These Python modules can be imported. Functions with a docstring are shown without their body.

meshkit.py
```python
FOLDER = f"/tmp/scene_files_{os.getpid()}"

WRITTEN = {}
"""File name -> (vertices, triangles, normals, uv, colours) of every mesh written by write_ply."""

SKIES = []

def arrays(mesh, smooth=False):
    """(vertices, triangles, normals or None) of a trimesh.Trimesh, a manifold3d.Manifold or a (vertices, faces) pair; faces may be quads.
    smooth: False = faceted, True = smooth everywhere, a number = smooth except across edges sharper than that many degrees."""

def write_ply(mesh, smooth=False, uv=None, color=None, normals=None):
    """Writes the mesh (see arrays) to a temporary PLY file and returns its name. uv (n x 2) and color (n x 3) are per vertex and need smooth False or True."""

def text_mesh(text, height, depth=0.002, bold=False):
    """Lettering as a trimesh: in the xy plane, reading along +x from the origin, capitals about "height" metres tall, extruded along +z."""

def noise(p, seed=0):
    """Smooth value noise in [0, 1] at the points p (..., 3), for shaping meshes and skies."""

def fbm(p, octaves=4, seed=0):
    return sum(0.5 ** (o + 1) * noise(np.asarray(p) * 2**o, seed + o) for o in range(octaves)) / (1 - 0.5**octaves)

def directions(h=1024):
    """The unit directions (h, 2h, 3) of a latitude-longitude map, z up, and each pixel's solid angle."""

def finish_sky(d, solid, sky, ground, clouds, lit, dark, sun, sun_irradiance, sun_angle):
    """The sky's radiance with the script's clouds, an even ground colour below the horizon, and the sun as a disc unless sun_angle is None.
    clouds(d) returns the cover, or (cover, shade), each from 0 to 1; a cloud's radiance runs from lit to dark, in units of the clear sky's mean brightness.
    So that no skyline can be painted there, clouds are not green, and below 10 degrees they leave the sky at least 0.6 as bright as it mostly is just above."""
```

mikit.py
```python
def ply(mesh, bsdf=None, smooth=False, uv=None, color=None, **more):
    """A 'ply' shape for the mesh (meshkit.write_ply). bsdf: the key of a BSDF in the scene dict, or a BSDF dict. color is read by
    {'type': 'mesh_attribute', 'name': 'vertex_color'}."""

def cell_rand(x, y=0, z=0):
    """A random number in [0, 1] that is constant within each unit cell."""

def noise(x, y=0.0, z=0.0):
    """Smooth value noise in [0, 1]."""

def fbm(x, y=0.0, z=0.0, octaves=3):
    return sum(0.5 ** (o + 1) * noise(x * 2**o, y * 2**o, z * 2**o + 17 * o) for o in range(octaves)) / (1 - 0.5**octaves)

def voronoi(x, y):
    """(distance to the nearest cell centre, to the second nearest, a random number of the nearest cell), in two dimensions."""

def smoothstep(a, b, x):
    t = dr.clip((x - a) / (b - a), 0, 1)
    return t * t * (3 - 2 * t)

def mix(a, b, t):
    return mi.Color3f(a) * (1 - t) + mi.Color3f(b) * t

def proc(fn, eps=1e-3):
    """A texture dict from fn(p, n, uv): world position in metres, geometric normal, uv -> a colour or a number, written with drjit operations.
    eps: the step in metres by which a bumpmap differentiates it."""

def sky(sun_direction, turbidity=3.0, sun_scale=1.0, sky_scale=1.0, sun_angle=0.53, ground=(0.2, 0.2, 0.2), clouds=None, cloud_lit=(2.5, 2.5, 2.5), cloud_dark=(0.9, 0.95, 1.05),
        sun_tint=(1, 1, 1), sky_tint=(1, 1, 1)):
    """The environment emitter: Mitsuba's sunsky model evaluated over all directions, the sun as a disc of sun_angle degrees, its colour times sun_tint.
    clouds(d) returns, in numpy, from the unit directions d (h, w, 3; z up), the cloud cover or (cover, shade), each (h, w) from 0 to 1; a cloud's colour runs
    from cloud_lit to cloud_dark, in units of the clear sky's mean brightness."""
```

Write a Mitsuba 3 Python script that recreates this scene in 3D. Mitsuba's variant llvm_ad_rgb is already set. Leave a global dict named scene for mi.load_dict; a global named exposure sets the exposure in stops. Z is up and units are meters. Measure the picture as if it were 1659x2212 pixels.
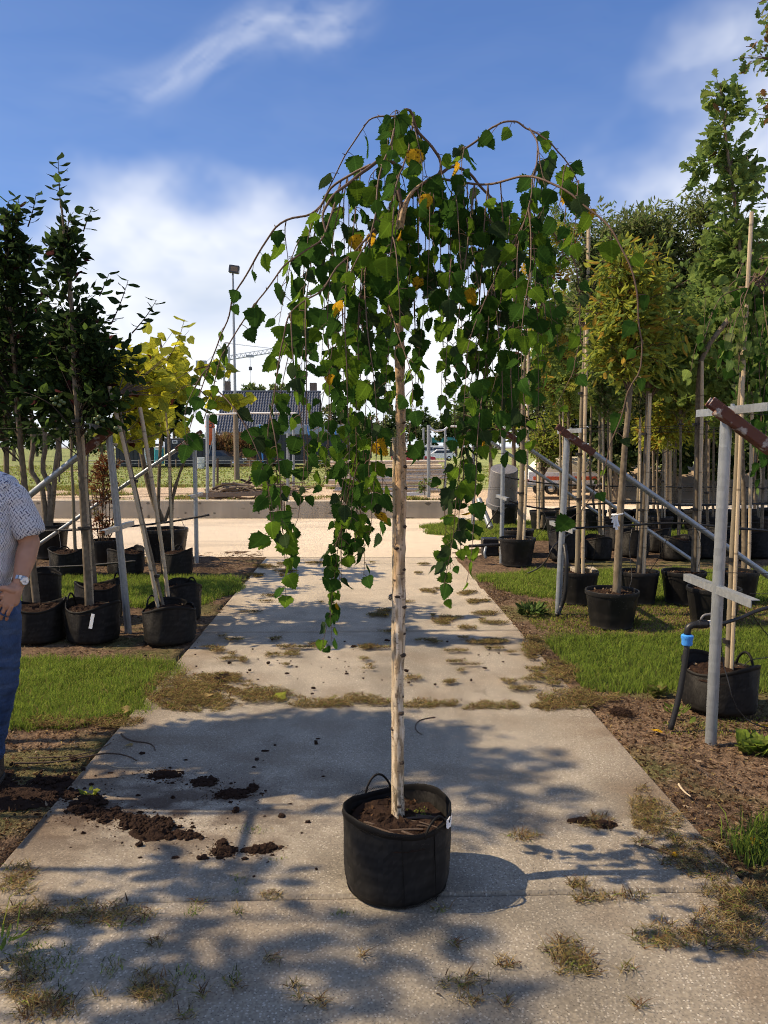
import math, random
import numpy as np, trimesh, manifold3d, shapely
import mitsuba as mi, mikit, meshkit
import drjit as dr
from mikit import noise, fbm, voronoi, cell_rand, smoothstep, mix

scene, labels = {}, {}
# ---------------------------------------------------------------- camera, sky, exposure
FOC, CX, CY = 1664.0, 829.5, 1106.0          # measured on the photo (1659 x 2212 px)
PITCH = math.atan(140 / FOC)
CAM = np.array([0.0, 0.0, 1.6])
FWD = np.array([0, math.cos(PITCH), -math.sin(PITCH)])
UPV = np.array([0, math.sin(PITCH), math.cos(PITCH)])
T = mi.ScalarTransform4f
scene['camera'] = {'type': 'perspective', 'fov': 2 * math.degrees(math.atan(CX / FOC)), 'fov_axis': 'x', 'near_clip': 0.05, 'far_clip': 3000.0,
                   'to_world': T().look_at(origin=CAM.tolist(), target=(CAM + FWD).tolist(), up=[0, 0, 1])}


def sm(a, b, x):
    t = np.clip((x - a) / (b - a), 0, 1)
    return t * t * (3 - 2 * t)


def clouds(d):
    az = np.degrees(np.arctan2(d[..., 0], d[..., 1])); el = np.degrees(np.arcsin(np.clip(d[..., 2], -1, 1)))
    w = meshkit.fbm(d * 7.0, 5, seed=3) - 0.5
    w2 = meshkit.fbm(d * np.array([18., 18., 30.]) + w[..., None] * 4, 5, seed=9)
    w3 = meshkit.fbm(d * np.array([10., 10., 40.]) + w[..., None] * 2, 4, seed=21)
    top = 17.6 - 0.016 * np.maximum(az + 12, 0) ** 2 - 0.03 * np.minimum(az + 15, 0) ** 2 * (az > -60)
    top = np.where(np.abs(az) > 60, 9, np.maximum(top, 6))
    bank = sm(2.0, -6.5, el - top - 14 * w) * (0.86 + 0.4 * (w2 - .35))
    right = sm(-6, 11, az - 17.5 - (el - 17.2) * 0.95 + 20 * w) * sm(60, 24, az) * (0.42 + 1.1 * w2) * sm(45, 25, el)
    s = (az + 12.9) / 11.2
    line = 25.0 + s * 3.6 + 0.8 * np.sin(s * 5)
    along = d[..., 0] * 14 + d[..., 2] * 9
    fil = meshkit.fbm(np.stack([az * 0.35 - el * 0.1, (el - line) * 1.3, az * 0], -1) + w[..., None] * 3, 4, seed=5)
    streak = np.exp(-((el - line) / 1.25) ** 2) * sm(-1.0, .25, s) * sm(1.25, 0.75, s) * np.clip(fil * 2.2 - .55, 0, 1) * 0.36
    haze = 0.72 * sm(15, 0, el) + 0.10 * sm(40, 10, el) * w3
    other = sm(.40, .72, meshkit.fbm(d * 4, 5, seed=77)) * sm(32, 60, np.abs(az)) * 0.75
    cover = 1 - (1 - np.clip(bank, 0, 1)) * (1 - np.clip(right, 0, .9)) * (1 - streak) * (1 - np.clip(haze, 0, 1)) * (1 - other)
    hollow = np.exp(-((az + 12.5) / 6) ** 2 - ((el - 10.4) / 2.6) ** 2) * 0.75 + 0.3 * sm(8, 0, el)
    shade = np.clip(hollow + 0.5 * (w3 - .5) + .45 * sm(35, 60, np.abs(az)), 0, 1)
    return np.clip(cover, 0, 1), shade


SUN = (-1.0, 0.0, 1.02)
scene['sky'] = mikit.sky(SUN, turbidity=2.6, clouds=clouds, cloud_lit=(3.5, 3.55, 3.65), cloud_dark=(2.0, 2.3, 2.8), sky_tint=(0.78, 0.94, 1.28), sun_scale=1.14, sun_tint=(1.0, 0.96, 0.88), sky_scale=0.92, ground=(.2, .18, .15))
exposure = 1.90


def P(x, y, Y):
    """photo pixel at depth Y (metres along +y)"""
    d = FWD + (x - CX) / FOC * np.array([1., 0, 0]) + (CY - y) / FOC * UPV
    return CAM + d * (Y / d[1])


def G(x, y, z=0.0):
    d = FWD + (x - CX) / FOC * np.array([1., 0, 0]) + (CY - y) / FOC * UPV
    return CAM + d * ((z - CAM[2]) / d[2])


# ---------------------------------------------------------------- scene bookkeeping
def fresh(name):
    if name not in labels and name not in scene:
        return name
    k = 1
    while f'{name}_{k:03d}' in labels or f'{name}_{k:03d}' in scene:
        k += 1
    return f'{name}_{k:03d}'


_seq = {}
def part(parent, name, shape, label=None, kind=None):
    base = parent + '__' + name
    k = _seq.get(base, 0); _seq[base] = k + 1
    key = base if k == 0 else f'{base}_{k:03d}'
    scene[key] = shape
    if label or kind:
        labels[key] = {}
        if label: labels[key]['label'] = label
        if kind: labels[key]['kind'] = kind
    return key


def thing(name, label, cat, group=None):
    key = fresh(name)
    labels[key] = {'label': label, 'category': cat}
    if group: labels[key]['group'] = group
    return key


def single(name, shape, label, cat=None, group=None, kind=None):
    key = fresh(name)
    scene[key] = shape
    labels[key] = {'label': label}
    if cat: labels[key]['category'] = cat
    if group: labels[key]['group'] = group
    if kind: labels[key]['kind'] = kind
    return key


# ---------------------------------------------------------------- mesh helpers
def tm(v, f): return trimesh.Trimesh(np.asarray(v, float), np.asarray(f, int), process=False)
def cat(*ms):
    ms = [m for m in ms if m is not None]
    V, F, o = [], [], 0
    for m in ms:
        V.append(np.asarray(m.vertices)); F.append(np.asarray(m.faces) + o); o += len(m.vertices)
    return tm(np.vstack(V), np.vstack(F))


def spline(pts, n):
    pts = np.asarray(pts, float)
    if len(pts) < 3:
        return pts[0] + np.linspace(0, 1, n)[:, None] * (pts[-1] - pts[0])
    L = np.r_[0, np.cumsum(np.linalg.norm(np.diff(pts, axis=0), axis=1) + 1e-9)]
    from scipy.interpolate import PchipInterpolator
    return PchipInterpolator(L, pts)(np.linspace(0, L[-1], n))


def tube(pts, r, sides=6, caps=True):
    p = np.asarray(pts, float); n = len(p)
    r = np.broadcast_to(np.asarray(r, float), (n,))
    t = np.gradient(p, axis=0); t /= np.linalg.norm(t, axis=1, keepdims=True) + 1e-12
    a = np.zeros((n, 3)); ref = np.array([0, 0, 1.]) if abs(t[0, 2]) < .9 else np.array([1., 0, 0])
    a0 = np.cross(t[0], ref); a0 /= np.linalg.norm(a0); a[0] = a0
    for i in range(1, n):
        q = a[i - 1] - t[i] * (a[i - 1] @ t[i]); a[i] = q / (np.linalg.norm(q) + 1e-12)
    b = np.cross(t, a); ang = np.arange(sides) * 2 * np.pi / sides
    v = p[:, None] + r[:, None, None] * (np.cos(ang)[None, :, None] * a[:, None] + np.sin(ang)[None, :, None] * b[:, None])
    i, j = np.meshgrid(np.arange(n - 1), np.arange(sides), indexing='ij')
    q = np.stack([i * sides + j, i * sides + (j + 1) % sides, (i + 1) * sides + (j + 1) % sides, (i + 1) * sides + j], -1).reshape(-1, 4)
    f = np.vstack([q[:, [0, 1, 2]], q[:, [0, 2, 3]]]); v = v.reshape(-1, 3)
    if caps:
        c0, c1 = len(v), len(v) + 1
        v = np.vstack([v, p[:1], p[-1:]]); k = np.arange(sides)
        f = np.vstack([f, np.stack([np.full(sides, c0), (k + 1) % sides, k], 1), np.stack([np.full(sides, c1), (n - 1) * sides + k, (n - 1) * sides + (k + 1) % sides], 1)])
    return tm(v, f)


def box(c, size, rot=None, bevel=0.0):
    c = np.asarray(c, float); s = np.asarray(size, float) / 2
    if bevel > 0:
        b = min(bevel, s.min() * .9); pts = []
        for sx in (-1, 1):
            for sy in (-1, 1):
                for sz in (-1, 1):
                    g = np.array([sx, sy, sz]) * s
                    for k in range(3):
                        q = g.copy()
                        for m in range(3):
                            if m != k: q[m] -= [sx, sy, sz][m] * b
                        pts.append(q)
        h = trimesh.convex.convex_hull(np.array(pts)); m = tm(h.vertices, h.faces)
    else:
        m = trimesh.creation.box(extents=2 * s); m = tm(m.vertices, m.faces)
    if rot is not None: m.vertices = m.vertices @ np.asarray(rot).T
    m.vertices = m.vertices + c
    return m


def beam(p0, p1, w, h, bevel=0.0, up=(0, 0, 1)):
    """box from p0 to p1, width w (sideways) and height h (along up)"""
    p0, p1 = np.asarray(p0, float), np.asarray(p1, float)
    d = p1 - p0; L = np.linalg.norm(d); d /= L
    s = np.cross(d, up); s /= np.linalg.norm(s); u = np.cross(s, d)
    return box((p0 + p1) / 2, (L, w, h), np.stack([d, s, u], 1), bevel)


def lathe(profile, n=40, wob=None, seed=0):
    """profile: list of (r, z). wob(ang, r, z) -> r scale"""
    pr = np.asarray(profile, float); ang = np.arange(n) * 2 * np.pi / n
    r, z = pr[:, 0][:, None] + 0 * ang, pr[:, 1][:, None] + 0 * ang
    if wob is not None: r, z = wob(ang[None, :] + 0 * r, r, z)
    v = np.stack([r * np.cos(ang), r * np.sin(ang), z], -1).reshape(-1, 3)
    i, j = np.meshgrid(np.arange(len(pr) - 1), np.arange(n), indexing='ij')
    q = np.stack([i * n + j, i * n + (j + 1) % n, (i + 1) * n + (j + 1) % n, (i + 1) * n + j], -1).reshape(-1, 4)
    return tm(v, np.vstack([q[:, [0, 1, 2]], q[:, [0, 2, 3]]]))


def grid(x0, x1, y0, y1, nx, ny, zf):
    X, Y = np.meshgrid(np.linspace(x0, x1, nx), np.linspace(y0, y1, ny), indexing='ij')
    Z = zf(X, Y)
    v = np.stack([X, Y, Z], -1).reshape(-1, 3)
    i, j = np.meshgrid(np.arange(nx - 1), np.arange(ny - 1), indexing='ij')
    q = np.stack([i * ny + j, (i + 1) * ny + j, (i + 1) * ny + j + 1, i * ny + j + 1], -1).reshape(-1, 4)
    return tm(v, np.vstack([q[:, [0, 1, 2]], q[:, [0, 2, 3]]]))


def flat(poly, z):
    """polygon (x, y) list as a triangulated sheet"""
    v, f = trimesh.creation.triangulate_polygon(shapely.Polygon(poly), engine='earcut')
    m = tm(np.c_[v, np.full(len(v), z)], f)
    if len(f) and m.face_normals[0][2] < 0: m.faces = m.faces[:, ::-1]
    return m


def prism(poly, h, M=None):
    m = trimesh.creation.extrude_polygon(shapely.Polygon(poly), h, engine='earcut')
    m = tm(m.vertices, m.faces)
    if M is not None: m.vertices = m.vertices @ np.asarray(M)[:3, :3].T + np.asarray(M)[:3, 3]
    return m


def nz(p, s, seed=0): return meshkit.fbm(np.asarray(p) * s, 3, seed)
def at(m, loc, rz=0.0):
    c, s = math.cos(rz), math.sin(rz)
    q = m.copy(); q.vertices = np.asarray(m.vertices) @ np.array([[c, s, 0], [-s, c, 0], [0, 0, 1]]) + np.asarray(loc, float)
    return q


# ---------------------------------------------------------------- materials
def col(*c): return {'type': 'rgb', 'value': list(c)}
def mat(name, c, rough=.6, metal=0.0, spec=.5, **k):
    scene[name] = {'type': 'twosided', 'b': {'type': 'principled', 'base_color': c if isinstance(c, dict) else col(*c), 'roughness': rough, 'metallic': metal, 'specular': spec, **k}}
    return name


def bump(name, c, rough, fn, scale, eps=1e-3, metal=0.0, spec=.4):
    scene[name] = {'type': 'twosided', 'b': {'type': 'bumpmap', 'scale': scale, 't': mikit.proc(fn, eps), 'b': {'type': 'principled', 'base_color': c if isinstance(c, dict) else col(*c), 'roughness': rough, 'metallic': metal, 'specular': spec}}}
    return name


PAL = [(.036, .088, .016), (.105, .19, .018), (.50, .30, .02), (.034, .060, .024), (.060, .022, .024), (.08, .14, .03), (.50, .50, .045), (.09, .03, .02),
       (.125, .195, .055), (.19, .265, .065), (.37, .25, .045), (.29, .32, .05), (.175, .205, .085), (.030, .052, .018), (.20, .28, .045), (.30, .37, .07),
       (.36, .27, .12), (.16, .15, .055), (.13, .078, .045), (.05, .03, .02), (.17, .065, .03), (.20, .11, .05), (.36, .28, .19), (.15, .20, .045)]
(BIRCH, BIRCH_L, BIRCH_Y, CRAB, CRAB_R, CRAB_L, CAT, CAT_B, OAK, OAK_L, GOLD, YGRN, OLIVE, FOREST, GRASS, GRASS_L, STRAW, CLIP, MULCH, MULCH_D, MAPLE, DEAD, MULCH_P, SPRING) = range(24)


def leaf_color(p, n, uv):
    k = dr.floor(uv.x); lat = (uv.x - k - .5) / .45
    rnd = dr.floor(uv.y / 2) / 8; t = uv.y - 2 * dr.floor(uv.y / 2)
    c = mi.Color3f(PAL[0])
    for i in range(1, len(PAL)):
        c = dr.select(k == i, mi.Color3f(PAL[i]), c)
    al = dr.abs(lat)
    s = t * 7 - al * 2.2; s = dr.abs(s - dr.floor(s) - .5)
    vein = dr.maximum(smoothstep(.10, .0, al), smoothstep(.10, 0, s) * .55) * dr.select(k < 14, 1.0, 0.0)
    v = noise(p.x * 9, p.y * 9, p.z * 9)
    spot = smoothstep(.70, .78, noise(p.x * 130, p.y * 130, p.z * 130)) * dr.select((k == 2) | (k == 6), 1.0, 0.0)
    c = c * (0.62 + .5 * rnd + .35 * v) * (1 + .55 * vein)
    return mix(c, mi.Color3f(.10, .035, .01), spot * .8)


scene['m_leaf'] = {'type': 'principledthin', 'base_color': mikit.proc(leaf_color), 'roughness': .36, 'diff_trans': 1.0, 'eta': 1.5}
scene['m_leaf_matt'] = {'type': 'principledthin', 'base_color': mikit.proc(leaf_color), 'roughness': .75, 'diff_trans': .9, 'eta': 1.2}


def concrete_c(p, n, uv):
    big = fbm(p.x * .8, p.y * .8, 3.1, 4); mid = fbm(p.x * 5, p.y * 5, 1.0, 4); fine = noise(p.x * 160, p.y * 160, p.z * 40)
    d, d2, r = voronoi(p.x * 95, p.y * 95)
    e, e2, q = voronoi(p.x * 130, p.y * 130)
    slab = cell_rand(dr.floor((p.y - .74) / 1.99), 3.0)
    c = mix(mi.Color3f(.205, .180, .140), mi.Color3f(.345, .308, .245), dr.clip(.22 + .85 * (big - .25) + .75 * (mid - .5) + .2 * (slab - .5), 0, 1))
    c = c * (.72 + .5 * fine)
    stone = smoothstep(.36, .28, d) * smoothstep(.52, .56, r)
    c = mix(c, mix(mi.Color3f(.24, .22, .19), mi.Color3f(.62, .58, .50), smoothstep(.60, .95, r)), stone * .55)
    c = mix(c, mi.Color3f(.09, .08, .07), smoothstep(.34, .22, e) * smoothstep(.84, .88, q) * .75)
    stain = smoothstep(.54, .74, fbm(p.x * 1.7 + 9, p.y * 2.3, 7.7, 4))
    tyre = smoothstep(.5, .75, fbm(p.x * 5 + 3, p.y * .22, 2.2, 3)) * .16
    ck = dr.abs(fbm(p.x * 1.1 + 2, p.y * .8, 5.5, 4) - .5)
    crack = smoothstep(.0028, .0008, ck) * smoothstep(.55, .62, fbm(p.x * .7, p.y * .5, 8.0, 2)) * .4
    c = c * (1 - .30 * stain) * (1 - tyre) * (1 - crack)
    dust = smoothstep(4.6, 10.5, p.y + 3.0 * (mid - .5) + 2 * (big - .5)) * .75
    lt = dr.abs(p.x - .0174 + .032 * p.y)
    dirt = smoothstep(.95, 1.45, lt + .55 * (fbm(p.x * 2.6, p.y * 2.6, 1.5, 4) - .5)) * .45 + smoothstep(.52, .72, fbm(p.x * 3.3 + 4, p.y * 4.4, 9.9, 4)) * .30
    c = mix(c, mi.Color3f(.145, .105, .068) * (.75 + .5 * fine), dr.clip(dirt, 0, .8))
    ex, ey = (p.x + 1.02) / .80, (p.y - 3.28) / .42
    peat = dr.exp(-(ex * ex + ey * ey)) * smoothstep(.36, .62, fbm(p.x * 9, p.y * 12, 3.3, 4)) * .85
    c = mix(c, mi.Color3f(.050, .031, .022), peat)
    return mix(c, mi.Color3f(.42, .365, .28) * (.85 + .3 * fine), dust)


def concrete_h(p, n, uv):
    d, d2, r = voronoi(p.x * 95, p.y * 95)
    return smoothstep(.4, .1, d) * smoothstep(.5, .6, r) + noise(p.x * 170, p.y * 170, p.z * 170) * .7


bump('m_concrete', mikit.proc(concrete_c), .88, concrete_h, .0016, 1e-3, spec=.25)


def soil_c(p, n, uv):
    a = fbm(p.x * 2.2, p.y * 2.2, 0.0, 3); b = fbm(p.x * 38, p.y * 38, 2.0, 3); f = noise(p.x * 190, p.y * 190, 0)
    c = mix(mi.Color3f(.040, .026, .018), mi.Color3f(.165, .112, .072), smoothstep(.25, .75, .45 * a + .55 * b))
    g = smoothstep(.5, .68, fbm(p.x * 1.6 + 5, p.y * 1.6, 4.0, 4))
    c = mix(c, mi.Color3f(.085, .095, .030), g * .55)
    return c * (.6 + .75 * f)


def soil_h(p, n, uv): return fbm(p.x * 45, p.y * 45, p.z * 45, 3) + .4 * noise(p.x * 200, p.y * 200, 0)


bump('m_soil', mikit.proc(soil_c), .95, soil_h, .012, 1e-3, spec=.15)
bump('m_peat', (.024, .0138, .0095), .95, soil_h, .010, 1e-3, spec=.15)


def sand_c(p, n, uv):
    a = fbm(p.x * .5, p.y * 1.6, 0.0, 4); b = fbm(p.x * 9, p.y * 14, 0.0, 3); tr = smoothstep(.55, .75, fbm(p.x * .4, p.y * 1.7 + fbm(p.x * .3, p.y * .3, 2.0, 2) * 3, 5.0, 4))
    c = mix(mi.Color3f(.40, .335, .25), mi.Color3f(.52, .45, .35), .2 + .5 * a + .35 * b)
    return c * (1 - .16 * tr)


mat('m_sand', mikit.proc(sand_c), .95, spec=.15)


def field_c(p, n, uv):
    a = fbm(p.x * .35, p.y * .22, 0.0, 4); b = fbm(p.x * 3, p.y * 1.6, 3.0, 3)
    g = smoothstep(.38, .56, a * .6 + b * .25 + smoothstep(27.0, 38.0, p.y) * .36 - .10)
    s = mix(mi.Color3f(.30, .225, .15), mi.Color3f(.44, .35, .25), b)
    gr = mix(mi.Color3f(.13, .16, .055), mi.Color3f(.22, .24, .10), fbm(p.x * 1.3, p.y * .8, 8.0, 3))
    return mix(s, gr, g)


mat('m_field', mikit.proc(field_c), .95, spec=.1)


def wall_c(p, n, uv):
    a = fbm(p.x * 1.2, p.y * 1.2, p.z * 3, 4); st = fbm(p.x * 7, p.y * 7, p.z * .8, 3)
    c = mix(mi.Color3f(.33, .285, .215), mi.Color3f(.50, .44, .345), a)
    hole = smoothstep(.84, .9, noise(p.x * 6, 0, p.z * 9))
    return c * (.7 + .5 * st) * (1 - .6 * hole)


mat('m_block', mikit.proc(wall_c), .9, spec=.2)


def galv_c(p, n, uv):
    d, e, r = voronoi((p.x + p.y) * 55, p.z * 40)
    w = fbm(p.x * 30, p.y * 30, p.z * 6, 3)
    return mix(mi.Color3f(.24, .265, .285), mi.Color3f(.37, .40, .42), .5 * r + .5 * w)


mat('m_galv', mikit.proc(galv_c), .42, metal=.55)


def rust_c(p, n, uv):
    w = fbm(p.x * 22, p.y * 22, p.z * 22, 4)
    return mix(mi.Color3f(.10, .035, .022), mi.Color3f(.33, .30, .28), smoothstep(.58, .72, w))


mat('m_rust', mikit.proc(rust_c), .75)


def birch_c(p, n, uv):
    ang = dr.atan2(n.y, n.x)
    up = smoothstep(.75, 1.35, p.z + .35 * (fbm(ang * 1.2, p.z * 3.0, 2.0, 3) - .5))
    c = mix(mi.Color3f(.50, .42, .305), mi.Color3f(.44, .275, .145), up * .8)
    bl = fbm(ang * 2.0, p.z * 16, 1.0, 4)
    c = mix(c, mi.Color3f(.25, .18, .105), smoothstep(.46, .64, bl) * .9)
    c = mix(c, mi.Color3f(.70, .66, .58), smoothstep(.60, .75, fbm(ang * 1.5 + 7, p.z * 9, 9.0, 3)) * .55 * (1 - .6 * up))
    len_ = smoothstep(.66, .78, noise(ang * 2.6, p.z * 170, 3.0)) * smoothstep(.4, .6, noise(ang * 3, p.z * 30, 5.0))
    c = mix(c, mi.Color3f(.10, .065, .045), len_ * .75)
    low = smoothstep(.62, .25, p.z) * smoothstep(.48, .62, fbm(ang * 2.5, p.z * 34, 6.0, 4))
    return mix(c, mi.Color3f(.085, .07, .04), low * .8)


def birch_h(p, n, uv):
    ang = dr.atan2(n.y, n.x)
    return fbm(ang * 3, p.z * 70, 0.0, 3)


bump('m_birch', mikit.proc(birch_c), .62, birch_h, .0035, 1e-3, spec=.3)


def bark_c(p, n, uv):
    a = fbm(p.x * 25, p.y * 25, p.z * 9, 4); b = noise(p.x * 60, p.y * 60, p.z * 35)
    c = mix(mi.Color3f(.075, .058, .04), mi.Color3f(.25, .205, .145), a)
    return c * (.7 + .6 * b)


mat('m_bark', mikit.proc(bark_c), .85, spec=.2)
mat('m_bark_pale', (.20, .17, .12), .8, spec=.2)
mat('m_bark_dark', (.05, .038, .03), .85, spec=.2)
mat('m_twig', (.115, .075, .052), .6, spec=.3)
mat('m_twig_green', (.13, .12, .05), .7, spec=.2)


def bamboo_c(p, n, uv):
    a = fbm(p.x * 40, p.y * 40, p.z * 5, 3)
    node = smoothstep(.03, .0, dr.abs(p.z * 2.6 - dr.floor(p.z * 2.6) - .5))
    c = mix(mi.Color3f(.35, .27, .165), mi.Color3f(.55, .455, .32), a)
    return c * (1 - .6 * node)


mat('m_bamboo', mikit.proc(bamboo_c), .5, spec=.4)


def weave_h(p, n, uv):
    a = dr.atan2(n.y, n.x) * .2
    return (dr.sin(a * 6.2832 / .0035) * .5 + dr.sin(p.z * 6.2832 / .0035) * .5) * .7 + 6 * fbm(p.x * 9, p.y * 9, p.z * 9, 3)


def fabric_c(p, n, uv):
    a = dr.atan2(n.y, n.x)
    st = fbm(a * 46, p.z * 5, 1.0, 3) * fbm(a * 3, p.z * 60, 4.0, 2)
    dust = smoothstep(.50, .75, fbm(p.x * 11, p.y * 11, p.z * 14, 4)) * .5 + smoothstep(.06, .0, p.z) * .8 * noise(a * 20, p.z * 50, 0.0)
    dots = smoothstep(.86, .93, noise(a * 150, p.z * 260, 2.0)) * smoothstep(.45, .6, fbm(p.x * 9, p.y * 9, p.z * 9, 2))
    c = mix(mi.Color3f(.0055, .005, .0048), mi.Color3f(.018, .0168, .0155), st * 2.2)
    return mix(c, mi.Color3f(.07, .06, .05), dr.clip(.10 * dust + .35 * dots, 0, 1))


bump('m_fabric', mikit.proc(fabric_c), .5, weave_h, .0011, 6e-4, spec=.22)
mat('m_fabric_plain', (.006, .0055, .0052), .6, spec=.2)
def plastic_c(p, n, uv):
    d = smoothstep(.45, .8, fbm(p.x * 6, p.y * 6, p.z * 9, 4)) * .6 + smoothstep(.10, .0, p.z + .06 * fbm(p.x * 14, p.y * 14, 0.0, 2)) * .9
    sp = smoothstep(.80, .88, noise(p.x * 70, p.y * 70, p.z * 110)) * smoothstep(.5, .65, fbm(p.x * 5, p.y * 5, p.z * 5, 2))
    sc = smoothstep(.7, .9, noise(p.x * 60, p.y * 60, p.z * 4)) * .25
    return mix(mi.Color3f(.0085, .0085, .009), mi.Color3f(.085, .078, .068), dr.clip(.28 * d + .55 * sp + .2 * sc, 0, 1))


mat('m_black_plastic', mikit.proc(plastic_c), .45, spec=.25)
mat('m_rubber', (.012, .012, .013), .45, spec=.5)
mat('m_white', (.72, .72, .70), .5)
mat('m_paper', (.78, .78, .76), .7)
mat('m_blue', (.05, .26, .72), .35)
mat('m_grey_plastic', (.15, .15, .16), .5)
mat('m_wood_grey', (.21, .165, .125), .85, spec=.2)
mat('m_wood_dark', (.085, .062, .048), .85, spec=.2)


def pole_c(p, n, uv):
    a = fbm(p.x * 2.5, p.y * 30, p.z * 30, 3)
    return mix(mi.Color3f(.46, .39, .31), mi.Color3f(.70, .62, .52), a)


mat('m_pole_wood', mikit.proc(pole_c), .85, spec=.2)
mat('m_anthracite', (.028, .033, .042), .55)
mat('m_grey_panel', (.30, .33, .38), .5)
mat('m_tile', (.075, .088, .118), .30)
mat('m_orange', (.62, .115, .04), .45)
mat('m_red_paint', (.42, .012, .022), .22, clearcoat=.8)
mat('m_white_paint', (.72, .73, .74), .25, clearcoat=.6)
mat('m_dark_paint', (.02, .022, .026), .2, clearcoat=.8)
mat('m_glass_dark', (.025, .03, .035), .08, spec=.7)
mat('m_chrome', (.62, .63, .64), .2, metal=1.0)
mat('m_cream', (.66, .61, .48), .65)
mat('m_turquoise', (.04, .30, .33), .45)
mat('m_tarp_blue', (.05, .22, .60), .4)
mat('m_brick', (.16, .12, .10), .9)
mat('m_crane', (.42, .45, .50), .6)
# ---------------------------------------------------------------- leaves
OUT = {
    'birch': ([(0, 0), (.14, .0), (.28, .06), (.40, .16), (.44, .27), (.40, .39), (.34, .50), (.25, .62), (.17, .73), (.10, .83), (.045, .92), (0, 1)], .06),
    'oak': ([(0, 0), (.05, .10), (.16, .22), (.09, .30), (.27, .42), (.14, .50), (.34, .63), (.18, .71), (.28, .84), (.12, .93), (0, 1)], 0),
    'heart': ([(0, 0), (.28, -.08), (.48, .10), (.50, .34), (.52, .52), (.30, .66), (.14, .84), (0, 1)], 0),
    'ovate': ([(0, 0), (.16, .12), (.27, .36), (.25, .6), (.13, .84), (0, 1)], 0),
    'lance': ([(0, 0), (.10, .2), (.14, .5), (.09, .78), (0, 1)], 0),
    'small': ([(0, 0), (.26, .35), (.2, .7), (0, 1)], 0),
    'flake': ([(0, 0), (.25, .5), (0, 1)], 0),
}
_leafc = {}
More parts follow.
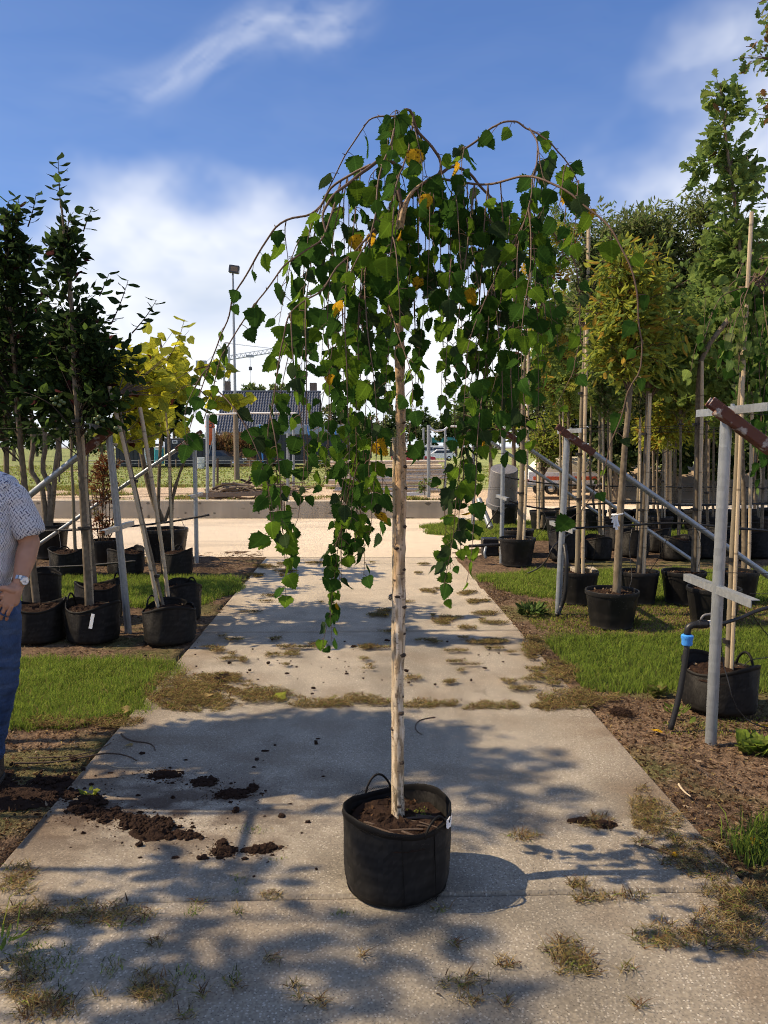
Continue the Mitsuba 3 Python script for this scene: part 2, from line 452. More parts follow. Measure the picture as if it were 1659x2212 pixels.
def leaf_mesh(kind, var):
    """(v, f, lat, t) of a unit leaf: base at the origin, tip along +y, face +z"""
    if (kind, var) in _leafc: return _leafc[kind, var]
    r = np.random.default_rng(100 + var)
    if kind == 'pinnate':
        V, F, LA, TT = [], [], [], []; o = 0
        v0, f0, la0, t0 = leaf_mesh('lance', 0)
        for k in range(6):
            for s in (-1, 1):
                a = s * math.radians(58); L = .36 * (1 - .5 * abs(k - 2.5) / 3)
                q = v0 * L * np.array([1.5, 1, 1]); c, n_ = math.cos(-a), math.sin(-a)
                q = q @ np.array([[c, n_, 0], [-n_, c, 0], [0, 0, 1]]); q[:, 1] += .12 + k * .145; q[:, 2] -= .5 * (q[:, 1] ** 2) * .35
                V.append(q); F.append(f0 + o); LA.append(la0); TT.append(t0); o += len(q)
        out = np.vstack(V), np.vstack(F), np.concatenate(LA), np.concatenate(TT)
        _leafc[kind, var] = out; return out
    pts, tooth = OUT[kind]; pts = np.array(pts, float)
    if tooth:
        e = [pts[0], pts[1]]
        for i in range(1, len(pts) - 2):
            d = pts[i + 1] - pts[i]; nrm = np.array([d[1], -d[0]]); nrm /= np.linalg.norm(nrm) + 1e-9
            e += [pts[i] + d * .72 + nrm * tooth * (1 + .5 * r.normal()) + d * .1, pts[i + 1]]
        pts = np.array(e + [pts[-1]])
    n = len(pts); wid = 1 + .14 * r.normal()
    my = np.clip(pts[:, 1], 0, 1)
    fold, curl, wv = -.28 + .18 * r.random(), -.30 + .45 * r.normal(), r.normal(size=2)
    V, LA, TT = [], [], []
    wmax = pts[:, 0].max()
    for s in (-1, 0, 1):
        x = s * pts[:, 0] * wid if s else np.zeros(n)
        y = pts[:, 1] if s else my
        z = fold * np.abs(x) + curl * y * y * .5 + .05 * s * np.sin(y * 6 + wv[0]) * (np.abs(x) > 0) + .16 * wv[1] * x * y
        V.append(np.stack([x, y, z], 1)); LA.append(np.full(n, s) * (pts[:, 0] / wmax)); TT.append(np.clip(y, 0, 1))
    f = []
    for i in range(n - 1):
        for a, b, w in ((0, n, 0), (n, 2 * n, 1)):
            q = (a + i, b + i, b + i + 1, a + i + 1)
            for t in ((q[0], q[1], q[2]), (q[0], q[2], q[3])):
                f.append(t)
    v = np.vstack(V); f = np.array(f)
    ar = np.linalg.norm(np.cross(v[f[:, 1]] - v[f[:, 0]], v[f[:, 2]] - v[f[:, 0]]), axis=1)
    out = v, f[ar > 1e-7], np.concatenate(LA), np.concatenate(TT)
    _leafc[kind, var] = out
    return out


def leaf_uv(lat, t, cls, k): return np.stack([cls + .5 + .45 * lat, t * .98 + .01 + 2 * k], 1)


_leafply = {}
def leaf_part(parent, kind, var, cls, k, M, name='leaf', bsdf='m_leaf'):
    key = (kind, var, cls, k, bsdf)
    if key not in _leafply:
        v, f, la, t = leaf_mesh(kind, var)
        _leafply[key] = mikit.ply(tm(v, f), bsdf, smooth=False if kind in ('small', 'flake') else True, uv=leaf_uv(la, t, cls, k))
    return part(parent, name, {**_leafply[key], 'to_world': T(M.tolist())})


class Leaves:
    """collects leaf copies for one mesh"""
    def __init__(s, rng): s.rng, s.V, s.F, s.U, s.o = rng, [], [], [], 0
    def add(s, kind, Ms, cls):
        """Ms (n,4,4), cls (n,)"""
        Ms = np.asarray(Ms); cls = np.asarray(cls)
        if not len(Ms): return
        va = s.rng.integers(0, 6, len(Ms))
        for var in range(6):
            idx = np.nonzero(va == var)[0]
            if not len(idx): continue
            v, f, la, t = leaf_mesh(kind, var if kind != 'pinnate' else 0)
            M = Ms[idx]
            q = np.einsum('kij,nj->kni', M[:, :3, :3], v) + M[:, None, :3, 3]
            uv = np.empty((len(idx), len(v), 2)); uv[..., 0] = cls[idx][:, None] + .5 + .45 * la
            uv[..., 1] = t * .98 + .01 + 2 * s.rng.integers(0, 8, len(idx))[:, None]
            s.V.append(q.reshape(-1, 3)); s.U.append(uv.reshape(-1, 2))
            s.F.append((f[None] + (np.arange(len(idx)) * len(v))[:, None, None] + s.o).reshape(-1, 3)); s.o += len(idx) * len(v)
    def ply(s, bsdf='m_leaf', smooth=False):
        return mikit.ply(tm(np.vstack(s.V), np.vstack(s.F)), bsdf, smooth=smooth, uv=np.vstack(s.U))


def frames(pos, along, normal, size, wide=1.0):
    """(n,4,4) leaf matrices: tip direction, rough face normal, length"""
    a = along / (np.linalg.norm(along, axis=1, keepdims=True) + 1e-9)
    x = np.cross(a, normal); x /= np.linalg.norm(x, axis=1, keepdims=True) + 1e-9
    z = np.cross(x, a)
    M = np.zeros((len(pos), 4, 4)); M[:, 3, 3] = 1
    sz = np.asarray(size)[:, None]
    M[:, :3, 0], M[:, :3, 1], M[:, :3, 2], M[:, :3, 3] = x * sz * wide, a * sz, z * sz, pos
    return M


def pick(rng, cls, n):
    c, w = zip(*cls); w = np.array(w, float)
    return rng.choice(c, n, p=w / w.sum())


def tree(name, label, cat_, trunk, r0, r1, crowns, kind, size, cls, group=None, seed=0, droop=.3, bsdf='m_leaf', bark='m_bark', parts=0, stake=None, ties=(), leader=None, twig='m_twig', spread=.5, sides=8, branches=True, far=False, up=.25):
    """a tree with trunk (polyline), crowns [(centre, radii, n leaves)], and leaves on real branches"""
    rng = np.random.default_rng(seed); th = thing(name, label, cat_, group)
    tp = spline(trunk, 24); wob = (nz(tp, 3.0, seed) - .5)[:, None] * np.array([1, 1, 0]) * .03
    tp = tp + wob * np.linspace(0, 1, 24)[:, None]
    part(th, 'trunk', mikit.ply(tube(tp, np.linspace(r0, r1, 24), sides), bark, smooth=True))
    if stake is not None:
        sp = spline(stake[0], 12)
        part(th, 'stake', mikit.ply(tube(sp, stake[1], 8), 'm_bamboo', smooth=40))
    for z in ties:
        i = np.argmin(np.abs(tp[:, 2] - z)); c = tp[i]
        part(th, 'tie', mikit.ply(at(lathe([(.0, -.012), (r0 + .016, -.012), (r0 + .018, .012), (0, .012)], 12), c), 'm_rubber'))
    LV, BR = Leaves(rng), []
    allM, allC = [], []
    for ci, (c, rad, n) in enumerate(crowns):
        c, rad = np.asarray(c, float), np.asarray(rad, float)
        nb = max(5, int(n / (22 if not far else 45)))
        u = rng.normal(size=(nb, 3)); u /= np.linalg.norm(u, axis=1, keepdims=True)
        end = c + u * rad * (rng.random((nb, 1)) ** .5)
        per = max(2, n // nb)
        for e in end:
            zt = e[2] - rng.uniform(.15, .9) * rad[2] * .8 - .1
            i = np.argmin(np.abs(tp[:, 2] - zt) + .3 * np.linalg.norm(tp[:, :2] - e[:2], axis=1))
            s = tp[i]; m = (s + e) / 2 + np.array([0, 0, np.linalg.norm(e - s) * (up - .5 * droop)]) + rng.normal(size=3) * rad * .1
            bp = spline([s, m, e], 7 if far else 9)
            if branches: BR.append(tube(bp, np.linspace(max(.004, r1 * .55), .0022, len(bp)), 4 if not far else 3, False))
            tt = rng.uniform(.30, 1.03, per) ** .8
            x = tt * (len(bp) - 1); ii = np.clip(x.astype(int), 0, len(bp) - 2); fr = (x - ii)[:, None]
            pos = bp[ii] * (1 - fr) + bp[ii + 1] * fr
            d = bp[ii + 1] - bp[ii]; d /= np.linalg.norm(d, axis=1, keepdims=True) + 1e-9
            side = rng.normal(size=(per, 3)); side -= d * (side * d).sum(1, keepdims=True); side /= np.linalg.norm(side, axis=1, keepdims=True) + 1e-9
            off = side * rng.random((per, 1)) * spread * rad.min() * .45
            pos = pos + off
            al = d * .55 + side * .9 + np.array([0, 0, -1.0]) * droop * 1.6 + rng.normal(size=(per, 3)) * .25
            nr = np.array([0, 0, 1.]) * (1 - droop) + rng.normal(size=(per, 3)) * (.45 + droop * .6)
            sz = size * rng.uniform(.6, 1.2, per)
            allM.append(frames(pos, al, nr, sz)); allC.append(pick(rng, cls, per))
    if leader is not None:      # a bare shoot with leaves alternating along it
        for L in leader:
            lp = spline(L[0], 12); BR.append(tube(lp, np.linspace(.006, .002, 12), 5, False))
            k = L[1]; x = np.linspace(.12, .99, k) * 11; ii = np.clip(x.astype(int), 0, 10); fr = (x - ii)[:, None]
            pos = lp[ii] * (1 - fr) + lp[ii + 1] * fr; d = lp[ii + 1] - lp[ii]; d /= np.linalg.norm(d, axis=1, keepdims=True)
            ang = np.arange(k) * 2.4 + rng.random(k) * .6
            side = np.stack([np.cos(ang), np.sin(ang) * .6, np.zeros(k)], 1)
            allM.append(frames(pos, side + d * .45 - np.array([0, 0, .2]), d * .6 - side * .3 + np.array([0, -.75, 0]) * rng.random((k, 1)), size * rng.uniform(.85, 1.25, k))); allC.append(pick(rng, cls, k))
    M, C = np.vstack(allM), np.concatenate(allC)
    if BR: part(th, 'branchwork', mikit.ply(cat(*BR), twig, smooth=True), kind='stuff')
    if parts:
        # the leaves that show largest: nearest to the camera, and those with little behind them
        o = np.argsort(np.linalg.norm(M[:, :3, 3] - CAM, axis=1) - .5 * M[:, 2, 3])
        sel = o[:parts]; rest = o[parts:]
        for i in sel:
            leaf_part(th, kind, int(rng.integers(0, 4)) if kind != 'pinnate' else 0, int(C[i]), int(rng.integers(0, 8)), M[i])
    else:
        rest = np.arange(len(M))
    if len(rest):
        LV.add(kind, M[rest], C[rest])
        part(th, 'crown', LV.ply(bsdf, smooth=kind in ('birch', 'heart')), kind='stuff')
    return th


# ---------------------------------------------------------------- pots
def lumpy_disc(r, z, seed, amp=.02, n=26, rings=9):
    v, f = [(0, 0, z + amp * .6)], []
    rng = np.random.default_rng(seed)
    for i in range(1, rings + 1):
        for j in range(n):
            a = 2 * np.pi * (j + .5 * (i % 2)) / n; q = r * i / rings
            v.append((q * math.cos(a), q * math.sin(a), z + (amp * rng.random() * 1.3 if i < rings else -.01) + amp * (1 - i / rings)))
    for j in range(n): f.append((0, 1 + j, 1 + (j + 1) % n))
    for i in range(rings - 1):
        for j in range(n):
            a, b = 1 + i * n + j, 1 + i * n + (j + 1) % n; c, d = a + n, b + n
            if i % 2: f += [(a, c, b), (b, c, d)]
            else: f += [(a, c, d), (a, d, b)]
    return tm(v, f)


def chips(rng, r, z, n, size, cls, LV, c=(0, 0)):
    a, q = rng.random(n) * 6.283, r * np.sqrt(rng.random(n))
    pos = np.stack([c[0] + q * np.cos(a), c[1] + q * np.sin(a), z + rng.random(n) * .018], 1)
    LV.add('flake', frames(pos, rng.normal(size=(n, 3)) * [1, 1, .3], np.array([0, 0, 1.]) + rng.normal(size=(n, 3)) * .5, size * rng.uniform(.5, 1.4, n)), pick(rng, cls, n))


MUL = [(MULCH, 4), (MULCH_D, 3), (MULCH_P, 2), (STRAW, .6)]
def fabric_pot(label, x, y, r, h, seed=0, handles=((.2, .9), (3.4, .9)), soil=.86, group=None, z0=0.0, tilt=0.0, detail=False):
    rng = np.random.default_rng(seed); th = thing('fabric_pot', label, 'plant pot', group)
    ph = rng.random(6) * 6.283
    def wob(a, rr, zz):
        t = zz / h
        w = 1 + .022 * np.sin(2 * a + ph[0]) + .014 * np.sin(3 * a + ph[1] + 2 * t) + .010 * np.sin(7 * a + ph[2] + 3 * t) * (1 - .3 * t) + .006 * np.sin(13 * a + ph[3] - 4 * t)
        w = w + (.005 if detail else .014) * np.sin(5 * a + ph[5] + 5 * t) + .004 * np.sin(23 * a + 9 * t + 3 * np.sin(4 * t + a))
        return rr * w, zz + (.018 if detail else .03) * r / .2 * np.sin(2 * a + ph[4]) * t * t
    zs = np.linspace(0, 1, 16)
    prof = [(r * .80, .002)] + [(r * (.955 + .045 * math.sin(min(1, t * 2.2) * 1.4) - .03 * max(0, .10 - t) * 10), .012 + t * (h - .012)) for t in zs] + [(r * .975, h + .002)] + [(r * .972, h - (h * (1 - soil) + .05) * t) for t in np.linspace(0, 1, 5)]
    loc = (x, y, z0)
    part(th, 'body', mikit.ply(at(lathe(prof, 72, wob), loc), 'm_fabric', smooth=True))
    part(th, 'rim', mikit.ply(at(lathe([(r * 1.0, h - .014), (r * 1.012, h - .007), (r * 1.012, h + .004), (r * .985, h + .010), (r * .962, h + .002), (r * .966, h - .014)], 72, wob), loc), 'm_fabric_plain', smooth=50))
    part(th, 'soil', mikit.ply(at(lumpy_disc(r * .985, h * soil, seed, .02 * r / .2), loc), 'm_peat', smooth=False))
    LV = Leaves(rng); chips(rng, r * .92, h * soil + .005, 260, .022, [(MULCH, 4), (MULCH_D, 5), (MULCH_P, .6)], LV, (x, y))
    LV.V = [v + [0, 0, z0] for v in LV.V]
    part(th, 'bark_mulch', LV.ply('m_leaf_matt'), kind='stuff')
    for a, hh in handles:
        w = .30; pts = []
        for t in np.linspace(0, 1, 13):
            aa = a - w + 2 * w * t; up = math.sin(math.pi * t) ** .6
            pts.append((x + r * .985 * math.cos(aa), y + r * .985 * math.sin(aa), z0 + h - .03 + hh * r * .42 * up))
        part(th, 'handle', mikit.ply(tube(spline(pts, 26), .0045 if detail else .008, 7), 'm_fabric_plain', smooth=True))
    return th


def plastic_pot(label, x, y, r, h, seed=0, group=None, z0=0.0, bsdf='m_black_plastic', chip=None, name='plastic_pot'):
    rng = np.random.default_rng(seed); th = thing(name, label, 'plant pot', group)
    def wob(a, rr, zz):
        t = zz / h
        rib = .010 * np.clip(np.sin(12 * a) * 3, -1, 1) * ((t > .06) & (t < .78)) * (rr > r * .5)
        return rr * (1 + rib + .006 * np.sin(2 * a + seed)), zz
    rb = r * .80
    prof = [(rb * .92, .004), (rb, .0), (rb * 1.004, .02)] + [(rb + (r * .945 - rb) * t, h * (.06 + .70 * t)) for t in np.linspace(0, 1, 6)] + [(r * .96, h * .80), (r * .965, h * .875)]
    part(th, 'body', mikit.ply(at(lathe(prof, 72, wob), (x, y, z0)), bsdf, smooth=35))
    part(th, 'rim', mikit.ply(at(lathe([(r * .955, h * .872), (r * 1.0, h * .878), (r * 1.012, h * .89), (r * 1.012, h * .985), (r * 1.0, h), (r * .965, h), (r * .95, h * .99), (r * .93, h * .80)], 64), (x, y, z0)), bsdf, smooth=40))
    part(th, 'soil', mikit.ply(at(lumpy_disc(r * .94, h * .86, seed, .015), (x, y, z0)), 'm_peat'))
    LV = Leaves(rng); chips(rng, r * .88, z0 + h * .86 + .005, 260, .022, chip or MUL, LV, (x, y))
    part(th, 'bark_mulch', LV.ply('m_leaf_matt'), kind='stuff')
    return th


# ---------------------------------------------------------------- galvanised row frames
PD = np.array([-.032, .9995, 0.0])          # path direction
def frame(label, base, top, zlow, side, foot, bar=.40, low=.40, zt=None, rad=.03, hose=False):
    base, top = np.asarray(base, float), np.asarray(top, float)
    th = thing('galvanised_stand', label, 'post stand', 'galvanised stands at the ends of the tree rows')
    part(th, 'post', mikit.ply(tube([base + [0, 0, -.05], base * .75 + top * .25, base * .5 + top * .5, base * .25 + top * .75, top - [0, 0, .035]], rad, 20), 'm_galv', smooth=40))
    f = np.asarray(foot, float); b0 = top + np.array([-side * .07, -.045, -.0]); d = (f - b0); d /= np.linalg.norm(d)
    part(th, 'brace', mikit.ply(tube([b0 + d * .34, b0 + (f - b0) * .6, f], rad * .92, 18), 'm_galv', smooth=40))
    part(th, 'brace_clamp', mikit.ply(cat(beam(b0, b0 + d * .38, .066, .064, .006), beam(b0 - d * .05 + [0, .024, .01], b0 + d * .02 + [0, .024, .01], .012, .05), beam(b0 - d * .05 + [0, -.024, .01], b0 + d * .02 + [0, -.024, .01], .012, .05)), 'm_rust', smooth=30))
    s = np.array([side, 0, 0])
    for nm, c, hl in (('top_bar', top + [0, 0, .012], bar), ('lower_bar', base + (top - base) * (zlow / top[2]) + np.array([0, -.0, 0]), low)):
        sh = .03 if nm == 'top_bar' else .0
        bk = part(th, nm, mikit.ply(cat(beam(c - PD * hl + s * sh, c + PD * hl + s * sh, .044, .005), beam(c - PD * hl + s * (sh - .0195) + [0, 0, -.0205], c + PD * hl + s * (sh - .0195) + [0, 0, -.0205], .005, .036)), 'm_galv'))
        part(bk, 'bolt', mikit.ply(at(lathe([(0, 0), (.011, 0), (.011, .012), (0, .012)], 6), c + s * sh + np.array([0, 0, .004])), 'm_galv'))
    return th


def wire(label, pts, r=.0022, name='support_wire', cat_='wire', bsdf='m_rubber', group=None, n=30):
    return single(name, mikit.ply(tube(spline(pts, n), r, 6), bsdf, smooth=True), label, cat_, group)


def hose(label, pts, r=.012, drips=(), seed=0, group=None):
    th = thing('drip_hose', label, 'hose', group)
    part(th, 'main_hose', mikit.ply(tube(spline(pts, 40), r, 8), 'm_rubber', smooth=True))
    rng = np.random.default_rng(seed)
    for p in drips:
        part(th, 'drip_tube', mikit.ply(tube(spline(p, 14), .0032, 5), 'm_rubber', smooth=True))
    return th
# ================================================================ ground
rng0 = np.random.default_rng(7)
def axis_x(y): return .0174 - .032 * y
HW = 1.40
def lat(x, y): return (x - axis_x(y)) * .9989
EDGE_Y = 11.35


def soil_z(X, Y):
    p = np.stack([X, Y, X * 0], -1)
    z = -.022 + .026 * (meshkit.fbm(p * 2.6, 3, 1) - .3) + .022 * (meshkit.noise(p * 19, 2) - .4)
    ins = np.abs(lat(X, Y)) < HW - .03
    return np.where(ins, -.09, z)


single('soil', mikit.ply(grid(-9, 9, -1.5, EDGE_Y + .5, 300, 230, soil_z), 'm_soil', smooth=True), 'brown littered soil of the nursery beds', kind='structure')
R_ = 900.0
single('ground', mikit.ply(flat([(-R_, -60), (R_, -60), (R_, R_), (-R_, R_)], -.13), 'm_field', smooth=False), 'flat ground of the nursery and the fields around it', kind='structure')
single('sandy_road', mikit.ply(flat([(-60, EDGE_Y - .1), (1.3, EDGE_Y - .1), (2.2, 12.6), (4, 15.2), (9, 16.3), (60, 16.6), (60, 21.5), (6, 21.5), (2.1, 20.6), (1.55, 17.5), (-60, 17.2)], -.012), 'm_sand'), 'pale sandy road crossing behind the nursery rows', kind='structure')
rs = np.random.default_rng(15)
def verge_z(X, Y):
    p = np.stack([X, Y, X * 0], -1)
    return -.03 + .14 * np.clip(meshkit.fbm(p * .7, 4, 6) - .32, 0, 1) * np.clip((Y - 17.4) / 1.5, 0, 1) * np.clip((31 - Y) / 2, 0, 1)
single('sandy_verge', mikit.ply(grid(-34, 2.0, 17.4, 31, 150, 70, verge_z), 'm_field', smooth=True), 'sandy weedy strip behind the low concrete wall', kind='structure')
single('bed_ground', mikit.ply(flat([(1.0, EDGE_Y + .3), (9, EDGE_Y + .3), (60, EDGE_Y), (60, 16.8), (9, 16.5), (4.2, 15.6), (2.4, 13.0)], -.006), 'm_soil'), 'bare soil between the far pot rows', kind='structure')

labels['concrete_path'] = {'label': 'straight path of cast concrete slabs running away between the tree rows', 'kind': 'structure'}
ys = [-1.38, .62, 2.63, 4.65, 6.65, 8.65, 10.65]
for i, y0 in enumerate(ys):
    y1 = ys[i + 1] - (.004 if i < 2 else .014) if i + 1 < len(ys) else EDGE_Y + .6
    dz = [0, 0, .004, -.012, -.008, -.014, -.016][i]
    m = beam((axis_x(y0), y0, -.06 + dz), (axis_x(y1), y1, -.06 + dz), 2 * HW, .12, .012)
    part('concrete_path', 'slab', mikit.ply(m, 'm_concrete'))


# ---------------------------------------------------------------- blades, clippings, mulch
def blades(rng, pos, h, w, cls, lean=.45, flatten=0.0):
    n = len(pos); a = rng.random(n) * 6.283
    s = np.stack([np.cos(a), np.sin(a), 0 * a], 1); b = rng.random(n) * 6.283
    l = np.stack([np.cos(b), np.sin(b), 0 * b], 1) * (lean * rng.random(n) ** .7)[:, None] + flatten * np.stack([np.cos(b), np.sin(b), 0 * b], 1)
    H = (h * rng.uniform(.45, 1.15, n))[:, None]; W = (w * rng.uniform(.6, 1.2, n))[:, None] / 2
    up = np.array([0, 0, 1.0]) * (1 - .85 * flatten)
    m = pos + (up * .6 + l * .35) * H; t = pos + (up * (1 - .25 * lean) + l * 1.1) * H
    V = np.stack([pos - s * W, pos + s * W, m - s * W * .8, m + s * W * .8, t], 1)
    F = np.array([[0, 1, 3], [0, 3, 2], [2, 3, 4]])
    k = pick(rng, cls, n); r = rng.integers(0, 8, n)
    uv = np.empty((n, 5, 2)); uv[..., 0] = k[:, None] + np.array([.1, .9, .1, .9, .5]); uv[..., 1] = np.array([0.1, 0.1, .5, .5, .95]) + 2 * r[:, None]
    return V.reshape(-1, 3), (F[None] + np.arange(n)[:, None, None] * 5).reshape(-1, 3), uv.reshape(-1, 2)


def joined(name, lists, label, cat_=None, kind='stuff', bsdf='m_leaf_matt'):
    V, F, U, o = [], [], [], 0
    for v, f, u in lists:
        V.append(v); F.append(f + o); U.append(u); o += len(v)
    return single(name, mikit.ply(tm(np.vstack(V), np.vstack(F)), bsdf, uv=np.vstack(U)), label, cat_, kind=kind)


def in_poly(rng, pts, dens, fade=.12):
    poly = shapely.Polygon(pts); x0, y0, x1, y1 = poly.bounds
    n = int((x1 - x0) * (y1 - y0) * dens); q = np.stack([rng.uniform(x0, x1, n), rng.uniform(y0, y1, n)], 1)
    wob = (meshkit.fbm(np.c_[q * 3.1, q[:, :1] * 0], 3, 3) - .5)[:, None] * .35 + rng.normal(size=(n, 2)) * fade * .3
    ok = shapely.contains_xy(poly, *(q + wob).T)
    return q[ok]


GX = lambda *pts: [tuple(G(x, y)[:2]) for x, y in pts]
def on_soil(q): return np.c_[q, np.maximum(soil_z(q[:, 0], q[:, 1]), -.03) - .004]


GR = [(GRASS, 6), (GRASS_L, 2.5), (SPRING, 1), (CLIP, .7), (STRAW, .25)]
strips = [
    ('lawn_grass', 'bright sunlit lawn strip at the left edge beside the man', GX((-500, 1425), (240, 1422), (372, 1430), (352, 1500), (325, 1545), (40, 1572), (-500, 1575)), 15000, .075, .0042, GR),
    ('lawn_grass', 'lit lawn strip behind the front left pots, ending in a point at the path', GX((-300, 1246), (515, 1246), (532, 1266), (470, 1292), (418, 1306), (-300, 1316)), 7000, .08, .006, GR),
    ('lawn_grass', 'mown lawn strip on the right between the fabric bag and the black plastic pots', GX((1176, 1383), (1500, 1366), (1900, 1360), (1900, 1500), (1420, 1486), (1290, 1484), (1232, 1448)), 13000, .070, .0042, [(GRASS, 7), (FOREST, 2), (GRASS_L, 1.2), (CLIP, .8)]),
    ('lawn_grass', 'far right lawn strip behind the black plastic pots', GX((1028, 1244), (1160, 1232), (2300, 1228), (2300, 1300), (1240, 1296), (1140, 1290), (1082, 1272)), 6000, .08, .006, GR),
    ('lawn_grass', 'distant lawn patch at the end of the right rows', GX((905, 1138), (1000, 1126), (1100, 1128), (2600, 1128), (2600, 1168), (1040, 1168), (935, 1152)), 2600, .09, .009, GR),
]
for nm, lb, poly, dens, h, w, cl in strips:
    q = in_poly(rng0, poly, dens)
    far = q[:, 1] > EDGE_Y
    z = np.where(far, -.006, 0); pos = on_soil(q); pos[far, 2] = -.006
    q2 = in_poly(rng0, poly, dens * .8); pos2 = on_soil(q2); pos2[q2[:, 1] > EDGE_Y, 2] = -.006
    joined(nm, [blades(rng0, pos, h, w, cl, .55), blades(rng0, pos2, h * .5, w * 1.3, [(GRASS, 5), (CLIP, 1), (FOREST, 2)], .9)], lb, 'grass')

# moss and sparse weeds round the pots on the right, weeds elsewhere
ML = [(CLIP, 4), (GRASS, 3), (YGRN, 1.5), (STRAW, 1.5), (MULCH, 1)]
q = in_poly(rng0, GX((1110, 1300), (2000, 1296), (2000, 1368), (1190, 1376)), 4200); mo = on_soil(q)
q = in_poly(rng0, GX((1420, 1555), (1900, 1530), (1900, 1590), (1440, 1580)), 4500); mo2 = on_soil(q)
joined('ground_weeds', [blades(rng0, mo, .035, .008, ML, 1.0), blades(rng0, mo2, .025, .006, ML, 1.0)], 'low mossy weeds round the black pots on the right', 'weeds')
q = in_poly(rng0, [(-30, 18.2), (2, 18.2), (2, 32), (-34, 32)], 26); keep = meshkit.fbm(np.c_[q * .5, q[:, :1] * 0], 3, 8) > .56; q = q[keep]
tuf = np.repeat(np.c_[q, np.full(len(q), -.02)], 14, 0) + rng0.normal(size=(len(q) * 14, 3)) * [.10, .10, .0]
q = in_poly(rng0, [(-40, 35), (30, 35), (60, 72), (-70, 72)], 4)
tu2 = np.repeat(np.c_[q, np.full(len(q), -.13)], 3, 0) + rng0.normal(size=(len(q) * 3, 3)) * [.2, .2, 0]
joined('meadow_grass', [blades(rng0, tuf, .16, .022, [(CLIP, 3), (GRASS, 3), (STRAW, 2), (YGRN, 1)], .9), blades(rng0, tu2, .09, .08, [(CLIP, 4), (GRASS_L, 4), (YGRN, 2), (STRAW, 2)], 1.0)], 'rough grass and weeds on the field behind the low wall', 'grass')


def patch_pts(rng, x, y, rx, ry, n, pw=.6):
    a = rng.random(n) * 6.283; q = rng.random(n) ** pw
    px, py = x + rx * q * np.cos(a), y + ry * q * np.sin(a)
    g = np.array([G(u, v)[:2] for u, v in zip(px, py)])
    k = meshkit.fbm(np.c_[g * 14, g[:, :1] * 0], 3, 4) + .30 * (1 - q) > .50
    return g[k]


def area(x, y, rx, ry):
    g0, g1, g2 = G(x, y), G(x + rx, y), G(x, y - ry)
    return math.pi * abs(g1[0] - g0[0]) * abs(g2[1] - g0[1])


rc = np.random.default_rng(31)
clip_list = [(545, 1502, 120, 20), (700, 1522, 80, 11), (775, 1514, 70, 14), (930, 1522, 110, 10), (1060, 1526, 130, 10), (1190, 1526, 90, 14), (430, 1510, 110, 32), (390, 1490, 80, 40), (480, 1466, 40, 12),
             (1250, 1508, 90, 20), (1205, 1455, 50, 26), (1150, 1400, 26, 26), (210, 1980, 130, 32), (60, 1985, 90, 40), (40, 2130, 70, 60), (100, 2180, 90, 40), (30, 1900, 60, 40), (150, 1560, 110, 14),
             (1226, 2072, 66, 42), (1440, 2026, 75, 36), (1590, 1990, 110, 80), (1600, 1930, 90, 50), (1098, 2086, 36, 10), (1245, 1915, 26, 14), (1300, 1941, 100, 12), (1000, 2140, 60, 40), (1290, 1784, 44, 22), (1130, 1810, 40, 10), (950, 1965, 60, 8),
             (1420, 1790, 60, 60), (1500, 1850, 90, 60), (250, 1560, 60, 14), (330, 2140, 60, 30), (690, 2170, 30, 14), (1390, 1750, 30, 50)]
for _ in range(90):
    y = rc.uniform(1215, 1490); c = 752 - 77 * 0 + (y - 966) * .05; hw = (y - 966) * .83
    s = rc.choice([-1, 1], p=[.3, .7]); x = c + s * hw * (1 - abs(rc.normal()) * .55)
    clip_list.append((x, y, rc.uniform(8, 44) * (y - 700) / 800, rc.uniform(1.5, 5) * (y - 900) / 450))
for _ in range(22):
    clip_list.append((rc.uniform(60, 1500), rc.uniform(1880, 2200), rc.uniform(8, 26), rc.uniform(4, 14)))
cl = []
for x, y, rx, ry in clip_list:
    n = int(min(6000, area(x, y, rx, ry) * (13000 if y > 1700 else 20000))) + 8
    g = patch_pts(rc, x, y, rx, ry, n)
    if len(g): cl.append(np.c_[g, .001 + .010 * rc.random(len(g))])
cl = np.vstack(cl)
near = cl[:, 1] < 3.6
DR = [(STRAW, 3.4), (CLIP, 3), (MULCH, 2.2), (GRASS, .4), (DEAD, 1), (MULCH_D, 1)]
joined('grass_clippings', [blades(rc, cl[near], .042, .0042, DR, .6, .72), blades(rc, cl[~near], .045, .005, DR, .5, .75)], 'dry grass clippings lying in patches on the concrete path', 'grass clippings')
tl = []
for x, y, rx, ry in [(110, 2082, 75, 50), (250, 2090, 42, 30), (415, 2108, 50, 26), (500, 2112, 26, 22), (417, 1971, 24, 16), (517, 1971, 18, 12), (517, 1900, 22, 18), (508, 1930, 14, 8), (1226, 2075, 50, 34), (1000, 2130, 45, 30), (1440, 2030, 50, 24), (60, 2060, 40, 30), (120, 2150, 50, 30), (545, 1795, 50, 10), (585, 1860, 40, 10), (950, 1970, 50, 8), (740, 1975, 26, 6), (330, 2150, 40, 22)]:
    g = patch_pts(rc, x, y, rx, ry, int(area(x, y, rx, ry) * 6000) + 20); tl.append(np.c_[g, np.zeros(len(g))])
g = in_poly(rc, GX((1560, 1800), (1800, 1760), (1800, 1870), (1590, 1850)), 9000); tl2 = on_soil(g)
g = in_poly(rc, GX((-120, 1975), (60, 1985), (55, 2010), (-120, 2030)), 1500)
tl3 = np.c_[g, g[:, 0] * 0]
joined('grass_tuft', [blades(rc, np.vstack(tl), .022, .003, [(GRASS, 4), (CLIP, 3), (FOREST, 2), (STRAW, 1)], .9, .2)], 'small green grass tufts growing from the concrete in the foreground', 'grass')
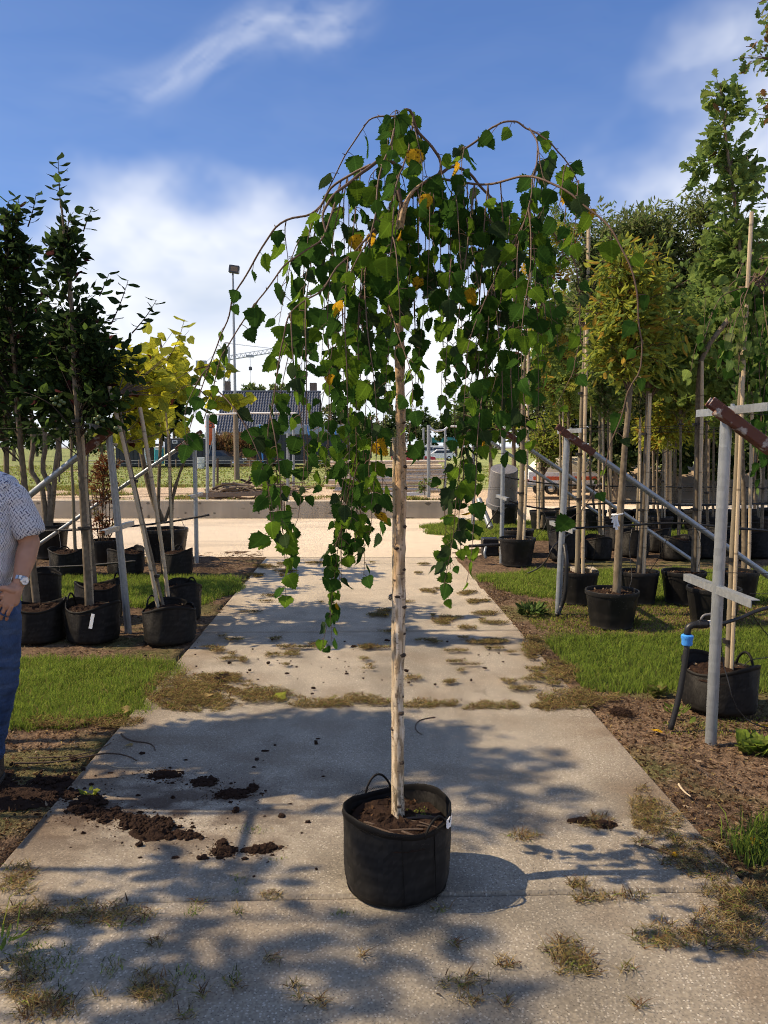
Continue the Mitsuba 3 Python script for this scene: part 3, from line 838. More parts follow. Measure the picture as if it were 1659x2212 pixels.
joined('grass_tuft', [blades(rc, tl2, .13, .0045, [(GRASS, 5), (SPRING, 1), (FOREST, 2)], .8)], 'thick tuft of green grass at the right edge beyond the path', 'grass')
joined('grass_tuft', [blades(rc, tl3, .16, .006, [(GRASS, 4), (YGRN, 2)], 1.0)], 'long grass leaves reaching in at the lower left edge', 'grass')

# wood-chip litter on the soil either side
fl = []
for poly, dens in ((GX((1262, 1530), (1190, 1480), (1130, 1390), (1060, 1300), (1030, 1250), (1075, 1255), (1180, 1380), (1240, 1470), (1300, 1490), (1800, 1490), (1900, 1800), (1620, 1990), (1540, 1900)), 3800), (GX((250, 1580), (340, 1530), (60, 1570), (-400, 1570), (-400, 1950), (60, 1900)), 2600), (GX((430, 1400), (520, 1290), (560, 1200), (500, 1190), (-200, 1200), (-200, 1240), (420, 1310), (380, 1420)), 700), (GX((-300, 1320), (420, 1320), (360, 1425), (-300, 1420)), 900)):
    q = in_poly(rng0, poly, dens); fl.append(np.c_[q, np.maximum(soil_z(q[:, 0], q[:, 1]), 0 * q[:, 0] - .03) + .004])
fl = np.vstack(fl); LV = Leaves(rng0); n = len(fl)
LV.add('flake', frames(fl, rng0.normal(size=(n, 3)) * [1, 1, .25], np.array([0, 0, 1.]) + rng0.normal(size=(n, 3)) * .45, rng0.uniform(.008, .034, n), .7), pick(rng0, [(MULCH, 5), (MULCH_D, 4), (MULCH_P, 1.6), (STRAW, 1)], n))
single('wood_chip_litter', LV.ply('m_leaf_matt'), 'wood chips and dead leaf bits strewn over the soil beside the path', 'litter', kind='stuff')


# ---------------------------------------------------------------- spilled peat
def mound(label, blobs, seed, bsdf='m_peat', name='spilled_soil', hs=1.0):
    """blobs: (x, y, rx, ry, height m) in photo pixels on the ground"""
    w = []
    for x, y, rx, ry, h in blobs:
        c, e, f = G(x, y), G(x + rx, y), G(x, y - ry)
        w.append((c[0], c[1], abs(e[0] - c[0]) * .72, abs(f[1] - c[1]) * .72, h * .45))
    x0 = min(a - 1.6 * b for a, _, b, _, _ in w); x1 = max(a + 1.6 * b for a, _, b, _, _ in w); y0 = min(a - 1.6 * b for _, a, _, b, _ in w); y1 = max(a + 1.6 * b for _, a, _, b, _ in w)
    st = .009; nx, ny = min(240, int((x1 - x0) / st) + 2), min(240, int((y1 - y0) / st) + 2)
    def zf(X, Y):
        p = np.stack([X, Y, X * 0], -1); z = X * 0
        for a, b, c, d, h in w: z = np.maximum(z, h * np.exp(-((X - a) / c) ** 2 - ((Y - b) / d) ** 2))
        n = meshkit.fbm(p * 16, 4, seed); n2 = meshkit.noise(p * 60, seed + 5)
        return z * (.25 + 1.6 * n) + (.020 * (meshkit.fbm(p * 42, 3, seed + 2) - .35) + .007 * n2) * np.clip(z / .012, 0, 1) - .010 - .006 * n
    m = grid(x0, x1, y0, y1, nx, ny, zf)
    z = np.asarray(m.vertices)[:, 2]; f = np.asarray(m.faces); f = f[(z[f] > -.004).any(1)]
    m = tm(m.vertices, f); m.remove_unreferenced_vertices()
    rng = np.random.default_rng(seed); th = thing(name, label, 'soil')
    part(th, 'heap', mikit.ply(tm(m.vertices, m.faces), bsdf, smooth=True))
    cr = []
    ico = trimesh.creation.icosphere(subdivisions=1)
    wt = np.array([q[2] * q[3] for q in w]); wt = wt / wt.sum()
    for _ in range(420):
        a, b, c, d, h = w[rng.choice(len(w), p=wt)]
        t, q = rng.random() * 6.283, abs(rng.normal()) * .85; s = (.004 + .012 * rng.random() ** 3) * (1 if q < 1.2 else .55)
        v = ico.vertices * (1 + .22 * rng.normal(size=(42, 1))) * s * rng.uniform(.7, 1.3, 3) * np.array([1.2, 1, .75])
        cr.append(tm(v + [a + c * q * math.cos(t), b + d * q * math.sin(t), s * .4 + h * (.9 if h > .025 else .4) * math.exp(-q * q) * rng.uniform(.5, 1)], ico.faces))
    dl = Leaves(rng); nd = 500; ii = rng.choice(len(w), nd, p=wt); W_ = np.array(w)[ii]; t = rng.random(nd) * 6.283; q = .8 + abs(rng.normal(size=nd)) * 1.1
    dl.add('flake', frames(np.stack([W_[:, 0] + W_[:, 2] * q * np.cos(t), W_[:, 1] + W_[:, 3] * q * np.sin(t), np.full(nd, .004)], 1), rng.normal(size=(nd, 3)) * [1, 1, .1], np.array([0, 0, 1.]) + rng.normal(size=(nd, 3)) * .3, rng.uniform(.004, .014, nd), 1.4), pick(rng, [(MULCH_D, 3), (MULCH, 1)], nd))
    part(th, 'dust', dl.ply('m_leaf_matt'), kind='stuff')
    part(th, 'crumbs', mikit.ply(cat(*cr), bsdf), kind='stuff')
    return th


mound('largest dark heap of spilled peat on the path, left of the birch', [(333, 1796, 66, 28, .075), (390, 1806, 46, 14, .045), (270, 1766, 60, 16, .035), (429, 1810, 26, 9, .035), (300, 1780, 60, 20, .05)], 1)
mound('crumbly brown peat heap at the left path edge, green sprig on it', [(185, 1742, 44, 24, .07), (225, 1760, 50, 14, .035), (150, 1720, 30, 14, .04)], 2)
mound('lit brown peat streak on the path near the long shadow bar', [(500, 1718, 52, 12, .04), (442, 1692, 40, 12, .04), (545, 1705, 12, 9, .03)], 3)
mound('thin peat smear in the shade between the two larger heaps', [(354, 1676, 40, 10, .016)], 4)
mound('small peat clod on the path below the largest heap', [(483, 1842, 22, 9, .035), (481, 1826, 8, 5, .03)], 5)
mound('flat peat clods nearest the pot on its left', [(558, 1839, 30, 7, .022), (582, 1834, 14, 7, .03)], 6)
mound('dark peat bank over the path edge beside the shoe', [(20, 1720, 150, 30, .05), (110, 1690, 80, 26, .03), (-80, 1700, 120, 50, .05)], 7)
mound('dark turf clod lying in the grass clippings at the slab joint', [(488, 1463, 22, 6, .05), (470, 1470, 14, 5, .03)], 8)
mound('dark clod on the brown soil right of the slab corner', [(1338, 1538, 18, 7, .04), (1352, 1540, 10, 5, .03)], 9)
mound('dry root clod on the path right of the birch pot', [(1258, 1777, 22, 4, .025), (1300, 1784, 26, 6, .012)], 10)
ico = trimesh.creation.icosphere(subdivisions=2)
cr = []
for _ in range(170):
    x, y = (rc.uniform(270, 760), rc.uniform(1390, 1500)) if _ < 50 else (rc.uniform(150, 700), rc.uniform(1580, 1900)) if _ < 120 else (rc.uniform(560, 1250), rc.uniform(1380, 1480))
    g = G(x, y); s = (.004 + .012 * rc.random() ** 3)
    v = ico.vertices * (1 + 1.1 * (meshkit.noise(ico.vertices * 2.6 + _, 1) - .5))[:, None] * s * rc.uniform(.6, 1.5, 3) * [1.3, 1, .7]
    cr.append(tm(v + [g[0], g[1], s * .55], ico.faces))
single('soil_crumbs', mikit.ply(cat(*cr), 'm_peat'), 'loose crumbs of soil scattered over the concrete slabs', 'soil', kind='stuff')

# twigs and fallen leaves
for lb, pts, r in (('long bare twig lying across the shaded soil beside the shoe', [(30, 1652), (110, 1650), (175, 1640), (230, 1630), (295, 1646)], .005), ('short dark twig lying just above the long twig on the left', [(60, 1640), (140, 1638), (200, 1626), (240, 1607)], .004),
                   ('curved twig at the left corner of the shaded slab', [(262, 1588), (290, 1604), (320, 1608), (335, 1624)], .005), ('thin pale stem on the peat near the slab edge', [(225, 1652), (270, 1662), (315, 1660)], .0022),
                   ('hooked twig on the shaded slab right of the trunk', [(940, 1552), (905, 1560), (897, 1575), (912, 1590)], .0035), ('long twig at the right edge of the path among the clippings', [(1385, 1828), (1440, 1846), (1490, 1862), (1520, 1870)], .006),
                   ('pale stalk lying on the soil at the right', [(1575, 1838), (1470, 1800), (1410, 1788)], .0022), ('thin stalk on the brown soil right of the slab', [(1495, 1655), (1560, 1690), (1620, 1712)], .003), ('bent pale chip of bark on the soil at far right', [(1466, 1699), (1475, 1712), (1492, 1726)], .006)):
    p = np.array([G(x, y) for x, y in pts]); p[:, 2] = .008 if lat(*p[0][:2]) < HW else .012
    single('fallen_twig', mikit.ply(tube(spline(p, 16), np.linspace(r, r * .5, 16), 6), 'm_wood_dark' if 'pale' not in lb else 'm_bamboo', smooth=True), lb, 'twig', 'twigs lying on the ground')
for lb, x, y, k, L, kind in (('pale curled leaf on the shaded concrete at the slab corner', 287, 1611, STRAW, .06, 'ovate'), ('yellow green leaf lying on the clippings at the slab joint', 598, 1512, YGRN, .10, 'heart'), ('pale dry leaf at the edge of the left lawn', 272, 1545, STRAW, .11, 'oak'), ('crumpled pale leaf pile edge on the left clippings', 445, 1500, STRAW, .12, 'heart'),
                             ('limp green leaf beside the crumpled pale leaf', 425, 1512, CLIP, .10, 'heart'), ('yellow leaf on the soil left of the foreground post', 1645, 1568, BIRCH_Y, .07, 'ovate'), ('yellow leaf scrap on the soil right of the slab', 1642, 1830, BIRCH_Y, .05, 'birch'), ('green dock leaf on the soil at the foot of the right post', 1490, 1568, SPRING, .11, 'lance'),
                             ('yellow leaf between pipe and slab', 1418, 1580, BIRCH_Y, .07, 'birch'), ('white dry leaf on the soil right of the post foot', 1736 / 1.157, 1645, MULCH_P, .05, 'ovate'), ('orange leaf scrap on the path far behind the trunk', 834, 1330, BIRCH_Y, .06, 'birch'), ('tiny orange leaf on the concrete by the right twig', 1459, 1858, BIRCH_Y, .03, 'birch')):
    g = G(x, y); g[2] = .014
    key = (kind, 1, k, 5, 'm_leaf_matt')
    v, f, la, t = leaf_mesh(kind, 1)
    M = frames(g[None], np.array([[math.cos(x), math.sin(x), .12]]), np.array([[.1, -.1, 1.0]]), [L])[0]
    single('fallen_leaf', {**mikit.ply(tm(v, f), 'm_leaf_matt', smooth=True, uv=leaf_uv(la, t, k, 5)), 'to_world': T(M.tolist())}, lb, 'leaf', 'leaves fallen on the ground')


def weed(label, x, y, n, size, kind, cls, seed):
    rng = np.random.default_rng(seed); g = G(x, y); a = rng.random(n) * 6.283; q = .06 * np.sqrt(rng.random(n)) * size / .08
    pos = np.stack([g[0] + q * np.cos(a), g[1] + q * np.sin(a), .0 + .05 * rng.random(n)], 1)
    al = np.stack([np.cos(a), np.sin(a), .2 + .8 * rng.random(n)], 1)
    LV = Leaves(rng); LV.add(kind, frames(pos, al, np.array([0, 0, 1.]) + rng.normal(size=(n, 3)) * .3, size * rng.uniform(.5, 1.1, n)), pick(rng, cls, n))
    single('weed', LV.ply(), label, 'weed', 'small weeds on the ground')


weed('leafy green weed at the right edge below the foreground post', 1632, 1622, 60, .08, 'heart', [(SPRING, 3), (GRASS, 2)], 1)
weed('small round-leaved weed in front of the right lawn', 1418, 1500, 40, .05, 'heart', [(SPRING, 2), (CLIP, 2)], 2)
weed('low weed between the blue pipe and the foreground post', 1462, 1545, 30, .06, 'lance', [(SPRING, 3), (GRASS, 2)], 3)
weed('wilted leafy cuttings heaped at the right slab edge', 1150, 1328, 130, .11, 'lance', [(OAK, 3), (FOREST, 3), (CLIP, 1)], 4)
weed('tiny sprig of green leaves on the peat heap', 190, 1728, 14, .035, 'heart', [(SPRING, 2), (YGRN, 2)], 5)
weed('sprig of weeds at the foot of the nearest black plastic pot', 1368, 1352, 50, .07, 'lance', [(SPRING, 3), (CLIP, 2)], 6)
weed('tuft of broad leaves at the left edge of the foreground', 2, 2062, 26, .06, 'lance', [(SPRING, 2), (GRASS, 2)], 7)
# ================================================================ the weeping birch in its fabric pot
PX, PY = P(857, 1735, 2.72)[0], 2.72
rb = np.random.default_rng(11)
pot = fabric_pot('large black woven fabric pot holding the weeping birch in the foreground', PX, PY, .194, .282, seed=3, handles=((1.95, 1.0), (-.75, .75)), soil=.80, detail=True)
sr = np.random.default_rng(2)
for a, lb in ((-1.50, None), (-.86, None)):
    pts = [(PX + .1965 * math.cos(a + .06 * t), PY + .1965 * math.sin(a + .06 * t), .275 - .262 * t) for t in np.linspace(0, 1, 14)]
    part(pot, 'seam', mikit.ply(tube(pts, .0016, 5), 'm_fabric_plain', smooth=True))
st = []
for k in range(150):
    a = k / 150 * 6.283
    for z, L, tl in ((.277, .011, .5), (.014, .016, -.5)):
        rr = .1975 if z > .1 else .1815
        c = np.array([PX + rr * math.cos(a), PY + rr * math.sin(a), z]); tg = np.array([-math.sin(a), math.cos(a), tl * 2]); tg /= np.linalg.norm(tg)
        st.append(tube([c - tg * L / 2, c + np.array([math.cos(a), math.sin(a), 0]) * .002, c + tg * L / 2], .0014, 4))
part(pot, 'stitching', mikit.ply(cat(*st), 'm_fabric_plain', smooth=True), kind='stuff')
# label tag on the rim: a bent white strip with a dark hand-print row
a0 = -.32
tg = []
for i in range(13):
    a = a0 - .20 + .40 * i / 12; w = .013 + .006 * math.sin(i * .9)
    for s in (-1, 1): tg.append((PX + .2005 * math.cos(a), PY + .2005 * math.sin(a) , .262 + s * w + .01 * math.cos(i / 12 * 6.28)))
tgk = part(pot, 'tag', mikit.ply(tm(tg, [(2 * i, 2 * i + 1, 2 * i + 3) for i in range(12)] + [(2 * i, 2 * i + 3, 2 * i + 2) for i in range(12)]), 'm_paper', smooth=True), 'white plastic tag stuck at the rim')
for k in range(4):
    a = a0 - .15 + .035 * k; c = np.array([PX + .2015 * math.cos(a), PY + .2015 * math.sin(a), .283])
    part(tgk, 'mark', mikit.ply(box(c, (.004, .004, .006)), 'm_paper'))
q = Leaves(sr); n = 90
pos = np.stack([PX + .02 + .10 * sr.random(n), PY + .0 + .07 * sr.random(n), .238 + .012 * sr.random(n)], 1)
q.add('small', frames(pos, sr.normal(size=(n, 3)) + [0, 0, 1], sr.normal(size=(n, 3)) + [0, 0, 1], sr.uniform(.006, .014, n)), pick(sr, [(SPRING, 3), (YGRN, 2)], n))
part(pot, 'moss', q.ply('m_leaf_matt'), kind='stuff')
for k in range(9):
    a, r = sr.random() * 6.28, .15 * sr.random() ** .5
    p0 = np.array([PX + r * math.cos(a), PY + r * math.sin(a), .243]); d = sr.normal(size=3) * [.05, .04, .006]
    part(pot, 'bark_strip', mikit.ply(tube(spline([p0 - d, p0 + [0, 0, .008], p0 + d + sr.normal(size=3) * .006], 7), .004 * sr.uniform(.6, 1.3), 5), 'm_wood_dark', smooth=True))

birch = thing('weeping_birch', 'weeping birch with long hanging leafy twigs standing in the middle of the path', 'tree')
YB = 2.78
tr = [P(861, 1795, 2.722), P(860, 1640, 2.74), P(859, 1500, 2.775), P(863, 1400, 2.775), P(863, 1250, 2.78), P(866, 1100, 2.78), P(866, 950, 2.78), P(864, 800, 2.78), P(862, 650, 2.78), P(862, 540, 2.78), P(868, 470, 2.78), P(884, 424, 2.78), P(906, 401, 2.78)]
tp = spline(tr, 120)
rr = np.interp(np.linspace(0, 1, 120), [0, .05, .4, .75, .93, 1], [.0245, .0215, .0195, .0165, .0115, .0058])
kn = [(1722, 0), (1500, 1), (1412, 1), (1365, 1), (1316, 1), (1285, -1), (1230, 1), (1186, -1), (1142, 1), (1015, 1), (912, 1), (880, 0), (1575, -1), (1640, 1), (1250, -1), (1060, 1), (1540, 1)]
zz = tp[:, 2]
for (y, s) in kn:
    z = P(862, y, YB)[2]; rr = rr + .0028 * np.exp(-((zz - z) / .018) ** 2)
rr = rr + .0011 * np.sin(zz * 37) + .0012 * np.sin(zz * 13.7)
part(birch, 'trunk', mikit.ply(tube(tp, rr, 28), 'm_birch', smooth=True))
for (y, s) in kn:
    z = P(862, y, YB)[2]; i = int(np.argmin(np.abs(zz - z))); c = tp[i]; a = {1: -.75, -1: -2.3, 0: -1.5}[s] + rb.normal() * .25
    nrm = np.array([math.cos(a), math.sin(a), .15])
    m = trimesh.creation.icosphere(subdivisions=2); v = m.vertices * np.array([1.0, 1.0, .62]) * (1 + .55 * (meshkit.noise(m.vertices * 2.2 + y, 3) - .5))[:, None] * rb.uniform(.0085, .0135)
    part(birch, 'knot', mikit.ply(tm(v + c + nrm * rr[i] * .72, m.faces), 'm_bark_dark', smooth=True))
part(birch, 'stake', mikit.ply(tube(spline([P(851, 1786, 2.74), P(851, 1500, 2.77), P(852, 1250, 2.796), P(853, 1050, 2.80), P(853, 945, 2.80)], 30), .0088 + .0012 * (np.abs((np.linspace(0, 30, 30) % 6) - 3) < .6), 12), 'm_bamboo', smooth=True))
for y in (1726, 1290, 951):
    c = (P(858, y, 2.895)); m = []
    for dz in (-.004, .003):
        a = np.linspace(0, 2 * np.pi, 25); m.append(tube([(c[0] + .030 * math.cos(t), c[1] + .024 * math.sin(t), c[2] + dz + .003 * math.sin(t)) for t in a], .0042, 6, False))
    part(birch, 'tie', mikit.ply(cat(*m), 'm_rubber', smooth=True))

limbs = {
    'A': ([(884, 425), (905, 402), (930, 386), (951, 372), (953, 352), (941, 328), (924, 308), (905, 288), (896, 262), (893, 247), (885, 234), (874, 238), (862, 256), (849, 287), (839, 320), (824, 358), (819, 383), (816, 424), (810, 466), (799, 508), (791, 560), (783, 640), (775, 720)], [0, 0, 0, 0, 0, -.02, -.03, -.05, -.06, -.07, -.08, -.1, -.12, -.14, -.16, -.18, -.2, -.22, -.24, -.25, -.26, -.27, -.27], .0068, .0022),
    'A2': ([(899, 281), (880, 262), (858, 250), (828, 248), (799, 260), (778, 285), (760, 312), (743, 339), (728, 370), (712, 405), (690, 460), (676, 520), (668, 580), (660, 660)], [-.04, -.02, 0, .02, .04, .05, .06, .07, .08, .09, .1, .1, .1, .1], .004, .0018),
    'A3': ([(893, 247), (891, 275), (887, 308), (870, 358), (860, 393), (851, 435), (847, 487), (845, 524), (840, 600), (838, 700)], [-.07, -.1, -.14, -.2, -.25, -.28, -.3, -.31, -.32, -.32], .004, .002),
    'B': ([(870, 460), (862, 400), (860, 360), (845, 348), (826, 345), (808, 351), (781, 370), (753, 395), (726, 416), (706, 440), (694, 471), (700, 500), (710, 533), (726, 570), (740, 640), (742, 720)], [0, 0, -.01, -.03, -.05, -.07, -.1, -.13, -.15, -.17, -.18, -.19, -.2, -.2, -.2, -.2], .0095, .002),
    'B2': ([(800, 356), (775, 368), (753, 381), (714, 405), (694, 440), (666, 461), (632, 470), (600, 490), (577, 519), (554, 554), (525, 604), (504, 640), (494, 687), (476, 726), (457, 776), (440, 830), (425, 880), (412, 930), (396, 985)], [-.07, -.03, 0, .03, .04, .05, .06, .07, .08, .09, .1, .1, .1, .1, .1, .1, .1, .1, .1], .006, .0015),
    'B3': ([(735, 400), (712, 470), (690, 520), (655, 545), (614, 574), (585, 612), (541, 669), (520, 703), (494, 747), (478, 773), (462, 830), (448, 880), (440, 910)], [-.12, -.2, -.25, -.28, -.3, -.32, -.34, -.35, -.36, -.36, -.36, -.36, -.36], .0045, .0016),
    'B4': ([(826, 470), (805, 500), (788, 518), (760, 550), (726, 578), (692, 630), (658, 650), (621, 690), (611, 726), (600, 776), (590, 850), (578, 930), (580, 1010), (583, 1086), (587, 1150)], [-.1, -.2, -.25, -.3, -.33, -.36, -.38, -.4, -.4, -.4, -.4, -.4, -.4, -.4, -.4], .0042, .0016),
    'C': ([(930, 386), (953, 375), (983, 358), (1012, 369), (1038, 397), (1067, 429), (1088, 455), (1120, 475), (1140, 500), (1155, 516), (1172, 600), (1175, 700)], [0, .02, .05, .08, .1, .12, .14, .16, .17, .18, .18, .18], .0075, .002),
    'D': ([(983, 358), (990, 340), (1000, 327), (1032, 303), (1067, 271), (1088, 261), (1114, 261), (1143, 277), (1165, 293), (1190, 312), (1228, 350), (1240, 368), (1248, 385), (1260, 414), (1274, 443)], [.05, .03, .02, 0, -.02, -.04, -.05, -.06, -.07, -.08, -.09, -.1, -.1, -.1, -.1], .0055, .0016),
    'D2': ([(1143, 277), (1159, 309), (1161, 341), (1155, 379), (1143, 432), (1134, 470), (1114, 513), (1082, 566), (1062, 640), (1050, 740), (1045, 840)], [-.06, -.09, -.12, -.15, -.18, -.2, -.22, -.24, -.25, -.25, -.25], .0038, .0016),
    'E': ([(951, 385), (1000, 395), (1047, 400), (1079, 395), (1114, 384), (1140, 382), (1166, 388), (1198, 402), (1228, 417), (1271, 449), (1300, 470), (1321, 490), (1347, 542), (1368, 598), (1379, 647), (1382, 706), (1385, 740), (1381, 798), (1354, 848), (1341, 904), (1320, 960), (1309, 1011), (1282, 1063), (1247, 1105)], [.0, -.05, -.1, -.15, -.2, -.24, -.28, -.31, -.34, -.38, -.4, -.42, -.44, -.45, -.46, -.46, -.46, -.46, -.46, -.46, -.46, -.46, -.46, -.46], .0054, .0016),
    'F': ([(1088, 455), (1114, 474), (1149, 481), (1184, 496), (1213, 525), (1236, 560), (1248, 607), (1254, 671), (1253, 725), (1240, 787), (1224, 830), (1202, 875)], [.14, .18, .2, .22, .23, .24, .25, .25, .25, .25, .25, .25], .0045, .0015),
}
limb_mesh, leafM, leafC = [], [], []
Bc = [(BIRCH, 10), (BIRCH_L, 5.5), (CRAB, 2.2), (BIRCH_Y, .10)]
bigw = []


def twig_leaves(pp, L0, step, skip=.0):
    """alternating leaves along a twig polyline"""
    seg = np.r_[0, np.cumsum(np.linalg.norm(np.diff(pp, axis=0), axis=1))]
    s = np.arange(skip + step * .5, seg[-1] + step * .4, step) + rb.normal(size=max(0, len(np.arange(skip + step * .5, seg[-1] + step * .4, step)))) * step * .22
    for k, q in enumerate(s):
        q = np.clip(q, 0, seg[-1]); b = np.array([np.interp(q, seg, pp[:, j]) for j in range(3)])
        ang = rb.uniform(0, 6.283); out = np.array([math.cos(ang), math.sin(ang) * .8, 0])
        pl = rb.uniform(.012, .036); e = b + out * pl * .8 + np.array([0, 0, rb.uniform(-.9, .1)]) * pl
        tip = out * rb.uniform(.1, 1.0) + np.array([0, 0, -1.0]) + rb.normal(size=3) * .16
        face = rb.uniform(0, 6.283); nr = np.array([math.cos(face), -abs(math.sin(face)) * 1.3, .25]) + rb.normal(size=3) * .2
        L = L0 * rb.uniform(.55, 1.28) * (1 - .25 * (k / max(6, len(s))))
        leafM.append(frames(e[None], tip[None], nr[None], [L], rb.uniform(.85, 1.02))[0]); leafC.append(int(pick(rb, Bc, 1)[0]))
        limb_mesh.append(tube([b, (b + e) / 2 + [0, 0, .002], e], .0011, 4, False))


lp = {}
for k, (pts, yo, r0, r1) in limbs.items():
    pp = spline([P(x, y, YB + o) for (x, y), o in zip(pts, yo)], 60)
    pp = pp + (np.stack([meshkit.noise(np.c_[np.arange(60) * .22, np.full(60, 7.3 * len(lp)), np.full(60, c_)], 2) for c_ in range(3)], 1) - .5) * .012 * np.minimum(1, np.arange(60) / 8)[:, None]; lp[k] = pp
    for j in range(3, 58, 4):
        limb_mesh.append(tube([pp[j], pp[j] + rb.normal(size=3) * .006], [np.interp(j, [0, 59], [r0, r1]) * .75, .0008], 5))
    part(birch, 'limb', mikit.ply(tube(pp, np.linspace(r0 * .78, r1 * .9, 60), 8), 'm_twig', smooth=True))
for k, a, st_ in (('A', 12, .06), ('A2', 5, .08), ('A3', 2, .055), ('B', 22, .065), ('B2', 22, .072), ('B3', 12, .07), ('B4', 10, .06), ('C', 8, .07), ('D', 5, .062), ('D2', 8, .05), ('E', 12, .09), ('F', 10, .075)):
    twig_leaves(lp[k][a:], .064, st_)
hang = [(740, 410, 690, 640), (755, 400, 735, 620), (700, 440, 640, 720), (700, 470, 655, 800), (720, 430, 690, 800), (760, 400, 758, 640), (780, 380, 745, 900), (800, 520, 700, 1000), (810, 500, 735, 1085), (790, 560, 758, 1130), (820, 430, 800, 760), (840, 450, 830, 860),
        (845, 524, 835, 960), (830, 500, 775, 1195), (800, 560, 690, 960), (690, 620, 655, 1000), (650, 640, 592, 1010), (675, 734, 642, 1122), (730, 580, 700, 1040), (760, 600, 742, 1110), (780, 650, 772, 1165), (810, 640, 802, 1090), (860, 400, 850, 700), (870, 420, 880, 720), (890, 400, 905, 780),
        (850, 560, 845, 900), (830, 640, 824, 1140), (690, 700, 664, 1040), (664, 1038, 626, 1188), (642, 1122, 617, 1290), (775, 1000, 715, 1385), (774, 1080, 785, 1243), (760, 900, 735, 1280), (620, 700, 600, 900), (585, 900, 588, 1160), (720, 800, 690, 950), (745, 780, 720, 1010),
        (930, 390, 925, 680), (950, 400, 955, 760), (960, 380, 985, 720), (900, 420, 895, 860), (990, 390, 1000, 800), (1010, 380, 1030, 860), (1030, 400, 1050, 900), (1050, 420, 1070, 940), (1070, 440, 1100, 900), (1088, 455, 1120, 860), (1040, 420, 1022, 1000), (1000, 500, 982, 1000), (1010, 560, 987, 1110),
        (1060, 520, 1018, 1140), (1082, 566, 1060, 860), (1100, 480, 1150, 800), (1120, 480, 1165, 900), (1155, 516, 1180, 760), (1140, 500, 1140, 940), (975, 560, 960, 880), (960, 600, 955, 900), (1120, 600, 1110, 1000), (1085, 650, 1080, 980), (1150, 560, 1175, 830), (920, 560, 915, 860), (890, 700, 882, 960),
        (905, 760, 905, 980), (1010, 850, 955, 1290), (1030, 900, 1013, 1250), (985, 1000, 972, 1230), (1060, 640, 1040, 960), (1020, 640, 1005, 900), (1095, 560, 1130, 930), (1130, 470, 1190, 700), (1160, 440, 1195, 600), (975, 430, 965, 640), (860, 560, 868, 760), (1000, 460, 1012, 700), (1050, 480, 1060, 720), (1075, 500, 1095, 760), (940, 450, 935, 640),
        (885, 236, 900, 330), (862, 256, 848, 335), (880, 240, 868, 370), (895, 290, 915, 420), (840, 330, 800, 420), (880, 300, 905, 440), (858, 260, 832, 400), (905, 288, 930, 400), (953, 352, 945, 460), (941, 328, 958, 430), (1000, 327, 1010, 420), (1161, 341, 1165, 470), (1155, 379, 1180, 480), (1100, 390, 1090, 520), (1140, 390, 1150, 520), (1190, 400, 1195, 480), (1190, 420, 1203, 600), (1210, 430, 1228, 540), (1170, 470, 1205, 760), (1150, 430, 1212, 620), (620, 480, 610, 620), (680, 470, 600, 700), (870, 350, 880, 450), (850, 400, 846, 636), (872, 420, 868, 638), (862, 440, 858, 639), (846, 500, 850, 638), (878, 500, 880, 638), (866, 560, 862, 720), (790, 420, 760, 600), (830, 420, 815, 620), (910, 420, 915, 600), (940, 400, 945, 620), (1020, 420, 1020, 600), (1100, 460, 1105, 640), (750, 440, 720, 620), (770, 980, 740, 1250), (778, 1000, 760, 1200), (742, 1060, 718, 1330), (735, 1150, 700, 1400), (790, 980, 790, 1180), (800, 900, 812, 1120), (765, 950, 750, 1180), (560, 860, 592, 1130), (610, 900, 612, 1150), (968, 1000, 948, 1240), (1000, 980, 1000, 1200), (470, 800, 405, 960), (455, 780, 420, 900)]
allp = np.vstack(list(lp.values()))
for x0, y0, x1, y1 in hang:
    s = P(x0, y0, YB); dd = np.linalg.norm((allp - s)[:, [0, 2]], axis=1) + .25 * np.abs(allp[:, 1] - s[1]); s = allp[np.argmin(dd)] if dd.min() < .2 else P(x0, y0, YB + rb.uniform(-.2, .2))
    oy = s[1] - YB
    oy = np.clip(oy + rb.uniform(-.30, .22), -.48, .42)
    if abs(.5 * (x0 + x1) - 862) < 48 and y1 > 640 and rb.random() < .6: oy = rb.uniform(.10, .42)
    if y1 > 1150 and x1 < 820: oy = rb.uniform(.02, .24)
    e = P(x1, y1, YB + oy); L = np.linalg.norm(e - s)
    m1 = s * .72 + e * .28 + np.array([(e - s)[0] * .18, (e - s)[1] * .30, .02]); m2 = s * .35 + e * .65 + np.array([(e - s)[0] * .14, (e - s)[1] * .24, 0]) + rb.normal(size=3) * .012
    pp = spline([s, m1, m2, e], max(8, int(L / .03)))
    pp = pp + (meshkit.noise(np.c_[pp[:, 2:] * 7, np.full((len(pp), 1), x0), np.full((len(pp), 1), y0)], 5) - .5)[:, None] * np.array([.014, .014, 0]) * np.linspace(0, 1, len(pp))[:, None]
    part(birch, 'twig', mikit.ply(tube(pp, np.linspace(.0024, .0009, len(pp)), 5), 'm_twig', smooth=True))
    twig_leaves(pp, .063, .052 if y1 < 1150 else .048, .03)
leafM = np.array(leafM); leafC = np.array(leafC)
for x, y in ((884, 388), (1005, 395), (1204, 422), (910, 488), (866, 522), (1255, 462), (780, 520), (988, 655), (745, 700), (726, 1310)):   # the yellowed leaves of the photo
    w = P(x, y, YB); leafC[np.argmin(np.linalg.norm((leafM[:, :3, 3] - w)[:, [0, 2]], axis=1) + .3 * np.maximum(leafM[:, 1, 3] - YB, -.2))] = BIRCH_Y
part(birch, 'petioles', mikit.ply(cat(*limb_mesh), 'm_twig', smooth=True), kind='stuff')
o = np.argsort(leafM[:, 1, 3] - np.linalg.norm(leafM[:, :3, 0], axis=1) * 3); sel, rest = o[:300], o[300:]
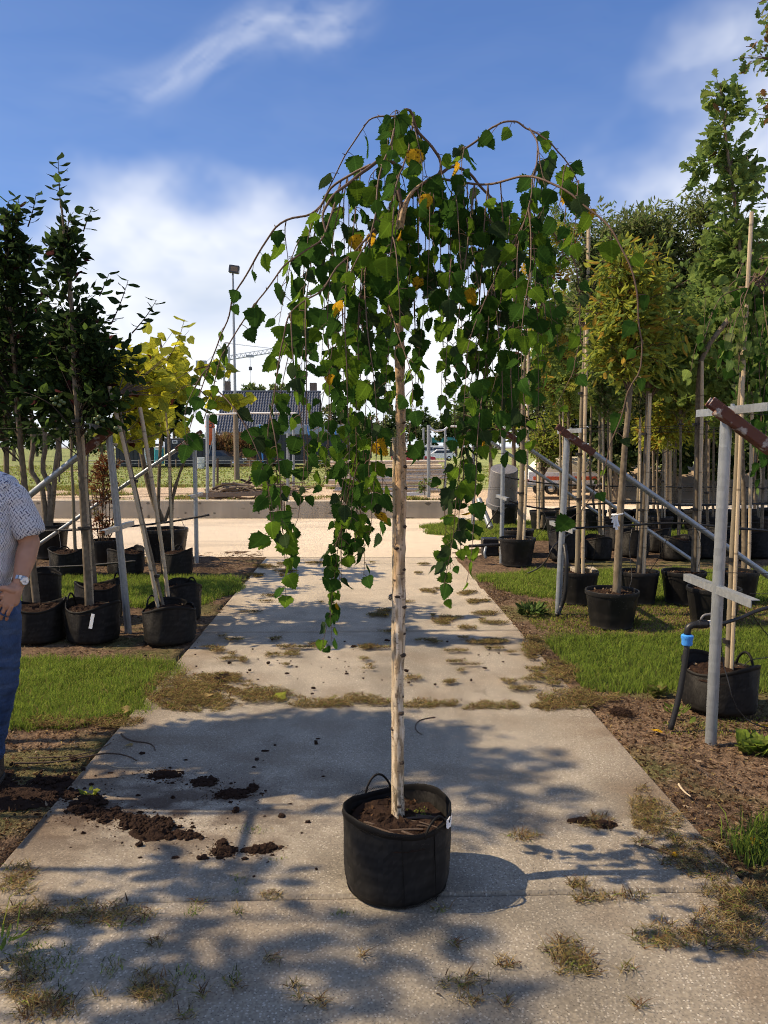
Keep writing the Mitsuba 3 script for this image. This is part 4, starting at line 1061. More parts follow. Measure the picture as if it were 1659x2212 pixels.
for i in sel: leaf_part(birch, 'birch', int(rb.integers(0, 6)), int(leafC[i]), int(rb.integers(0, 8)), leafM[i])
LV = Leaves(rb); LV.add('birch', leafM[rest], leafC[rest])
part(birch, 'crown', LV.ply('m_leaf', smooth=True), kind='stuff')
# ================================================================ nursery rows: frames, wires, hoses
def X_at(x, Y): return P(x, 966, Y)[0]
def gp(x, y): return G(x, y)

# right side, one frame at the path end of every row
frame('galvanised stand in the right foreground with rusty brace clamp at its head', gp(1535, 1604), P(1570, 884, 4.08), .86, 1, (4.3, 4.2, 0), .39, .39)
frame('second galvanised stand on the right, bent black pipe at its foot', gp(1205, 1326), P(1226, 930, 7.33), .86, 1, (4.25, 7.42, 0), .42, .42)
frame('third galvanised stand on the right, beside the speckled plastic pot', gp(1083, 1214), P(1088, 925, 10.73), .92, 1, (4.35, 10.7, 0), .42, .40)
frame('farthest galvanised stand on the right, beside the grey upturned tub', gp(1022, 1158), P(1023, 925, 13.86), .95, 1, (4.5, 13.9, 0), .42, .40)
# left side
frame('leaning galvanised stand in the nearest left row, between the pots', gp(278, 1364), P(234, 922, 6.55), .93, -1, (-4.6, 6.7, 0), .42, .40)
frame('second galvanised stand on the left, beside the path end', gp(425, 1214), P(420, 938, 10.75), .95, -1, (-5.2, 10.75, 0), .42, .40)
frame('galvanised stand of the row beside the man, its bar shadow lying on the path', (-2.36, 3.35, 0), (-2.34, 3.35, 1.82), .9, -1, (-4.7, 3.35, 0), .46, .40)

W_ = 'wires strung along the tree rows'
for nm, Y, x0, x1, z in (('first right row', 4.2, 1.86, 6.5, 1.80), ('second right row', 7.42, 1.72, 9, 1.80), ('third right row', 10.73, 1.6, 9, 1.84), ('fourth right row', 13.86, 1.55, 10, 1.9)):
    for dy in (-.34, .34):
        for zz in (z, .86):
            wire('thin wire strung along the ' + nm, [(x0, Y + dy, zz), ((x0 + x1) / 2, Y + dy, zz - .03), (x1, Y + dy, zz)], .0022 if Y < 8 else .003, group='wires of the ' + nm)
for nm, Y, x0, x1, z in (('first left row', 6.6, -2.38, -8, 1.76), ('second left row', 10.75, -2.63, -9, 1.80)):
    for dy in (-.34, .34):
        for zz in (z, .94):
            wire('thin wire strung along the ' + nm, [(x0, Y + dy, zz), ((x0 + x1) / 2, Y + dy, zz - .03), (x1, Y + dy, zz)], .0022 if Y < 8 else .003, group='wires of the ' + nm)

hose('black water hose along the second right row at pot height', [P(1226, 1142, 7.35), P(1300, 1138, 7.35), P(1365, 1134, 7.4), P(1450, 1130, 7.4), P(1540, 1136, 7.4), P(1700, 1150, 7.4), P(1900, 1160, 7.4)], .011,
     [[P(1367, 1136, 7.4), P(1360, 1190, 7.3), P(1365, 1240, 7.2), P(1350, 1283, 7.05)], [P(1290, 1140, 7.35), P(1286, 1180, 7.5), P(1275, 1232, 7.9)], [P(1450, 1132, 7.4), P(1430, 1190, 7.6), P(1400, 1236, 7.95)], [P(1500, 1133, 7.4), P(1515, 1190, 7.6), P(1500, 1240, 7.9)]], 1)
hose('black hose along the third right row', [P(1100, 1082, 10.7), P(1200, 1100, 10.7), P(1270, 1090, 10.7), P(1380, 1085, 10.7), P(1480, 1092, 10.7), P(1660, 1088, 10.7), P(1900, 1095, 10.7)], .012,
     [[P(1260, 1092, 10.7), P(1262, 1130, 10.8), P(1290, 1172, 11)], [P(1400, 1086, 10.7), P(1410, 1130, 10.8), P(1440, 1175, 11)], [P(1160, 1093, 10.7), P(1180, 1120, 10.6), P(1150, 1165, 10.5)]], 2)
hose('black hose stretched along the fourth right row at brace height', [P(1090, 1030, 13.8), P(1180, 1044, 13.8), P(1300, 1050, 13.8), P(1500, 1052, 13.8), P(1900, 1056, 13.8)], .013)
hose('upper black hose over the second left row', [P(452, 1112, 10.6), P(420, 1118, 10.6), P(330, 1132, 10.6), P(200, 1143, 10.6), P(80, 1147, 10.6), P(-120, 1150, 10.6)], .014,
     [[P(390, 1121, 10.6), P(400, 1150, 10.5), P(392, 1175, 10.3), P(380, 1190, 10)], [P(185, 1144, 10.6), P(186, 1180, 10.4), P(184, 1210, 9.8)], [P(126, 1145, 10.6), P(130, 1170, 10.4), P(128, 1205, 9.9)]], 3)
hose('lower black hose over the second left row', [P(292, 1212, 9.3), P(250, 1216, 9.3), P(180, 1222, 9.3), P(90, 1226, 9.3), P(-60, 1230, 9.3)], .013,
     [[P(267, 1214, 9.3), P(265, 1250, 9.3), P(268, 1300, 7.6)], [P(130, 1224, 9.3), P(120, 1260, 8.8), P(108, 1300, 7.4)]], 4)
hose('thin black hose at the right edge running to the blue coupling', [P(1545, 1350, 4.25), P(1590, 1338, 4.3), P(1640, 1318, 4.35), P(1760, 1290, 4.4)], .011,
     [[P(1557, 1350, 4.25), P(1560, 1420, 4.3), P(1580, 1500, 4.2), P(1610, 1552, 4.25), P(1659, 1572, 4.35), P(1720, 1568, 4.5)], [P(1624, 1324, 4.33), P(1650, 1362, 4.4), P(1690, 1400, 4.5)], [P(1680, 1420, 4.7), P(1625, 1425, 4.7), P(1604, 1440, 4.7)]], 5)
wire('bent black pipe rising at the foot of the second right frame', [P(1204, 1328, 7.1), P(1212, 1310, 7.22), P(1222, 1270, 7.2), P(1224, 1225, 7.2), P(1219, 1176, 7.3)], .022, 'water_pipe', 'pipe')
wire('thin dark rod slanting from the second right frame bar to the pot behind', [P(1265, 1128, 8.6), P(1190, 1190, 8.0), P(1140, 1238, 9.0)], .008, 'slanting_rod', 'rod')
wire('thin dark rod slanting beside the third right frame', [P(1078, 1096, 10.6), P(1050, 1140, 11.2)], .010, 'slanting_rod', 'rod')
single('leaning_post', mikit.ply(tube([P(1034, 1078, 14.4), P(1060, 1140, 14.0)], .055, 14), 'm_galv', smooth=40), 'short grey pipe leaning beside the grey upturned tub', 'pipe')

# riser with blue coupling
rs_ = thing('water_riser', 'black riser pipe with blue coupling and grey valve in the right foreground', 'water tap')
a, b = gp(1448, 1576), P(1484, 1392, 4.30)
part(rs_, 'pipe', mikit.ply(tube(spline([a, (a + b) / 2 + [.012, 0, .0], b], 16), .0165, 14), 'm_rubber', smooth=True))
part(rs_, 'coupling', mikit.ply(at(lathe([(0, -.004), (.027, -.004), (.030, .004), (.030, .03), (.034, .036), (.034, .052), (.026, .058), (0, .058)], 24, lambda A, r, z: (r * (1 + .05 * (np.sin(A * 12) > .3) * (r > .02)), z)), b), 'm_blue', smooth=35))
e = b + [0, 0, .06]
part(rs_, 'elbow', mikit.ply(tube(spline([e, e + [.002, 0, .028], e + [.02, 0, .048], e + [.05, 0, .055]], 14), .019, 12), 'm_rubber', smooth=True))
part(rs_, 'valve', mikit.ply(cat(tube([e + [.045, 0, .055], e + [.06, 0, .056], e + [.062, 0, .056], e + [.105, 0, .058]], [.021, .021, .025, .025], 16), tube([e + [.105, 0, .058], e + [.12, 0, .058]], .018, 12)), 'm_rubber', smooth=40))
part(rs_, 'union', mikit.ply(tube([e + [.118, 0, .058], e + [.16, 0, .06]], .021, 10), 'm_white', smooth=30))
part(rs_, 'valve_lever', mikit.ply(tube(spline([e + [.07, -.01, .085], e + [.085, -.012, .11], e + [.13, -.012, .118], e + [.17, -.012, .118]], 12), .007, 8), 'm_grey_plastic', smooth=True))

# ================================================================ pots
fabric_pot('black fabric pot half hidden behind the man', X_at(70, 6.31), 6.31, .215, .30, 11)
fabric_pot('black fabric pot with a small white tag, in the front left row', X_at(189, 6.31), 6.31, .21, .30, 12, handles=((2.9, 1.3), (.1, .2)))
wt = single('plant_tag', mikit.ply(beam(P(201, 1326, 6.09), P(195, 1358, 6.07), .028, .002, up=(0, -1, .2)), 'm_paper'), 'white plastic tag hanging on the front left fabric pot', 'tag')
fabric_pot('black fabric pot directly behind the white tagged one', X_at(203, 7.1), 7.1, .21, .33, 13, handles=((.9, 1.3),))
fabric_pot('black fabric pot with two leaning stakes, nearest the path on the left', X_at(358, 6.27), 6.27, .215, .29, 14, handles=((2.6, 1.1), (.9, .3)))
fabric_pot('black fabric pot tucked behind the pot with leaning stakes', X_at(388, 7.1), 7.1, .17, .33, 15, handles=((1.3, .9),))
fabric_pot('small dark fabric pot behind the man, on the lawn edge', X_at(80, 7.4), 7.4, .18, .38, 16, handles=())
fabric_pot('slumped black fabric pot in the second left row, nearest the man', X_at(140, 9.65), 9.65, .23, .31, 17, handles=((2.2, .5),))
fabric_pot('black fabric pot in the middle of the second left row', X_at(265, 9.65), 9.65, .225, .30, 18, handles=((1.2, .8),))
fabric_pot('black fabric pot at the path end of the second left row', X_at(376, 9.65), 9.65, .20, .30, 19, handles=((1.7, .9),))
plastic_pot('big black plastic tub with lifted handles behind the second left row', X_at(352, 11.0), 11.0, .325, .44, 20)
plastic_pot('big grey black tub behind the man at the sandy road', X_at(100, 11.2), 11.2, .27, .48, 21)
plastic_pot('black pot holding the red leaved shrub on the left', X_at(221, 10.5), 10.5, .20, .34, 22)
for (px, lb) in ((404, 'tub handle'), (147, 'handle')):
    pass
plastic_pot('nearest black plastic pot on the right lawn, ribbon tied to its tree', X_at(1330, 6.84), 6.84, .236, .325, 31, chip=[(MULCH_P, 4), (MULCH, 3), (STRAW, 1)])
plastic_pot('black plastic pot behind the second right frame, with grey blocks in it', X_at(1255, 7.88), 7.88, .205, .33, 32)
plastic_pot('black plastic pot behind the ribbon tree, to its right', X_at(1387, 7.88), 7.88, .205, .33, 33)
plastic_pot('black plastic pot behind the far end of the foreground angle bar', X_at(1486, 7.88), 7.88, .22, .33, 34)
plastic_pot('black plastic pot seen behind the foreground post', X_at(1553, 6.95), 6.95, .235, .33, 35)
plastic_pot('black plastic pot at the right edge in the second right row', X_at(1608, 7.88), 7.88, .19, .33, 36)
plastic_pot('speckled black plastic pot in front of the third right frame', X_at(1120, 10.45), 10.45, .25, .37, 37, chip=[(MULCH_P, 3), (MULCH_D, 2)])
plastic_pot('black plastic pot right behind the speckled one', X_at(1121, 11.45), 11.45, .24, .38, 38)
fabric_pot('black fabric pot at the right edge behind the foreground post', X_at(1573, 4.64), 4.64, .218, .27, 39, handles=((.4, .9),), soil=.8)
fabric_pot('torn black fabric pot in the third right row, beside the ribbon tree', X_at(1297, 11.0), 11.0, .20, .30, 40, handles=())
fabric_pot('sagging black fabric bag behind the second right frame', X_at(1222, 10.9), 10.9, .21, .42, 41, handles=((2.2, 1.0),))
fabric_pot('crumpled black fabric pot in the third right row with pale trunk pair', X_at(1466, 11.0), 11.0, .22, .30, 42, handles=((2.5, .9),))
ORD = 'first second third fourth fifth sixth seventh eighth ninth tenth eleventh twelfth thirteenth fourteenth fifteenth sixteenth seventeenth eighteenth nineteenth'.split()
for k, (x, Y, r, h) in enumerate(sorted([(1375, 11.3, .22, .36), (1425, 11.8, .2, .34), (1530, 11.2, .24, .38), (1590, 11.0, .2, .36), (1645, 11.2, .24, .4), (1340, 12.0, .2, .36), (1560, 12.0, .22, .36)])):
    fabric_pot(f'black fabric pot in the dark third right row, {ORD[k]} from the left', X_at(x, Y), Y, r, h, 50 + k, handles=(), group='fabric pots crowded in the third right row')
plastic_pot('scuffed black pot under the grey upturned tub', X_at(1092, 15.7), 15.7, .29, .46, 60)
for k, (x, Y, r, h) in enumerate(sorted([(1175, 14.6, .25, .40), (1228, 14.9, .24, .42), (1285, 14.5, .25, .42), (1345, 14.8, .24, .40), (1400, 14.6, .25, .42), (1455, 14.9, .24, .40), (1510, 14.5, .25, .42), (1565, 14.8, .24, .4), (1620, 14.6, .25, .42), (1672, 14.8, .25, .42), (1210, 13.2, .22, .40), (1320, 13.4, .22, .38), (1430, 13.3, .22, .4), (1540, 13.4, .22, .4), (1640, 13.3, .22, .4)])):
    plastic_pot(f'black nursery pot before the sandy road on the right, {ORD[k]} from the left', X_at(x, Y), Y, r, h, 70 + k, group='black pots of the far right rows')
# upturned grey tub leaning on top of the pot
tub = lathe([(.0, .80), (.10, .80), (.11, .805), (.20, .805), (.21, .80), (.262, .80), (.272, .79), (.29, .5), (.305, .10), (.325, .09), (.325, .0), (.31, .0), (.29, .09)], 48)
M3 = trimesh.transformations.rotation_matrix(math.radians(20), [1, 0, 0]); tub.apply_transform(M3); tub = tm(tub.vertices + [X_at(1088, 15.6), 15.75, .42], tub.faces)
single('grey_tub', mikit.ply(tub, 'm_grey_plastic', smooth=35), 'large grey tub turned upside down on a black pot by the road', 'tub')
bx = thing('valve_box', 'low black box with pipes beside the third right frame', 'valve box'); c = gp(1060, 1200)
part(bx, 'body', mikit.ply(box((c[0], c[1] + .12, .12), (.24, .24, .26), bevel=.015), 'm_black_plastic', smooth=30))
part(bx, 'pipe', mikit.ply(tube([P(1012, 1180, 10.6), P(1050, 1178, 10.6), P(1090, 1176, 10.6)], .022, 10), 'm_rubber', smooth=True))
part(bx, 'tap', mikit.ply(tube(spline([P(1050, 1182, 10.55), P(1047, 1196, 10.5), P(1050, 1206, 10.5)], 8), .02, 8), 'm_galv', smooth=True))
for x0, x1, y0, y1 in ((1240, 1247, 1236, 1240), (1275, 1283, 1234, 1241)):
    single('paving_block', mikit.ply(box(P((x0 + x1) / 2, 1238, 7.98 + .06 * (x0 > 1260)) + [0, 0, .02], (.07, .2, .07), bevel=.006), 'm_concrete'), 'grey block laid on the soil of the pot behind the second right frame', 'block', 'grey blocks in the pot behind the second right frame')
# ribbon on the nearest right tree
rbn = thing('ribbon', 'white lilac ribbon tied round the trunk of the nearest right tree', 'ribbon'); c = P(1338, 1112, 6.76)
part(rbn, 'knot', mikit.ply(tube([(c[0] + .045 * math.cos(t), c[1] + .06 + .045 * math.sin(t), c[2] + .006 * math.cos(t)) for t in np.linspace(0, 6.283, 22)], .008, 6, False), 'm_white', smooth=True))
for dx, dy_, dz in ((-.05, -.02, -.07), (-.035, -.03, -.11), (-.015, -.03, -.13), (-.055, -.01, -.035), (.0, -.03, -.10)):
    p0 = c + [-.012, .005, 0]; pts = spline([p0, p0 + np.array([dx, dy_, dz]) * .5 + [-.01, 0, .008], p0 + [dx, dy_, dz]], 8); w = np.array([.012, .004, .0])
    v = np.vstack([[q - w * (.4 + .8 * i / 7), q + w * (.4 + .8 * i / 7)] for i, q in enumerate(pts)])
    part(rbn, 'tail', mikit.ply(tm(v, [(2 * i, 2 * i + 1, 2 * i + 3) for i in range(7)] + [(2 * i, 2 * i + 3, 2 * i + 2) for i in range(7)]), 'm_white', smooth=True))
# ================================================================ trees
def pl(Y, *pts): return [P(x, y, Y) for x, y in pts]
def rad(px, Y): return px * Y / FOC
def cr(x, y, Y, rx, ry, n, rd=None):
    return (P(x, y, Y), (rad(rx, Y), rad(rd or rx, Y), rad(ry, Y)), n)


CRB = [(CRAB, 10), (CRAB_R, .35), (CRAB_L, 2.4), (FOREST, 3)]
tree('crab_apple', 'tall dark crab apple with a leafy leader above its bamboo stake, left', 'tree', pl(6.31, (193, 1330), (173, 1000), (166, 900), (152, 650), (140, 520), (131, 430)), .034, .008,
     [cr(145, 530, 6.31, 45, 110, 310), cr(160, 690, 6.5, 100, 120, 680), cr(245, 770, 6.4, 75, 100, 430), cr(130, 850, 6.6, 130, 100, 640), cr(260, 870, 6.4, 80, 75, 260)], 'ovate', .092, CRB, seed=1, droop=.12, parts=120,
     stake=(pl(6.38, (200, 1335), (181, 1000), (170, 850), (150, 600), (143, 490)), .019), ties=(1.75, 1.0, 2.4),
     leader=[(pl(6.31, (131, 450), (128, 400), (126, 345)), 16), (pl(6.4, (240, 700), (262, 650), (277, 605)), 10), (pl(6.3, (285, 720), (318, 680), (338, 648)), 10), (pl(6.4, (180, 500), (190, 470), (198, 450)), 7), (pl(6.35, (215, 640), (228, 610), (236, 590)), 6)], twig='m_bark_dark')
tree('crab_apple', 'broad dark crab apple at the left edge behind the man', 'tree', pl(6.6, (82, 1330), (51, 1030), (36, 850), (20, 640), (8, 470)), .036, .010,
     [cr(25, 620, 6.6, 80, 170, 950), cr(-90, 720, 6.8, 130, 220, 700), cr(60, 830, 6.8, 90, 110, 420), cr(30, 500, 6.6, 60, 60, 250)], 'ovate', .092, CRB, seed=2, droop=.12,
     leader=[(pl(6.5, (60, 490), (72, 450), (78, 418)), 12), (pl(6.5, (10, 480), (16, 450), (20, 432)), 9), (pl(6.5, (35, 480), (38, 450), (40, 430)), 8)], twig='m_bark_dark')
tree('crab_apple', 'slim dark tree standing behind the staked crab apple', 'tree', pl(7.25, (206, 1282), (184, 1020), (176, 900), (178, 780)), .030, .012, [cr(190, 800, 7.4, 110, 120, 900), cr(90, 760, 7.6, 120, 150, 800)], 'ovate', .10, [(CRAB, 8), (FOREST, 5), (CRAB_R, 1)], seed=3, droop=.2, twig='m_bark_dark')
# green apples on the crab apple
gr_ = random.Random(4)
for k, (x, y) in enumerate([(112, 862), (122, 858), (132, 866), (118, 872), (128, 876), (138, 870), (206, 905), (214, 900), (222, 908), (210, 914), (250, 925), (258, 930)]):
    p = P(x, y, 6.02 + .02 * (k % 3))
    single('crab_apple_fruit', mikit.ply(tm(lathe([(0.001, -.015), (.012, -.013), (.0175, 0), (.014, .012), (.005, .014), (.001, .011)], 12).vertices + p, lathe([(0.001, -.015), (.012, -.013), (.0175, 0), (.014, .012), (.005, .014), (.001, .011)], 12).faces), scene.setdefault('m_apple', {'type': 'principled', 'base_color': col(.10, .14, .05), 'roughness': .35}) and 'm_apple', smooth=True),
           'small green crab apple hanging in the dark crown on the left', 'fruit', 'green fruit hanging in the dark tree on the left')
tree('crab_apple', 'dark stems and foliage rising behind the man at the left edge', 'tree', pl(8.6, (20, 1290), (14, 1000), (10, 850), (5, 700)), .04, .02, [cr(0, 800, 8.6, 130, 140, 900)], 'ovate', .11, [(FOREST, 8), (CRAB, 5)], seed=4, twig='m_bark_dark')

Y_ = 8.2
CT = [(CAT, 9), (YGRN, 5), (CAT_B, .6)]
tree('yellow_leaved_tree', 'tree with large bright yellow leaves and two leaning stakes, left', 'tree', pl(6.42, (356, 1325), (310, 1130), (272, 960), (255, 850)), .017, .010,
     [(P(352, 780, 7.6), (rad(100, 7.6), .35, rad(75, 7.6)), 150), (P(290, 860, 7.4), (rad(60, 7.4), .3, rad(60, 7.4)), 70), (P(330, 930, 7.4), (rad(80, 7.4), .3, rad(50, 7.4)), 24), (P(430, 810, 7.4), (rad(60, 7.4), .3, rad(45, 7.4)), 26), (P(400, 745, 7.8), (rad(45, 7.4), .25, rad(35, 7.4)), 22)], 'heart', .125, CT, seed=5, droop=.55, parts=230, spread=.9,
     stake=(pl(6.36, (344, 1328), (265, 950), (236, 835)), .0165), ties=(1.3, .5),
     leader=[(pl(7.2, (430, 840), (470, 868), (535, 858)), 12), (pl(7.2, (420, 800), (470, 790), (500, 800)), 7), (pl(7.2, (360, 780), (390, 720), (398, 690)), 7)])
tree('yellow_leaved_tree', 'multi-stemmed pale trunk group in the big black tub on the left', 'tree', pl(11.0, (352, 1130), (312, 1010), (300, 930), (330, 820)), .05, .02, [cr(340, 830, 9.5, 110, 80, 60), cr(270, 890, 9.5, 70, 50, 30)], 'heart', .19, CT, seed=6, droop=.55, spread=.9)
for k, (pts, r) in enumerate([(((372, 1187), (368, 1060), (365, 950), (355, 800), (345, 730)), .03), (((355, 1130), (378, 1060), (392, 1010), (420, 955)), .024), (((340, 1130), (345, 1000), (350, 900), (380, 790)), .03), (((372, 1140), (375, 1060), (398, 1000), (402, 980), (390, 950)), .018)]):
    part('yellow_leaved_tree_001', 'trunk', mikit.ply(tube(spline(pl(10.9, *pts), 16), np.linspace(r, r * .5, 16), 8), 'm_bark', smooth=True))
single('bamboo_stake', mikit.ply(tube(spline(pl(6.5, (366, 1312), (320, 985), (302, 880)), 12), .0165, 10), 'm_bamboo', smooth=True), 'right one of the two leaning stakes in the front left pot', 'stake')
for k, (x0, x1) in enumerate([(92, 72), (108, 98), (116, 126)]):
    single('bare_trunk', mikit.ply(tube(spline(pl(11.3, (100 + 3 * k, 1150), (x0, 1060), (x1 - 6, 1010), (x1, 960), (x1 - 10, 860)), 14), np.linspace(.045, .03, 14), 8), 'm_bark', smooth=True), f'bent grey stem rising from the tub behind the man, {ORD[k]} from the left', 'stem', 'bent grey stems in the tub behind the man')
tree('staked_sapling', 'thin straight sapling in the slumped fabric pot on the left', 'tree', pl(9.7, (163, 1205), (158, 1080), (153, 960), (150, 820)), .024, .014, [cr(150, 800, 9.8, 90, 90, 500)], 'ovate', .10, [(FOREST, 6), (CRAB, 4)], seed=7, bark='m_bark_pale')
tree('staked_sapling', 'thin pale sapling in the fabric pot at the path end, left', 'tree', pl(9.7, (374, 1195), (367, 1050), (362, 930), (352, 820)), .018, .010, [cr(352, 800, 9.4, 70, 60, 40)], 'heart', .17, CT, seed=8, bark='m_bamboo', droop=.5)
tree('red_leaved_shrub', 'airy shrub with rusty red leaves before the low wall', 'shrub', pl(10.5, (221, 1165), (222, 1090), (224, 1030)), .012, .006, [cr(222, 1030, 10.5, 42, 60, 620), cr(232, 1000, 10.4, 40, 40, 300), cr(215, 1120, 10.5, 48, 36, 300)], 'lance', .07, [(MAPLE, 8), (DEAD, 2), (CLIP, 2), (CRAB_R, 1)], seed=9, droop=.2, bsdf='m_leaf_matt')
for k in range(7):
    part('red_leaved_shrub', 'stem', mikit.ply(tube(spline(pl(10.5 + .03 * k, (214 + 3 * k, 1170), (205 + 8 * k, 1110), (196 + 9 * k, 1050)), 10), np.linspace(.009, .004, 10), 6), 'm_bark_dark', smooth=True))

# ---------------------------------------------------------------- right side
tree('golden_tree', 'young tree with golden bronze narrow leaves in the nearest right pot', 'tree', pl(6.84, (1332, 1290), (1338, 1150), (1347, 1000), (1358, 880), (1364, 800), (1355, 700), (1345, 580)), .040, .012,
     [cr(1365, 580, 6.84, 95, 85, 800), cr(1325, 690, 6.9, 100, 95, 1000), cr(1405, 720, 6.95, 100, 100, 900), cr(1320, 780, 6.9, 75, 60, 450)], 'lance', .115, [(GOLD, 2), (YGRN, 9), (OAK_L, 5)], seed=21, droop=.15, parts=60, bark='m_bark', up=.3,
     leader=[(pl(6.9, (1345, 560), (1350, 535), (1352, 510)), 9), (pl(6.9, (1390, 580), (1400, 550), (1402, 530)), 9)])
tree('staked_tree', 'small-leaved dark tree on a tall bamboo stake behind the second right frame', 'tree', pl(7.88, (1247, 1238), (1252, 1000), (1262, 760), (1268, 600), (1270, 480)), .028, .010, [cr(1270, 560, 7.88, 55, 100, 1400), cr(1258, 650, 8.1, 50, 60, 600)], 'small', .05, [(FOREST, 5), (OLIVE, 5), (OAK, 2)], seed=22, bark='m_bark_pale', stake=(pl(7.81, (1259, 1242), (1264, 900), (1270, 600), (1272, 465)), .018), ties=(1.0, 1.6, 2.2))
OK_ = [(OAK, 7), (OAK_L, 5), (SPRING, .8), (DEAD, .25)]
tree('oak_tree', 'light green oak crown right of the golden tree', 'tree', pl(7.88, (1380, 1240), (1392, 1060), (1400, 850), (1425, 700)), .036, .014, [cr(1440, 690, 7.88, 80, 110, 800), cr(1410, 790, 8.0, 70, 60, 400), cr(1480, 760, 8.2, 70, 80, 450)], 'oak', .13, [(OAK, 4), (OAK_L, 8), (SPRING, 1.5)], seed=23, stake=(pl(7.81, (1390, 1240), (1400, 1000), (1404, 850)), .018), ties=(1.0, 1.7), parts=40)
tree('oak_tree', 'tall oak with open leader against the cloud at right', 'tree', pl(7.88, (1500, 1235), (1506, 1000), (1510, 800), (1605, 620), (1592, 480), (1572, 330), (1556, 180)), .038, .010,
     [cr(1560, 250, 8.0, 58, 75, 190), cr(1548, 340, 8.0, 70, 50, 170), cr(1585, 420, 8.0, 75, 60, 200), cr(1600, 520, 8.0, 75, 60, 280), cr(1560, 580, 8.1, 60, 50, 220)], 'oak', .135, OK_, seed=24, parts=220, droop=.18, spread=.6, bark='m_bark', stake=(pl(7.81, (1508, 1235), (1516, 900), (1516, 780)), .018), ties=(1.0, 1.75), leader=[(pl(8, (1556, 220), (1552, 190), (1548, 168)), 8)])
tree('oak_tree', 'low pale green oak crown behind the foreground frame', 'tree', pl(8.3, (1608, 1236), (1606, 1050), (1600, 900), (1590, 800)), .034, .012, [cr(1560, 830, 8.3, 90, 60, 700), cr(1625, 800, 8.4, 80, 90, 700), cr(1500, 700, 8.6, 70, 90, 600), cr(1640, 680, 8.5, 70, 120, 800)], 'oak', .13, [(OAK, 3), (OAK_L, 8), (SPRING, 2)], seed=25, parts=40, stake=(pl(8.2, (1618, 1236), (1624, 900), (1626, 800)), .018))
tree('oak_tree', 'oak branch with browned leaf tips reaching in at the top right corner', 'tree', pl(5.4, (1850, 1450), (1830, 1000), (1800, 500), (1760, 100), (1740, -200)), .05, .02,
     [cr(1640, 30, 5.4, 62, 45, 75), cr(1648, 120, 5.4, 62, 48, 75), cr(1655, 215, 5.4, 50, 42, 60), cr(1730, 60, 5.4, 60, 160, 240), cr(1790, 300, 5.5, 80, 160, 300)], 'oak', .085, [(OAK, 8), (OLIVE, 4), (DEAD, 1.4), (YGRN, .5), (OAK_L, 2)], seed=26, parts=140, droop=.25, spread=.7)
tree('walnut_shoot', 'dark leafy shoot with dried fruit cluster in front of the white cloud', 'tree', pl(9.5, (1760, 1230), (1740, 800), (1700, 520), (1659, 425), (1625, 380), (1612, 330)), .03, .006, [cr(1625, 350, 9.5, 26, 45, 26), cr(1690, 460, 9.5, 40, 50, 40)], 'ovate', .16, [(FOREST, 5), (CRAB, 4)], seed=27, droop=.4, leader=[(pl(9.5, (1625, 390), (1612, 355), (1606, 330)), 6)])
tree('weeping_tree', 'second weeping birch on a white stake at the right edge', 'tree', pl(4.64, (1572, 1455), (1580, 1250), (1592, 1000), (1604, 780), (1614, 620)), .021, .014, [(P(1640, 560, 4.8), (.16, .2, .18), 60)], 'birch', .06, [(OAK, 4), (OAK_L, 3), (OLIVE, 2), (BIRCH, 3)], seed=28, droop=.95, spread=.8, bark='m_bark_pale', stake=(pl(4.60, (1580, 1458), (1590, 1200), (1606, 800), (1624, 458)), .0122), ties=(.9, 1.75, .45))
rw = np.random.default_rng(77); WM, WC = [], []
for k, (pts, sp) in enumerate([(((1640, 600), (1600, 600), (1560, 640), (1525, 700), (1500, 760), (1490, 830)), 26), (((1640, 640), (1610, 700), (1600, 800), (1604, 900)), 16), (((1650, 560), (1630, 640), (1640, 760), (1648, 860)), 14), (((1640, 620), (1660, 660), (1655, 800), (1640, 960), (1630, 1060)), 14), (((1640, 560), (1670, 560), (1690, 700), (1680, 900)), 16), (((1630, 620), (1590, 660), (1580, 760), (1590, 860)), 16), (((1640, 590), (1625, 700), (1615, 820), (1620, 930)), 14), (((1650, 600), (1668, 700), (1662, 830), (1668, 930)), 14)] + [(((1630 + 2 * j, 590 + 9 * (j % 4)), (xa, 640 + 10 * (j % 3)), (xb, 740 + 20 * (j % 5)), (xb + 4, yb)), 12) for j, (xa, xb, yb) in enumerate([(1610, 1580, 800), (1600, 1560, 720), (1650, 1640, 860), (1640, 1622, 780), (1670, 1672, 900), (1680, 1690, 840), (1660, 1650, 1000), (1620, 1600, 880), (1590, 1545, 800), (1700, 1715, 940), (1600, 1610, 760), (1650, 1660, 780), (1630, 1640, 940), (1615, 1595, 700), (1690, 1700, 780), (1560, 1520, 640), (1655, 1675, 860)])]):
    oy = rw.uniform(-.3, .3); w = np.array([P(x, y, 4.64 + oy * min(1, i / 2)) for i, (x, y) in enumerate(pts)]); pp = spline(w, 30)
    part('weeping_tree', 'twig', mikit.ply(tube(pp, np.linspace(.004, .0012, 30), 5), 'm_twig', smooth=True))
    seg = np.r_[0, np.cumsum(np.linalg.norm(np.diff(pp, axis=0), axis=1))]
    for s_ in np.arange(.1, seg[-1], .05):
        b = np.array([np.interp(s_, seg, pp[:, j]) for j in range(3)]); a = rw.random() * 6.28; out = np.array([math.cos(a), math.sin(a), 0])
        M = frames((b + out * .015)[None], (out * rw.uniform(0, .7) + [0, 0, -1.])[None], np.array([[math.cos(a + 1), -abs(math.sin(a + 1)), .3]]), [.06 * rw.uniform(.7, 1.2)])[0]
        leaf_part('weeping_tree', 'birch', int(rw.integers(0, 4)), int(pick(rw, [(BIRCH, 4), (OAK, 3), (OAK_L, 3), (OLIVE, 1)], 1)[0]), int(rw.integers(0, 8)), M)

